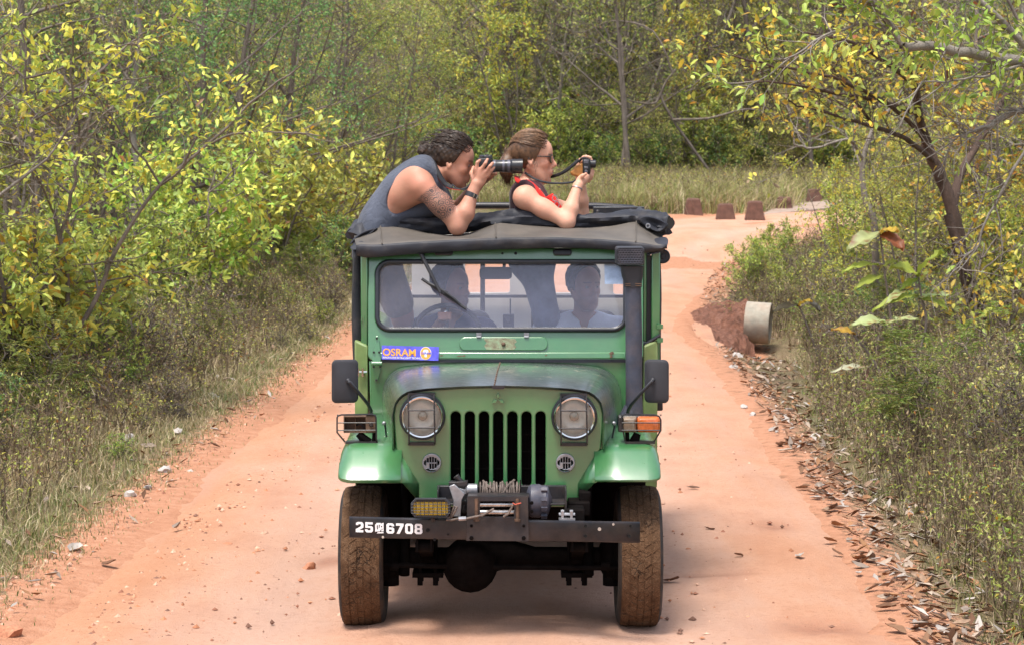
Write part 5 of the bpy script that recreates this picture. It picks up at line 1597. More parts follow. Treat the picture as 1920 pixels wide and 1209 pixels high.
def relax(v, q, it=2, w=0.5):
    n = len(v)
    e = np.concatenate([q[:, [0, 1]], q[:, [1, 2]], q[:, [2, 3]], q[:, [3, 0]]])
    deg = np.bincount(e.ravel(), minlength=n)[:, None]
    for _ in range(it):
        s = np.stack([np.bincount(e[:, 0], v[e[:, 1], i], n) + np.bincount(e[:, 1], v[e[:, 0], i], n) for i in range(3)], 1)
        v = v * (1 - w) + w * s / np.maximum(deg, 1)
    return v

def skin_material(name):
    M = Mat(name)
    a = M.attr('col'); ink = M.attr('ink')
    n = M.noise(14, 5, 0.6); n2 = M.noise(140, 3)
    c = M.mix(M.ramp(n, [(0.3, 0.0), (0.7, 0.34)]), a.outputs['Color'], (0.62, 0.22, 0.15))
    v = M.new('ShaderNodeTexVoronoi', feature='F1'); v.inputs['Scale'].default_value = 20; M.link(M.co(), v.inputs['Vector'])
    ring = M.math('SINE', M.math('MULTIPLY', v.outputs['Distance'], 40))
    nz = M.noise(45, 4)
    pat = M.ramp(M.math('ADD', M.math('MULTIPLY', ring, 0.5), nz), [(0.2, 0.25), (0.8, 0.95)])
    isp = M.new('ShaderNodeSeparateColor'); M.link(ink.outputs['Color'], isp.inputs[0])
    c = M.mix(M.math('MULTIPLY', pat, isp.outputs[0]), c, (0.045, 0.042, 0.045))
    M.set(Base_Color=c, Roughness=M.ramp(n2, [(0.3, 0.48), (0.7, 0.66)]))
    M.b.inputs['Subsurface Weight'].default_value = 0.12
    M.b.inputs['Subsurface Radius'].default_value = (0.012, 0.005, 0.003)
    M.b.inputs['Subsurface Scale'].default_value = 1.0
    M.bump(M.math('ADD', n2, M.math('MULTIPLY', n, 2.0)), 0.22, 0.004)
    return M.m
m_skin = skin_material('skin')
def cloth_material(name, c, var=0.25, scale=8, bump=0.45, wrinkle=22):
    M = Mat(name)
    n = M.noise(scale, 5, 0.6); w = M.noise(wrinkle, 3, 0.5, dist=0.8); t = M.noise(500, 2)
    lo = tuple(x * (1 - var) for x in c); hi = tuple(x * (1 + var) for x in c)
    M.set(Base_Color=M.ramp(n, [(0.3, lo), (0.7, hi)]), Roughness=0.85)
    M.b.inputs['Specular IOR Level'].default_value = 0.2
    M.b.inputs['Sheen Weight'].default_value = 0.15
    M.bump(M.math('ADD', w, M.math('MULTIPLY', t, 0.08)), bump, 0.02)
    return M.m
m_hair_d = simple('dark_brown_hair', (0.034, 0.018, 0.010), 0.45, var=0.7, scale=60)
m_hair_l = simple('light_brown_hair', (0.115, 0.058, 0.029), 0.48, var=0.6, scale=55)
m_hair_b = simple('black_hair', (0.010, 0.009, 0.009), 0.5, var=0.5, scale=60)
m_eye = simple('eye_white', (0.24, 0.21, 0.19), 0.2, var=0.05)
m_iris = simple('iris', (0.03, 0.02, 0.015), 0.15)

class Head:
    """face along +x, up +z, origin between the ears"""
    def __init__(s, T, R, sc): s.T, s.R, s.s = Vector(T), R, sc
    def w(s, x, y, z): return s.T + s.R @ (Vector((x, y, z)) * s.s)
    def local(s, v):
        M = np.array(s.R.transposed(), float)
        return ((v - np.array(s.T)) @ M.T) / s.s
    def sculpt(s, S, fem=False, jaw=1.0):
        k = s.s
        E = lambda c, r, kk=0.012, sub=False, R=None: S.ell(s.w(*c), [q * k for q in r], s.R if R is None else s.R @ R, kk * k, sub=sub)
        C = lambda a, b, ra, rb, kk=0.008, sub=False: S.cap(s.w(*a), s.w(*b), ra * k, rb * k, kk * k, sub=sub)
        E((-0.008, 0, 0.048), (0.100, 0.074, 0.088), 0.0)                       # skull
        E((0.045, 0, 0.040), (0.055, 0.062, 0.065), 0.03)                        # forehead
        E((0.040, 0, -0.030), (0.058, 0.058, 0.075), 0.03)                       # face block
        E((0.056, 0, -0.075), (0.042, 0.040 * jaw, 0.040), 0.03)                 # lower jaw
        for y in (-1, 1):
            C((-0.005, y * 0.052, -0.035), (0.055, y * 0.028, -0.098), 0.022, 0.016, 0.03)
            E((0.062, y * 0.042, -0.018), (0.026, 0.020, 0.020), 0.02)           # cheekbone
            E((0.092, y * 0.030, 0.011), (0.016, 0.017, 0.011), 0.010, True)     # eye socket
            E((0.081, y * 0.030, 0.010), (0.0135, 0.0145, 0.0125), 0.003)        # lid over the eyeball
            C((0.088, y * 0.014, 0.028), (0.074, y * 0.048, 0.028), 0.011 if not fem else 0.008, 0.010 if not fem else 0.008, 0.012)   # brow
            C((0.107, y * 0.010, -0.030), (0.098, y * 0.014, -0.032), 0.008, 0.007, 0.008)   # nostril wing
            # ear
            Re = Matrix.Rotation(math.radians(14 * y), 3, 'Z') @ Matrix.Rotation(math.radians(-12), 3, 'Y')
            E((-0.010, y * 0.076, 0.002), (0.019, 0.009, 0.031), 0.004, False, Re)
            E((-0.006, y * 0.084, 0.004), (0.011, 0.006, 0.019), 0.004, True, Re)
            E((-0.004, y * 0.074, -0.026), (0.009, 0.008, 0.010), 0.006)
        E((0.086, 0, -0.105), (0.018, 0.022, 0.018), 0.02)                       # chin
        C((0.094, 0, 0.020), (0.112, 0, -0.012), 0.010, 0.0115, 0.012)           # nose bridge
        E((0.118, 0, -0.022), (0.013, 0.0125, 0.011), 0.010)                     # tip
        E((0.090, 0, -0.062), (0.022, 0.028, 0.022), 0.016)                      # mouth mound
        C((0.105, -0.016, -0.057), (0.105, 0.016, -0.057), 0.0062, 0.0062, 0.006)
        C((0.103, -0.014, -0.072), (0.103, 0.014, -0.072), 0.0070, 0.0070, 0.006)
        C((0.113, -0.022, -0.0645), (0.113, 0.022, -0.0645), 0.0045, 0.0045, 0.003, True)   # mouth line
        E((0.110, 0, -0.088), (0.008, 0.03, 0.006), 0.012, True)                 # dip above the chin
    def paint(s, v, col, lips=(0.42, 0.13, 0.10), brow=None, stubble=0.0, flush=0.0, hairc=None):
        L = s.local(v); x, y, z = L[:, 0], L[:, 1], L[:, 2]
        near = (np.linalg.norm(L - np.array([0.02, 0, 0]), axis=1) < 0.20)
        def mixc(m, c): 
            m = (np.clip(m, 0, 1) * near)[:, None]; col[:] = col * (1 - m) + np.array(c) * m
        if flush: mixc(flush * np.exp(-(((x - .075) / .05) ** 2 + ((np.abs(y) - .035) / .04) ** 2 + ((z + .01) / .045) ** 2)), (0.56, 0.17, 0.11))
        if stubble: mixc(stubble * sstep(-0.02, -0.05, z - 0.30 * (x - 0.09)) * sstep(-0.02, 0.02, x) * sstep(-0.17, -0.13, z), (0.10, 0.055, 0.04))
        mixc(0.85 * sstep(0.098, 0.104, x) * (np.abs(y) < 0.023) * sstep(0.012, 0.008, np.abs(z + 0.0645)), lips)
        if brow: mixc(0.85 * sstep(0.0065, 0.004, np.abs(z - 0.033 + 0.10 * (np.abs(y) - 0.03) ** 2 * 10)) * (x > 0.05) * (np.abs(y) > 0.012) * (np.abs(y) < 0.052), brow)
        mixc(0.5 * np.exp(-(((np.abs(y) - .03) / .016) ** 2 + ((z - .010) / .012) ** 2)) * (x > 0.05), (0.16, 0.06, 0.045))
    def eyes(s, parent):
        for y in (-1, 1):
            mb = MB(); mb.sphere(s.w(0.0835, y * 0.030, 0.010), 0.0125 * s.s, 14, 9); e = mb.build('eye', m_eye, parent)
            mb = MB(); c = s.w(0.0905, y * 0.030, 0.010); mb.sphere(c, 0.0062 * s.s, 10, 6); mb.build('iris', m_iris, e)
    def cap_hair(s, S, inf, line, lump=0.0, lf=60):
        k = s.s
        S.ell(s.w(-0.012, 0, 0.050), [(0.100 + inf) * k, (0.075 + inf) * k, (0.090 + inf) * k], s.R, 0, lump=lump * k, lf=lf)
        S.ell(s.w(0.035, 0, 0.055), [(0.062 + inf) * k, (0.060 + inf) * k, (0.060 + inf) * k], s.R, 0.03, lump=lump * k, lf=lf)
        for p, n in line: S.plane(s.w(*p), s.R @ Vector(n))
def finish(S, name, mat, parent, col=None, ink=None, it=2):
    v, q = S.mesh()
    v = relax(v, q, it)
    off = np.array(root_of(parent).location)
    o = np_mesh(name, v - off, q, mat, None if col is None else col(v), parent, smooth=True)
    if ink is not None:
        a = o.data.color_attributes.new('ink', 'FLOAT_COLOR', 'POINT'); c = np.ones((len(v), 4), np.float32); c[:, :3] = ink(v)[:, None]; a.data.foreach_set('color', c.ravel())
    return o
def strands(name, mat, parent, paths, r, n=5):
    mb = MB()
    for p in paths:
        m = len(p); mb.tube(p, [r * (1.0 - 0.75 * max(0, (i / (m - 1) - 0.6) / 0.4)) for i in range(m)], n)
    return mb.build(name, mat, parent, angle=180, fix=False)
def finger(S, pts, r0, r1, k=0.004):
    for i in range(len(pts) - 1):
        a = r0 + (r1 - r0) * i / (len(pts) - 1); b = r0 + (r1 - r0) * (i + 1) / (len(pts) - 1)
        S.cap(pts[i], pts[i + 1], a, b, k)

# ----------------------------------------------------------------- the man bending over his long lens
def build_man():
    Yb = 13.46
    P = lambda a, b, d=0.0: W(a, b, Yb + d)
    base = Vector((P(740, 470).x, Yb, 1.06))
    root = empty('person', base)
    tag(root, 'person in a grey sleeveless top with a tattooed arm bending over a long lens', 'person')
    lo = Vector((P(655, 500).x, Yb - 0.36, 1.05)); hi = Vector((P(955, 300).x, Yb + 0.36, P(0, 238).z))
    HD = Head(P(848, 306, -0.0), Matrix.Rotation(math.radians(15), 3, 'Y') @ Matrix.Rotation(math.radians(-4), 3, 'Z'), 1.10)
    sp = (P(815, 312) - P(704, 428)); ang = math.atan2(sp.z, sp.x)
    Rs = Matrix.Rotation(-ang, 3, 'Y')
    R2 = Matrix.Rotation(-math.radians(72), 3, 'Y')
    def torso(S, inf=0.0):
        S.ell(P(706, 468), (0.155, 0.165, 0.125), R2, 0.0, inf)
        S.ell(P(713, 418), (0.16, 0.150, 0.112), Matrix.Rotation(-math.radians(66), 3, 'Y'), 0.05, inf)
        S.ell(P(757, 359), (0.205, 0.168, 0.118), Rs, 0.06, inf)
        S.ell(P(786, 330), (0.105, 0.195, 0.082), Rs, 0.05, inf)
        S.ell(P(800, 352), (0.10, 0.15, 0.085), Rs, 0.05, inf)
    sh, el, wr = P(793, 350, -0.195), P(858, 424, -0.20), P(887, 361, -0.165)
    sh2, el2, wr2 = P(806, 352, 0.19), P(850, 402, 0.22), P(906, 335, 0.10)
    S = SDF(lo, hi, 0.0052)
    torso(S)
    S.cap(P(800, 330, 0), P(842, 318, 0), 0.066, 0.058, 0.04)
    S.cap(P(796, 316, -0.03), P(783, 330, -0.15), 0.045, 0.055, 0.05); S.cap(P(796, 316, 0.03), P(783, 330, 0.15), 0.045, 0.055, 0.05)
    S.ell(sh + Vector((-0.01, 0.02, -0.005)), (0.085, 0.060, 0.066), Matrix.Rotation(math.radians(45), 3, 'Y'), 0.06)
    S.ell(P(770, 352, -0.13), (0.10, 0.055, 0.085), Rs, 0.06)
    S.cap(sh, sh.lerp(el, 0.5) + Vector((0.004, -0.008, 0.004)), 0.060, 0.059, 0.03)
    S.cap(sh.lerp(el, 0.45) + Vector((0.008, -0.004, 0.008)), el, 0.062, 0.044, 0.03)
    S.ell(el + Vector((-0.004, 0, -0.004)), (0.042, 0.042, 0.042), None, 0.02)
    S.cap(el, el.lerp(wr, 0.38) + Vector((0.008, -0.004, 0)), 0.048, 0.053, 0.03)
    S.cap(el.lerp(wr, 0.38) + Vector((0.008, -0.004, 0)), wr, 0.053, 0.031, 0.02)
    S.cap(sh2, el2, 0.062, 0.046, 0.04); S.cap(el2, wr2, 0.048, 0.030, 0.02)
    # near hand: palm up the side of the camera, fingers over its grip
    p0, p1 = wr, P(899, 330, -0.155)
    S.cap(p0, wr.lerp(p1, 0.5), 0.030, 0.033, 0.02)
    S.ell(wr.lerp(p1, 0.80) + Vector((0.008, 0.0, 0.0)), (0.040, 0.020, 0.050), Matrix.Rotation(math.radians(20), 3, 'Y'), 0.015)
    kn = [P(893, 318, -0.165), P(903, 317, -0.170), P(911, 322, -0.168), P(915, 329, -0.160)]
    mid = [P(895, 305, -0.168), P(910, 307, -0.180), P(919, 312, -0.178), P(921, 320, -0.168)]
    tip = [P(900, 301, -0.140), P(914, 299, -0.158), P(924, 306, -0.160), P(926, 315, -0.150)]
    for a, b, c in zip(kn, mid, tip):
        S.cap(wr.lerp(p1, 0.75), a, 0.015, 0.0125, 0.012)
        finger(S, [a, b, c], 0.0115, 0.0088, 0.004)
    finger(S, [P(888, 340, -0.14), P(884, 326, -0.115), P(888, 314, -0.10)], 0.0135, 0.010, 0.008)
    # far hand, cradling the lens from beneath
    q1 = P(924, 326, 0.02)
    S.ell(wr2.lerp(q1, 0.6), (0.045, 0.03, 0.018), Matrix.Rotation(math.radians(-35), 3, 'Y'), 0.015); S.cap(wr2, wr2.lerp(q1, 0.6), 0.03, 0.028, 0.015)
    for i in range(4):
        a = q1 + Vector((0.012 * i - 0.02, 0.015, -0.004)); finger(S, [a, a + Vector((0.006, 0.042, 0.03)), a + Vector((0.004, 0.03, 0.064))], 0.0105, 0.008)
    finger(S, [P(913, 322, -0.005), P(922, 312, 0.01), P(929, 302, 0.015)], 0.012, 0.0085)
    # legs down through the hatch to the bench
    for s in (-1, 1):
        hip = P(712, 476, 0.09 * s + 0.02); knee = Vector((P(752, 545, 0.1 * s).x, Yb + 0.12 + 0.10 * s, 1.50)); ank = Vector((P(762, 545, 0).x + 0.02, Yb + 0.26 + 0.12 * s, 1.12))
        S.cap(hip, knee, 0.088, 0.062, 0.05); S.cap(knee, ank, 0.06, 0.042, 0.03)
        S.cap(ank + Vector((-0.04, 0, -0.03)), ank + Vector((0.13, 0, -0.04)), 0.04, 0.028, 0.03)
    HD.sculpt(S, jaw=1.15)
    au = np.array(el - sh); shn = np.array(sh)
    def col(v):
        c = np.tile(np.array([0.46, 0.235, 0.155]), (len(v), 1))
        d = np.linalg.norm(v - shn, axis=1); m = np.exp(-(d / 0.12) ** 2)[:, None] * 0.35
        c = c * (1 - m) + np.array([0.56, 0.22, 0.14]) * m
        hd = np.linalg.norm(v - np.array(HD.w(.03, 0, 0)), axis=1) < 0.17
        c[hd] = np.minimum(c[hd] * np.array([1.25, 1.25, 1.22]), .8)
        HD.paint(v, c, (0.40, 0.12, 0.09), (0.035, 0.02, 0.014), 0.5, 0.12)
        return c
    def ink(v):
        t = ((v - shn) @ au) / (au @ au); r = np.linalg.norm(v - shn - np.clip(t, 0, 1)[:, None] * au, axis=1)
        n = 0.10 * (fbm(v[:, 0] * 14 + 30, v[:, 2] * 14 + 30, 5, 3) - 0.5)
        return (sstep(0.10, 0.16, t + n) * sstep(0.80, 0.70, t + n) * (r < 0.095) * (v[:, 1] < sh.y + 0.01)).astype(np.float32)
    body = finish(S, 'body', m_skin, root, col, ink)
    # sleeveless top
    m_tank = cloth_material('washed_grey_blue_cotton', (0.075, 0.085, 0.115), 0.3, 5, 0.5, 20)
    S = SDF(lo, hi, 0.0065); torso(S, 0.014)
    S.cap(P(797, 316, -0.03), P(789, 326, -0.11), 0.045, 0.055, 0.05, 0.016); S.cap(P(797, 316, 0.03), P(789, 326, 0.11), 0.045, 0.055, 0.05, 0.016)
    for s in (-1, 1):
        S.ell(P(769, 371, 0.28 * s), (0.190, 0.215, 0.150), Matrix.Rotation(-math.radians(38), 3, 'Y'), 0.008, sub=True)
    S.cap(P(815, 327), P(850, 300), 0.082, 0.09, 0.01, sub=True)
    S.ell(P(778, 399, 0.02), (0.19, 0.11, 0.055), Matrix.Rotation(-math.radians(12), 3, 'Y'), 0.05); S.ell(P(822, 362, 0.03), (0.05, 0.10, 0.10), Rs, 0.05)
    finish(S, 'sleeveless_top', m_tank, root, it=3)
    m_short = cloth_material('khaki_cotton', (0.30, 0.235, 0.17))
    S = SDF(lo, hi, 0.009)
    S.ell(P(708, 478), (0.15, 0.165, 0.12), R2, 0.0, 0.016)
    for s in (-1, 1):
        hip = P(712, 476, 0.09 * s + 0.02); knee = Vector((P(752, 545, 0.1 * s).x, Yb + 0.12 + 0.10 * s, 1.50)); S.cap(hip, hip.lerp(knee, 0.8), 0.088, 0.075, 0.04, 0.018)
    S.plane(P(700, 462), (0.3, 0, 1))
    finish(S, 'shorts', m_short, root)
    # hair: dark curls swept back into a small knot
    S = SDF(HD.T - Vector((0.22,) * 3), HD.T + Vector((0.22,) * 3), 0.0048)
    HD.cap_hair(S, 0.018, [((0.101, 0, 0.090), (0.70, 0, -0.71)), ((0.022, 0, 0.02), (0.93, 0, -0.37)), ((-0.03, 0, -0.052), (0.25, 0, -1))], 0.0035, 90)
    kn_ = HD.w(-0.140, 0, 0.030)
    S.ell(kn_ + HD.R @ Vector((-0.012, 0, -0.006)), (0.048, 0.044, 0.042), None, 0.02, lump=0.006, lf=120)
    S.cap(HD.w(-0.09, 0, 0.03), kn_, 0.045, 0.03, 0.03)
    S.ell(HD.w(-0.085, 0, -0.012), (0.045, 0.055, 0.05), None, 0.03, lump=0.004, lf=100)
    H = finish(S, 'hair', m_hair_d, root, it=1)
    rn = random.Random(11); paths = []
    for i in range(330):
        ph = rn.uniform(-1.4, 1.4); t0 = rn.uniform(-0.1, 0.7); pts = []; o = rn.uniform(0.0, 0.006); w0 = rn.uniform(0, 6); amp = rn.uniform(0.003, 0.008)
        for j in range(12):
            u = t0 + (1 - t0) * j / 11
            th = math.radians(52 + (196 - 52) * u)
            wob = amp * math.sin(w0 + j * 1.5)
            R_ = 1.0
            x = -0.008 + (0.118 + o) * math.cos(th); z = 0.052 + (0.110 + o) * math.sin(th) * math.cos(ph * (1 - 0.65 * u * u)); y = (0.096 + o) * math.sin(th if th < math.pi else math.pi) * math.sin(ph * (1 - 0.65 * u * u)) + wob
            pts.append(HD.w(x, y, z + wob * 0.7))
        pts.append(kn_ + Vector((rn.uniform(-.02, .02), rn.uniform(-.025, .025), rn.uniform(-.02, .02))))
        paths.append(pts)
    for i in range(46):
        a = rn.uniform(0, 6.28); e = rn.uniform(-1.2, 1.2); d = Vector((math.cos(a) * math.cos(e), math.sin(a) * math.cos(e), math.sin(e))); t = d.orthogonal().normalized(); b = d.cross(t)
        r_ = rn.uniform(0.012, 0.026); c = kn_ + d * rn.uniform(0.026, 0.048) + HD.R @ Vector((-0.012, 0, -0.006))
        paths.append([c + (t * math.cos(q) + b * math.sin(q)) * r_ * 0.6 for q in np.linspace(0, rn.uniform(3, 6), 9)])
    for i in range(90):
        ph = rn.uniform(-1.5, 1.5); th = math.radians(rn.uniform(70, 178)); c = HD.w(-0.008 + 0.122 * math.cos(th), 0.099 * math.sin(th) * math.sin(ph), 0.052 + 0.114 * math.sin(th) * math.cos(ph))
        d = (c - HD.w(-0.008, 0, 0.052)).normalized(); t = d.orthogonal().normalized(); b = d.cross(t); r_ = rn.uniform(0.007, 0.014); a0 = rn.uniform(0, 6.28)
        paths.append([c + (t * math.cos(q) + b * math.sin(q)) * r_ + d * rn.uniform(-.002, .005) - HD.R @ Vector((0.010 * k_, 0, 0)) for k_, q in enumerate(np.linspace(a0, a0 + rn.uniform(2.5, 4.5), 8))])
    strands('hair_strand', m_hair_d, H, paths, 0.0021)
    HD.eyes(body)
    # watch on the near wrist
    wd = (wr - el).normalized(); wc = el.lerp(wr, 0.90)
    mb = MB(); mb.tube([wc - wd * 0.014, wc + wd * 0.014], 0.0385, 20)
    Wt = mb.build('wristwatch', m_black, root)
    mb = MB(); f = Vector((0.6, -0.78, -0.1)).normalized(); s_ = f.cross(wd).normalized()
    Rm = Matrix((s_, wd, f)).transposed()
    mb.obox(wc + f * 0.038 + s_ * 0.004, (0.034, 0.022, 0.008), Rm); mb.build('watch_case', m_plastic, Wt, bevel=0.003)
    mb = MB(); mb.obox(wc + f * 0.0425 - s_ * 0.009, (0.007, 0.024, 0.003), Rm); mb.obox(wc + f * 0.0425 + s_ * 0.016, (0.006, 0.024, 0.003), Rm); mb.build('watch_trim', m_chrome, Wt)
    return HD, P
HD_M, PM = build_man()
m_cam = simple('black_camera_body', (0.012, 0.012, 0.014), 0.45, var=0.2, scale=20, bump=0.2, bscale=300)
m_lensb = simple('matt_lens_barrel', (0.02, 0.02, 0.023), 0.32, var=0.2, scale=10)
m_ring = simple('grey_lens_ring', (0.10, 0.10, 0.12), 0.35, 0.3)
m_lglass = simple('coated_front_glass', (0.01, 0.012, 0.02), 0.05, coat=1.0)
m_strap = simple('black_strap_webbing', (0.013, 0.013, 0.017), 0.7, bump=0.3, bscale=300)
def ribbon(path, w, name, mat, parent, nrm=(0, -1, 0), th=0.002, sub=5):
    P = [Vector(p) for p in path]; pts = []
    for i in range(len(P) - 1):
        for k in range(sub): pts.append(P[i].lerp(P[i + 1], k / sub))
    pts.append(P[-1])
    for _ in range(3): pts = [pts[0]] + [(pts[i - 1] + pts[i] * 2 + pts[i + 1]) / 4 for i in range(1, len(pts) - 1)] + [pts[-1]]
    rows = []; m = len(pts)
    for i, c in enumerate(pts):
        t = (pts[min(i + 1, m - 1)] - pts[max(i - 1, 0)]).normalized(); s = t.cross(Vector(nrm)).normalized()
        rows.append([c - s * w / 2, c, c + s * w / 2])
    mb = MB(); mb.grid(rows); return mb.build(name, mat, parent, solid=th, angle=60)
def long_camera():
    Yc = 13.41
    q = lambda a, b, d=0.0: W(a, b, Yc + d)
    base = q(907, 307)
    root = empty('photo_camera', base)
    tag(root, 'black camera with a long zoom lens held to the bending man\'s eye', 'camera')
    mb = MB(); rings = []
    for d, ins in ((-0.072, 0.012), (-0.066, 0.003), (-0.02, 0.0), (0.05, 0.0), (0.066, 0.006)):
        c0, c1 = q(895, 296), q(921, 324)
        rings.append([Vector((x, Yc + d, z)) for x, z in rr(c0.x + ins, c1.z + ins, c1.x - ins, c0.z - ins, 0.012, 4)])
    mb.rings(rings); B = mb.build('camera_body', m_cam, root, angle=40)
    mb = MB(); rings = []
    for d, ins in ((-0.032, 0.014), (-0.024, 0.0), (0.024, 0.0), (0.032, 0.014)):
        c0, c1 = q(898, 291), q(923, 300); rings.append([Vector((x, Yc + d, z)) for x, z in [(c0.x, c1.z), (c1.x + 0.004, c1.z), (c1.x - ins, c0.z - ins * .5), (c0.x + 0.012 + ins, c0.z - ins * .5)]])
    mb.rings(rings); mb.build('viewfinder_hump', m_cam, B, bevel=0.004)
    mb = MB(); mb.lathe([(0.013, 0.0), (0.014, 0.004), (0.014, 0.012), (0.011, 0.014)], q(903, 296, -0.045), 'Z', 16); mb.lathe([(0.006, 0), (0.006, 0.016)], q(914, 295, -0.055), 'Z', 10); mb.build('dial', m_ring, B)
    k = Yc / F_PX; cz = q(950, 312); ax = cz; x = lambda a: W(a, 312, Yc).x - cz.x
    mb = MB(); mb.lathe([(9 * k, x(920)), (11.5 * k, x(922)), (11.5 * k, x(927)), (11.2 * k, x(929)), (11.2 * k, x(946)), (11.6 * k, x(947)), (11.6 * k, x(957)), (10 * k, x(958))], cz, 'X', 36); L = mb.build('lens_barrel', m_lensb, root, angle=25)
    mb = MB()
    for a, b, r in ((922.5, 929, 11.9), (942, 946, 11.7), (951.5, 957, 12.0)): mb.lathe([(r * k, x(a)), (r * k, x(b))], cz, 'X', 36)
    mb.build('focus_ring', m_ring, L)
    mb = MB(); mb.lathe([(11.8 * k, x(958)), (13.4 * k, x(960.5)), (13.4 * k, x(963)), (14.0 * k, x(980)), (13.4 * k, x(980)), (12.6 * k, x(963))], cz, 'X', 40, caps=False); mb.build('lens_hood', m_lensb, L, angle=25)
    mb = MB(); mb.lathe([(12.4 * k, x(964)), (8 * k, x(965.5)), (0.001, x(966))], cz, 'X', 28, caps=False); mb.build('front_glass', m_lglass, L)
    # strap round the neck, red piping along its edge
    pth = [PM(806, 294, -0.02), PM(812, 305, -0.085), PM(820, 322, -0.115), PM(828, 337, -0.125), PM(836, 347, -0.13), PM(848, 353, -0.14), PM(864, 356, -0.15), PM(876, 352, -0.15), PM(886, 340, -0.12), PM(893, 322, -0.09)]
    ribbon(pth[:6], 0.030, 'camera_strap', m_strap, root, (0.35, -1, 0.1))
    ribbon(pth[5:], 0.010, 'camera_strap', m_strap, root, (0.1, -1, 0.3))
    m_pipe = simple('red_piping', (0.45, 0.05, 0.03), 0.6)
    mb = MB(); mb.tube([p + Vector((-0.012, -0.002, -0.006)) for p in pth[:6]] + [pth[6] + Vector((0, 0, -0.004))], 0.002, 5); mb.build('strap_piping', m_pipe, root)
    mb = MB(); mb.tube([PM(848, 346, -0.11), PM(856, 353, -0.14), PM(870, 357, -0.15), PM(882, 350, -0.14)], 0.004, 6); mb.build('strap_cord', m_strap, root)
long_camera()

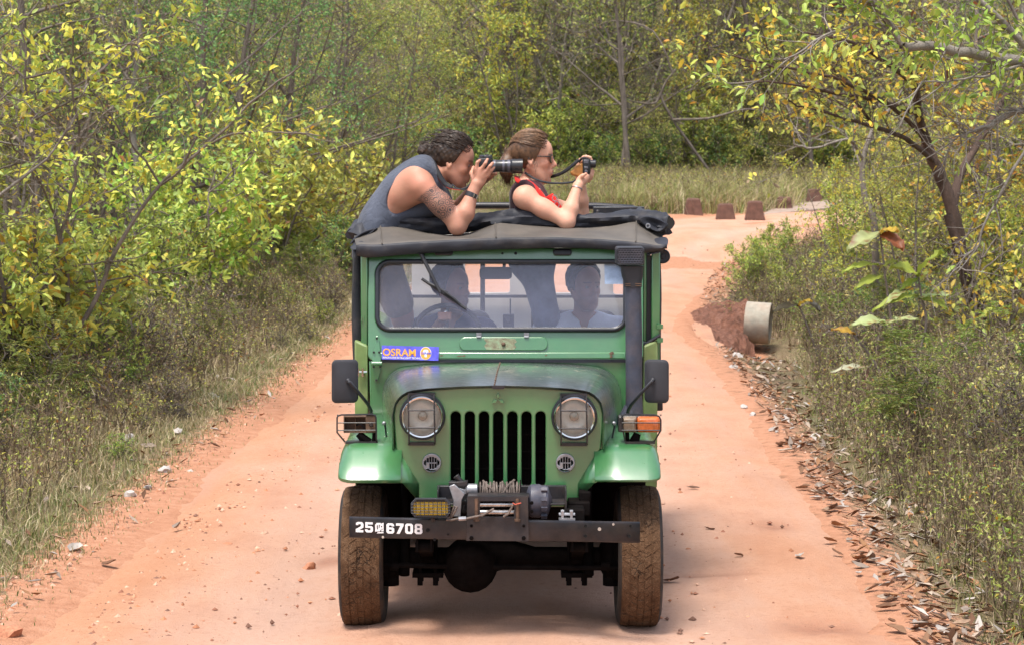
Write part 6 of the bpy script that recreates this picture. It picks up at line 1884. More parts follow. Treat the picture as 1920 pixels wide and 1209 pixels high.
# ----------------------------------------------------------------- the woman with the small camera
def build_woman():
    Yb = 13.56
    P = lambda a, b, d=0.0: W(a, b, Yb + d)
    root = empty('person', Vector((P(995, 470).x, Yb, 1.06)))
    tag(root, 'person in a maroon top, red scarf and sunglasses holding a small camera above the roof', 'person')
    lo = Vector((P(930, 500).x, Yb - 0.36, 1.05)); hi = Vector((P(1130, 300).x, Yb + 0.36, P(0, 235).z))
    HD = Head(P(999, 300, 0), Matrix.Rotation(math.radians(3), 3, 'Y') @ Matrix.Rotation(math.radians(-3), 3, 'Z'), 1.09)
    def torso(S, inf=0.0):
        S.ell(P(998, 480), (0.125, 0.165, 0.14), None, 0.0, inf)
        S.ell(P(997, 432), (0.098, 0.135, 0.14), None, 0.05, inf)
        S.ell(P(994, 388), (0.108, 0.145, 0.145), Matrix.Rotation(math.radians(8), 3, 'Y'), 0.06, inf)
        S.ell(P(988, 362), (0.085, 0.165, 0.07), None, 0.05, inf)
        for s in (-1, 1): S.ell(P(1021, 396, 0.07 * s), (0.058, 0.06, 0.06), None, 0.04, inf)
    sh, el, wr = P(983, 371, -0.165), P(1063, 416, -0.235), P(1083, 350, -0.14)
    sh2, el2, wr2 = P(992, 371, 0.165), P(1090, 402, 0.12), P(1088, 330, 0.06)
    S = SDF(lo, hi, 0.0052)
    torso(S)
    S.cap(P(985, 356), P(997, 322), 0.052, 0.046, 0.04)
    S.ell(sh, (0.062, 0.055, 0.062), None, 0.05)
    S.cap(sh, sh.lerp(el, 0.5), 0.056, 0.050, 0.03); S.cap(sh.lerp(el, 0.45), el, 0.051, 0.040, 0.03); S.ell(el + Vector((0.004, 0, -0.006)), (0.036,) * 3, None, 0.02)
    S.cap(el, el.lerp(wr, 0.35), 0.041, 0.044, 0.03); S.cap(el.lerp(wr, 0.35), wr, 0.044, 0.026, 0.02)
    S.cap(sh2, el2, 0.052, 0.040, 0.04); S.cap(el2, el2.lerp(wr2, 0.35), 0.041, 0.043, 0.03); S.cap(el2.lerp(wr2, 0.35), wr2, 0.043, 0.026, 0.02)
    # near hand under the camera
    p1 = P(1094, 335, -0.11)
    S.cap(wr, wr.lerp(p1, 0.6), 0.026, 0.026, 0.02); S.ell(wr.lerp(p1, 0.9), (0.044, 0.022, 0.030), Matrix.Rotation(math.radians(-40), 3, 'Y'), 0.015)
    for i, (a, b, c) in enumerate((((1099, 333), (1107, 328), (1110, 317)), ((1100, 336), (1110, 331), (1113, 321)), ((1098, 339), (1108, 336), (1111, 328)), ((1096, 341), (1104, 340), (1108, 334)))):
        d = -0.10 + 0.012 * i; finger(S, [P(*a, d), P(*b, d + 0.02), P(*c, d + 0.03)], 0.0108, 0.0082)
    finger(S, [P(1088, 340, -0.13), P(1092, 331, -0.15), P(1099, 326, -0.155)], 0.012, 0.0085, 0.006)
    # far hand over the top of the camera
    q1 = P(1090, 306, 0.05)
    S.cap(wr2, q1, 0.026, 0.024, 0.02); S.ell(wr2.lerp(q1, 0.8), (0.026, 0.03, 0.045), Matrix.Rotation(math.radians(5), 3, 'Y'), 0.015)
    for i in range(4):
        y = 0.045 - 0.028 * i
        finger(S, [P(1088 + i, 303, y), P(1094 + i * 1.5, 295 - i * 0.4, y - 0.01), P(1104 + i, 295 + i * .3, y - 0.015), P(1108 + i * .7, 303, y - 0.015)], 0.0105, 0.008)
    for s in (-1, 1):
        hip = P(1000, 486, 0.085 * s); knee = Vector((P(1024, 550, 0).x, Yb + 0.06 + 0.10 * s, 1.50)); ank = Vector((P(1030, 550, 0).x, Yb + 0.16 + 0.11 * s, 1.12))
        S.cap(hip, knee, 0.085, 0.058, 0.05); S.cap(knee, ank, 0.056, 0.04, 0.03); S.cap(ank + Vector((-0.04, 0, -0.03)), ank + Vector((0.12, 0, -0.04)), 0.036, 0.026, 0.03)
    HD.sculpt(S, fem=True, jaw=0.92)
    def col(v):
        c = np.tile(np.array([0.62, 0.345, 0.235]), (len(v), 1))
        d = np.linalg.norm(v - np.array(sh.lerp(el, 0.35)), axis=1); m = np.exp(-(d / 0.12) ** 2)[:, None] * 0.35
        c = c * (1 - m) + np.array([0.62, 0.27, 0.18]) * m
        HD.paint(v, c, (0.50, 0.17, 0.14), (0.16, 0.09, 0.05), 0.0, 0.35)
        L = HD.local(v); t = (np.abs(L[:, 2] + 0.0645) < 0.0035) & (np.abs(L[:, 1]) < 0.018) & (L[:, 0] > 0.09); c[t] = (0.75, 0.70, 0.66)
        return c
    body = finish(S, 'body', m_skin, root, col, lambda v: np.zeros(len(v), np.float32))
    m_top = cloth_material('maroon_knit', (0.055, 0.016, 0.024), 0.25, 10, 0.3)
    S = SDF(lo, hi, 0.0065); torso(S, 0.011)
    for s in (-1, 1): S.ell(P(990, 379, 0.205 * s), (0.072, 0.09, 0.085), None, 0.01, sub=True)
    S.cap(P(990, 350), P(1010, 300), 0.062, 0.08, 0.01, sub=True); S.ell(P(1016, 356), (0.06, 0.06, 0.06), None, 0.01, sub=True)
    S.plane(P(0, 545), (0, 0, -1)); finish(S, 'sleeveless_top', m_top, root, it=3)
    m_jean = cloth_material('faded_blue_denim', (0.17, 0.23, 0.36), 0.3, 9, 0.4)
    S = SDF(lo, hi, 0.009)
    S.ell(P(998, 484), (0.125, 0.165, 0.13), None, 0.0, 0.018)
    for s in (-1, 1):
        hip = P(1000, 486, 0.085 * s); knee = Vector((P(1024, 550, 0).x, Yb + 0.06 + 0.10 * s, 1.50)); ank = Vector((P(1030, 550, 0).x, Yb + 0.16 + 0.11 * s, 1.12)); S.cap(hip, knee, 0.085, 0.062, 0.05, 0.014); S.cap(knee, ank, 0.06, 0.046, 0.03, 0.012)
    S.plane(P(0, 480), (0, 0, 1)); finish(S, 'jeans', m_jean, root)
    # hair drawn back to a ponytail
    S = SDF(HD.T - Vector((0.24,) * 3), HD.T + Vector((0.24,) * 3), 0.0048)
    HD.cap_hair(S, 0.016, [((0.098, 0, 0.080), (0.82, 0, -0.57)), ((0.030, 0, 0.030), (0.92, 0, -0.38)), ((-0.02, 0, -0.045), (0.45, 0, -1))], 0.001, 60)
    tie = HD.w(-0.128, 0, 0.022); S.cap(HD.w(-0.08, 0, 0.03), tie, 0.055, 0.026, 0.03)
    pt = [tie, P(951, 305), P(949, 322), P(952, 340)]
    for i in range(3): S.cap(pt[i], pt[i + 1], (0.026, 0.042, 0.036)[i], (0.042, 0.036, 0.014)[i], 0.02)
    H = finish(S, 'hair', m_hair_l, root, it=2)
    rn = random.Random(4); paths = []
    for i in range(420):
        ph = rn.uniform(-1.5, 1.5); t0 = rn.uniform(-0.05, 0.5); pts = []; o = rn.uniform(0.0, 0.007); a0 = rn.uniform(-.14, .14)
        for j in range(11):
            u = t0 + (1 - t0) * j / 10; th = math.radians(50 + (188 - 50) * u); f = ph * (1 - 0.75 * u * u) + a0 * math.sin(u * 5)
            pts.append(HD.w(-0.010 + (0.115 + o) * math.cos(th), (0.093 + o) * math.sin(min(th, math.pi)) * math.sin(f), 0.052 + (0.107 + o) * math.sin(th) * math.cos(f)))
        pts.append(tie + Vector((rn.uniform(-.008, .008), rn.uniform(-.014, .014), rn.uniform(-.014, .014))))
        paths.append(pts)
    for i in range(150):
        d = Vector((rn.gauss(0, 1), rn.gauss(0, 1), 0)) * 0.5
        p = [tie + d * 0.016]
        for j, c in enumerate((P(953, 300), P(950, 315), P(950, 330), P(952 + rn.uniform(-8, 8), rn.uniform(338, 352)))):
            p.append(c + d * (0.030, 0.040, 0.036, 0.026)[j] + Vector((rn.uniform(-.006, .006), rn.uniform(-.006, .006), 0)))
        paths.append(p)
    strands('hair_strand', m_hair_l, H, paths, 0.0013)
    m_fair = simple('highlight_hair', (0.24, 0.135, 0.07), 0.45, var=0.4, scale=60)  # lighter strands put the hair's highlights into its colour
    strands('fair_hair_strand', m_fair, H, [[p + Vector((rn.uniform(-.002, .002), 0, .0022)) - HD.R @ Vector((0, .0012 * (1 if p.y < HD.T.y else -1) * -1, 0)) for p in q] for q in paths[:420:2]], 0.0012)
    wisps = [[HD.w(0.02 - 0.01 * i, -0.085, -0.005), HD.w(0.032 - 0.008 * i, -0.088, -0.03), HD.w(0.022, -0.086, -0.055 - 0.01 * i)] for i in range(3)] + [[HD.w(-0.11, rn.uniform(-.04, .04), 0.05), HD.w(-0.145, rn.uniform(-.04, .04), 0.055 + rn.uniform(-.02, .02)), HD.w(-0.165, rn.uniform(-.04, .04), rn.uniform(0.0, .05))] for _ in range(14)]
    strands('loose_hair', m_hair_l, H, wisps, 0.0013)
    # sunglasses
    m_shade = simple('tortoiseshell_frame', (0.022, 0.014, 0.010), 0.25, coat=0.5); m_dk = simple('dark_lens', (0.012, 0.010, 0.010), 0.06, coat=0.8)
    mb = MB()
    for y in (-1, 1):
        pts = [HD.w(0.104 - 0.010 * abs(u / 0.026) ** 2 * (0.5 if y * u < 0 else 1), y * 0.033 + u, 0.010 + v) for u, v in rr(-0.026, -0.020, 0.026, 0.020, 0.014, 4)]
        pts += pts[:2]; mb.tube(pts, 0.0034, 6, caps=False)
        mb.tube([HD.w(0.094, y * 0.060, 0.020), HD.w(0.085, y * 0.070, 0.021), HD.w(0.03, y * 0.0785, 0.020), HD.w(-0.008, y * 0.082, 0.018), HD.w(-0.02, y * 0.083, 0.002)], [0.0042, 0.0042, 0.0032, 0.003, 0.003], 6)
    mb.tube([HD.w(0.106, -0.008, 0.014), HD.w(0.109, 0, 0.016), HD.w(0.106, 0.008, 0.014)], 0.0035, 6)
    G = mb.build('sunglasses', m_shade, root)
    for y in (-1, 1):
        mb = MB(); mb.prism([HD.w(0.1035 - 0.010 * abs(u / 0.026) ** 2 * (0.5 if y * u < 0 else 1), y * 0.033 + u, 0.010 + v) for u, v in rr(-0.025, -0.019, 0.025, 0.019, 0.013, 4)], HD.R @ Vector((-0.0015, 0, 0))); mb.build('lens', m_dk, G)
    # red scarf band and patterned strap over the near shoulder
    m_red = cloth_material('red_cotton_scarf', (0.62, 0.018, 0.014), 0.2, 10, 0.3)
    ribbon([P(974, 332, 0.04), P(974, 338, -0.05), P(984, 342, -0.105), P(998, 352, -0.145), P(1012, 368, -0.165), P(1024, 386, -0.16), P(1036, 404, -0.15)], 0.058, 'scarf', m_red, root, (0.25, -1, 0.45), 0.006)
    ribbon([P(1030, 366, -0.10), P(1040, 380, -0.12), P(1050, 396, -0.12)], 0.045, 'scarf_end', m_red, root, (0.2, -1, 0.3), 0.005)
    def strapmat():
        M = Mat('patterned_brown_strap'); w = M.new('ShaderNodeTexWave', wave_type='BANDS', bands_direction='DIAGONAL'); w.inputs['Scale'].default_value = 26; w.inputs['Distortion'].default_value = 2.0; M.link(M.co(), w.inputs['Vector'])
        M.set(Base_Color=M.ramp(w.outputs['Fac'], [(0.25, (0.02, 0.017, 0.02)), (0.5, (0.30, 0.10, 0.03)), (0.8, (0.40, 0.20, 0.07)), (0.95, (0.5, 0.46, 0.42))]), Roughness=0.8); return M.m
    ribbon([P(1000, 346, -0.105), P(1012, 360, -0.14), P(1024, 378, -0.158), P(1036, 396, -0.16), P(1042, 404, -0.16)], 0.028, 'patterned_strap', strapmat(), root, (0.25, -1, 0.4), 0.006)
    mb = MB(); 
    for i in range(3):
        c = P(1040 + i * 4, 372 + i * 12, -0.135); mb.tube([c + Vector((0.014 * math.cos(t), -0.002, 0.017 * math.sin(t))) for t in np.linspace(0, 6.4, 12)], 0.003, 5)
    mb.build('pendant', m_galv, root)
    wd = (wr - el).normalized(); c = el.lerp(wr, 0.93); u = wd.orthogonal().normalized(); v = wd.cross(u)
    mb = MB(); mb.tube([c + (u * math.cos(t) + v * math.sin(t)) * 0.031 for t in np.linspace(0, 6.4, 24)], 0.003, 6); mb.build('bracelet', m_galv, root)
    wd = (wr2 - el2).normalized(); c = el2.lerp(wr2, 0.80)
    mb = MB(); mb.tube([c - wd * 0.009, c + wd * 0.009], 0.033, 18); mb.build('wristwatch', m_chrome, root)
    return HD, P
HD_W, PWm = build_woman()
def small_camera():
    Yc = 13.50
    q = lambda a, b, d=0.0: W(a, b, Yc + d)
    root = empty('photo_camera', q(1098, 315))
    tag(root, 'small black camera in the standing woman\'s hands, its brown case hanging open below', 'camera')
    mb = MB(); rings = []
    for d, ins in ((-0.062, 0.006), (-0.056, 0.0), (0.05, 0.0), (0.056, 0.006)):
        c0, c1 = q(1092, 298), q(1106, 327); rings.append([Vector((x, Yc + d, z)) for x, z in rr(c0.x + ins, c1.z + ins, c1.x - ins, c0.z - ins, 0.009, 4)])
    mb.rings(rings); B = mb.build('camera_body', m_cam, root)
    mb = MB(); c0 = q(1099, 304, -0.063); mb.obox(c0, (0.028, 0.006, 0.02)); mb.obox(q(1099, 315, -0.063), (0.022, 0.005, 0.012)); mb.lathe([(0.010, 0), (0.009, -0.005)], q(1099, 322, -0.06), 'Y', 12); mb.build('side_panel', m_ring, B, bevel=0.002)
    k = Yc / F_PX; c = q(1110, 308, -0.012)
    mb = MB(); x = lambda a: W(a, 0, Yc - 0.012).x - c.x
    mb.lathe([(8.5 * k, x(1104)), (8.5 * k, x(1108)), (7.2 * k, x(1108.5)), (7.2 * k, x(1117)), (6.6 * k, x(1118)), (5.6 * k, x(1118)), (5 * k, x(1116.5)), (0.001, x(1116))], c, 'X', 28); mb.build('lens_barrel', m_lensb, root, angle=25)
    m_case = simple('tan_leather_case', (0.36, 0.155, 0.035), 0.5, var=0.3, scale=30, bump=0.3, bscale=120)
    mb = MB(); rings = []
    poly = [(1080, 311), (1091, 306), (1096, 315), (1097, 331), (1090, 335), (1072, 329), (1068, 324)]
    cx_, cy_ = 1084, 322
    for d, s in ((-0.045, 0.8), (-0.035, 1.0), (0.03, 1.0), (0.045, 0.8)): rings.append([q(cx_ + (a - cx_) * s, cy_ + (b - cy_) * s, d) for a, b in poly])
    mb.rings(rings); mb.build('leather_case', m_case, root, bevel=0.004)
    ribbon([q(1085, 305, -0.03), q(1090, 298, -0.055), q(1096, 296, -0.058), q(1102, 299, -0.06)], 0.014, 'camera_strap', m_strap, root, (0, -1, 0.2))
    ribbon([PWm(984, 324, -0.045), PWm(1000, 335, -0.085), PWm(1016, 341, -0.10), PWm(1035, 344, -0.10), PWm(1055, 344, -0.10), q(1074, 342, -0.06), q(1084, 336, -0.03)], 0.012, 'camera_strap', m_strap, root, (0.0, -1, 0.3))
    ribbon([PWm(1022, 332, 0.03), PWm(1036, 332, 0.02), q(1055, 325, -0.02), q(1070, 314, -0.04), q(1079, 306, -0.05), q(1086, 300, -0.05)], 0.020, 'camera_strap', m_strap, root, (0.0, -1, 0.3))
small_camera()

# ----------------------------------------------------------------- the two people behind the windscreen
def seated(label, hx, hy, Yh, yaw, skin, hairm, shirtc, collar=False, hand=None, fat=1.0):
    P = lambda a, b, d=0.0: W(a, b, Yh + d)
    T = P(hx, hy); root = empty('person', (T.x, Yh + 0.05, 0.95))
    tag(root, label, 'person')
    R = Matrix.Rotation(math.radians(yaw), 3, 'Z')
    HD = Head(T, R, 1.06)
    lo = Vector((T.x - 0.36, Yh - 0.62, 0.94)); hi = Vector((T.x + 0.36, Yh + 0.28, T.z + 0.20))
    nb = T + Vector((0, 0.02, -0.140))
    S = SDF(lo, hi, 0.0075)
    def torso(S, inf=0.0):
        S.ell(nb + Vector((0, 0.03, -0.20)), (0.175 * fat, 0.115, 0.19), None, 0.0, inf)
        S.ell(nb + Vector((0, 0.03, -0.42)), (0.165 * fat, 0.125, 0.17), None, 0.05, inf)
        S.ell(nb + Vector((0, 0.02, -0.075)), (0.17 * fat, 0.075, 0.06), None, 0.05, inf)
        for s in (-1, 1): S.ell(nb + Vector((0.185 * fat * s, 0.02, -0.11)), (0.068, 0.066, 0.068), None, 0.04, inf)
    torso(S); S.cap(nb + Vector((0, 0.0, -0.05)), T + Vector((0, 0.015, -0.05)), 0.062, 0.056, 0.03)
    arms = []
    for s in (-1, 1):
        sh = nb + Vector((0.19 * fat * s, 0.02, -0.12)); 
        if hand and hand[2] == s:
            wr = W(hand[0], hand[1], Yh - 0.42) + Vector((-0.02, 0.06, -0.02)); el = sh.lerp(wr, 0.5) + Vector((0.05 * s, 0.02, -0.14))
        else: el = sh + Vector((0.05 * s, -0.05, -0.26)); wr = el + Vector((-0.06 * s, -0.22, 0.02))
        arms.append((sh, el, wr))
        S.cap(sh, el, 0.055, 0.045, 0.04); S.cap(el, wr, 0.044, 0.03, 0.03)
        d = (wr - el).normalized(); S.ell(wr + d * 0.05, (0.035, 0.05, 0.026), None, 0.02)
        if hand and hand[2] == s:
            for i in range(4): a = wr + d * 0.06 + Vector((0.02 * i - 0.03, -0.02, 0.012)); finger(S, [a, a + Vector((0.004, -0.035, 0.012)), a + Vector((0.004, -0.05, -0.022))], 0.011, 0.009)
        else:
            for i in range(4): a = wr + d * 0.08 + Vector((0.018 * i - 0.027, 0, 0)); finger(S, [a, a + d * 0.03 + Vector((0, 0, -0.01)), a + d * 0.05 + Vector((0, 0, -0.03))], 0.010, 0.008)
    for s in (-1, 1):
        hip = nb + Vector((0.09 * s, 0.0, -0.50)); S.cap(hip, hip + Vector((0.05 * s, -0.42, 0.03)), 0.085, 0.065, 0.05)
    HD.sculpt(S, jaw=1.1)
    def col(v):
        c = np.tile(np.array(skin), (len(v), 1)); HD.paint(v, c, tuple(x * 0.7 for x in skin), (0.01, 0.008, 0.007), 0.35, 0.0); return c
    body = finish(S, 'body', m_skin, root, col, lambda v: np.zeros(len(v), np.float32))
    S = SDF(lo, hi, 0.009); torso(S, 0.014)
    for sh, el, wr in arms: S.cap(sh, el, 0.055, 0.047, 0.04, 0.016); S.cap(el, el.lerp(wr, 0.15), 0.047, 0.045, 0.02, 0.016)
    S.cap(T + Vector((0, -0.09, -0.06)), nb + Vector((0, -0.10, -0.14)), 0.085, 0.02, 0.01, sub=True); S.cap(nb + Vector((0, 0, -0.03)), T, 0.066, 0.075, 0.008, sub=True)
    ms = cloth_material(label.split(' ')[3] + '_shirt_cloth', shirtc, 0.15, 8, 0.3)
    sh_o = finish(S, 'shirt', ms, root)
    if collar:
        for s in (-1, 1):
            mb = MB(); a = nb + Vector((0.065 * s, 0.04, 0.0)); b = nb + Vector((0.070 * s, -0.055, -0.045)); c = nb + Vector((0.03 * s, -0.125, -0.125)); d = nb + Vector((0.105 * s, -0.105, -0.115)); e = nb + Vector((0.105 * s, 0.02, -0.05))
            mb.grid([[a, b, c], [e, nb + Vector((0.11 * s, -0.05, -0.075)), d]]); mb.build('collar', ms, sh_o, solid=0.006, sub=1)
    S = SDF(HD.T - Vector((0.2,) * 3), HD.T + Vector((0.2,) * 3), 0.006)
    HD.cap_hair(S, 0.016, [((0.098, 0, 0.085), (0.85, 0, -0.50)), ((0.028, 0, 0.03), (0.95, 0, -0.3)), ((-0.03, 0, -0.05), (0.3, 0, -1))], 0.004, 110)
    finish(S, 'hair', hairm, root, it=1)
    HD.eyes(body)
    if hand:
        sh, el, wr = [a for a, s in zip(arms, (-1, 1)) if s == hand[2]][0]; d = (wr - el).normalized(); c = wr + d * 0.06 + Vector((0.01, -0.038, 0.03)); mb = MB(); mb.sphere(c, 0.012, 8, 6); mb.build('finger_ring', m_chrome, root)
seated('person driving in a dark blue shirt with one ringed hand on the steering wheel', 845, 542, 13.50, -36, (0.30, 0.16, 0.10), m_hair_b, (0.06, 0.07, 0.16), False, (832, 600, -1), 1.0)
seated('person seated in a pale blue collared shirt behind the windscreen beside the snorkel', 1095, 540, 13.52, -62, (0.30, 0.165, 0.11), m_hair_b, (0.70, 0.75, 0.86), True, None, 1.16)
# ================================================================= vegetation
def leaf_material():
    M = Mat('leaf')
    a = M.attr('col')
    oi = M.new('ShaderNodeObjectInfo')
    hs = M.new('ShaderNodeHueSaturation')
    M.link(a.outputs['Color'], hs.inputs['Color'])
    M.link(M.math('ADD', 0.485, M.math('MULTIPLY', oi.outputs['Random'], 0.03)), hs.inputs['Hue'])
    M.link(M.math('ADD', 0.82, M.math('MULTIPLY', oi.outputs['Random'], 0.36)), hs.inputs['Value'])
    hs.inputs['Saturation'].default_value = 0.98
    M.set(Base_Color=hs.outputs[0], Roughness=0.5)
    M.b.inputs['Specular IOR Level'].default_value = 0.4
    tr = M.new('ShaderNodeBsdfTranslucent'); M.link(hs.outputs[0], tr.inputs[0])
    mx = M.new('ShaderNodeMixShader'); mx.inputs[0].default_value = 0.30
    M.link(M.b.outputs[0], mx.inputs[1]); M.link(tr.outputs[0], mx.inputs[2]); M.link(mx.outputs[0], M.out.inputs[0])
    return M.m
m_leaf = leaf_material()
def bark_material(name, c1, c2):
    M = Mat(name)
    n = M.noise(7, 6, 0.7, stretch=(1, 1, 0.35)); n2 = M.noise(45, 4, 0.7)
    M.set(Base_Color=M.mix(M.ramp(n2, [(0.4, 0.0), (0.7, 0.5)]), M.ramp(n, [(0.3, c1), (0.7, c2)]), c1), Roughness=0.9)
    M.b.inputs['Specular IOR Level'].default_value = 0.2
    M.bump(M.math('ADD', n, n2), 0.6, 0.02)
    return M.m
m_bark = bark_material('grey_brown_bark', (0.10, 0.08, 0.065), (0.28, 0.235, 0.20))
m_bark_p = bark_material('pale_grey_bark', (0.17, 0.145, 0.12), (0.37, 0.33, 0.29))
m_bark_d = bark_material('dark_wet_bark', (0.05, 0.034, 0.027), (0.15, 0.10, 0.08))

_k = 1.9
def _sc(p, k=_k): return [tuple(min(.62, x * k) for x in c) for c in p]
G_MID = [(0.085, 0.125, 0.026), (0.12, 0.16, 0.032), (0.06, 0.095, 0.025), (0.16, 0.185, 0.042)]
G_YEL = [(0.20, 0.235, 0.04), (0.155, 0.20, 0.04), (0.26, 0.265, 0.045), (0.12, 0.165, 0.035), (0.33, 0.235, 0.03)]
G_DRK = [(0.035, 0.075, 0.022), (0.055, 0.105, 0.03), (0.08, 0.135, 0.035), (0.045, 0.085, 0.03)]
G_OLV = [(0.13, 0.13, 0.045), (0.17, 0.155, 0.055), (0.10, 0.105, 0.035), (0.23, 0.19, 0.07)]
G_ORG = [(0.46, 0.29, 0.03), (0.46, 0.33, 0.045), (0.42, 0.22, 0.028), (0.38, 0.33, 0.05), (0.28, 0.29, 0.045)]
G_FRS = [(0.20, 0.31, 0.045), (0.26, 0.36, 0.06), (0.15, 0.25, 0.04), (0.30, 0.34, 0.06)]
DRY = [(0.30, 0.21, 0.125), (0.22, 0.14, 0.08), (0.38, 0.29, 0.19), (0.17, 0.10, 0.06)]
G_MID, G_YEL, G_DRK, G_OLV, G_FRS, G_ORG = [(r * 1.12, g * .97, b) for r, g, b in _sc(G_MID, 2.8)], [(r * 1.08, g * .98, b) for r, g, b in _sc(G_YEL, 2.3)], _sc(G_DRK, 3.1), _sc(G_OLV, 2.5), _sc(G_FRS, 1.6), _sc(G_ORG, 1.35)
ACC = [(0.52, 0.24, 0.03), (0.34, 0.13, 0.04), (0.48, 0.38, 0.06), (0.22, 0.10, 0.05)]

def nrm(a): return a / np.maximum(np.linalg.norm(a, axis=1, keepdims=True), 1e-9)
def leaf_arrays(rs, P, D, L, Wd, pal, acc=0.03, up=0.7, fine=False, var=0.18):
    """P base points, D directions -> vertex, face and colour arrays of folded pointed leaves"""
    n = len(P)
    D = nrm(D)
    U = np.tile([0, 0, 1.0], (n, 1)) * up + rs.normal(0, 0.55, (n, 3))
    S = nrm(np.cross(D, U)); N = nrm(np.cross(S, D))
    L = (L * rs.uniform(0.6, 1.25, n))[:, None]; Wd = (Wd * rs.uniform(0.7, 1.25, n))[:, None]
    fold = Wd * rs.uniform(0.05, 0.35, n)[:, None]; droop = L * rs.uniform(0.0, 0.3, n)[:, None]
    pal = np.array(pal); c = pal[rs.integers(0, len(pal), n)] * rs.uniform(1 - var, 1 + var, (n, 1))
    m = rs.random(n) < acc
    c[m] = np.array(ACC)[rs.integers(0, len(ACC), m.sum())]
    if not fine:
        V = np.stack([P, P + D * L * 0.42 + S * Wd * 0.5 + N * fold, P + D * L - N * droop, P + D * L * 0.42 - S * Wd * 0.5 + N * fold], 1)
        F = np.array([[0, 1, 2], [0, 2, 3]])
    else:
        m1 = P + D * L * 0.33 - N * droop * 0.1; m2 = P + D * L * 0.68 - N * droop * 0.45
        V = np.stack([P, m1 + S * Wd * 0.48 + N * fold, m2 + S * Wd * 0.40 + N * fold * 0.8, P + D * L - N * droop, m2 - S * Wd * 0.40 + N * fold * 0.8, m1 - S * Wd * 0.48 + N * fold, m1, m2], 1)
        F = np.array([[0, 1, 6], [1, 2, 7], [1, 7, 6], [2, 3, 7], [0, 6, 5], [6, 7, 4], [6, 4, 5], [7, 3, 4]])
    k = V.shape[1]
    return V.reshape(-1, 3), (F[None] + (np.arange(n) * k)[:, None, None]).reshape(-1, 3), np.repeat(c, k, axis=0)
def merge(parts):
    vs_, fs_, cs_, n = [], [], [], 0
    for v, f, c in parts:
        vs_.append(v); fs_.append(f + n); cs_.append(c); n += len(v)
    return np.concatenate(vs_), np.concatenate(fs_), np.concatenate(cs_)
def tubes_np(segs, sides):
    """segs: list of (points (m,3), radii (m,)) -> triangle arrays"""
    vs_, fs_, n0 = [], [], 0
    ang = 2 * np.pi * np.arange(sides) / sides; ca, sa = np.cos(ang), np.sin(ang)
    for p, r in segs:
        p = np.asarray(p); m = len(p)
        t = nrm(np.gradient(p, axis=0)); ref = np.array([0.31, 0.95, 0.05]) if abs(t[0, 1]) < 0.9 else np.array([1.0, 0, 0])
        a = nrm(np.cross(t, ref)); b = np.cross(t, a)
        v = p[:, None, :] + (a[:, None, :] * ca[None, :, None] + b[:, None, :] * sa[None, :, None]) * np.asarray(r)[:, None, None]
        vs_.append(v.reshape(-1, 3))
        i = np.arange(m - 1)[:, None] * sides; k = np.arange(sides)[None, :]; k2 = (k + 1) % sides
        q = np.stack([i + k, i + k2, i + sides + k2, i + sides + k], -1).reshape(-1, 4) + n0
        fs_.append(np.concatenate([q[:, [0, 1, 2]], q[:, [0, 2, 3]]])); n0 += m * sides
    return np.concatenate(vs_), np.concatenate(fs_)
def wander(rs, p, d, L, m, wob, grav=0.0):
    pts = [np.array(p, float)]; d = np.array(d, float); d /= np.linalg.norm(d)
    for i in range(m):
        d = d + rs.normal(0, wob, 3) + np.array([0, 0, grav]); d /= np.linalg.norm(d)
        pts.append(pts[-1] + d * L / m)
    return np.array(pts)
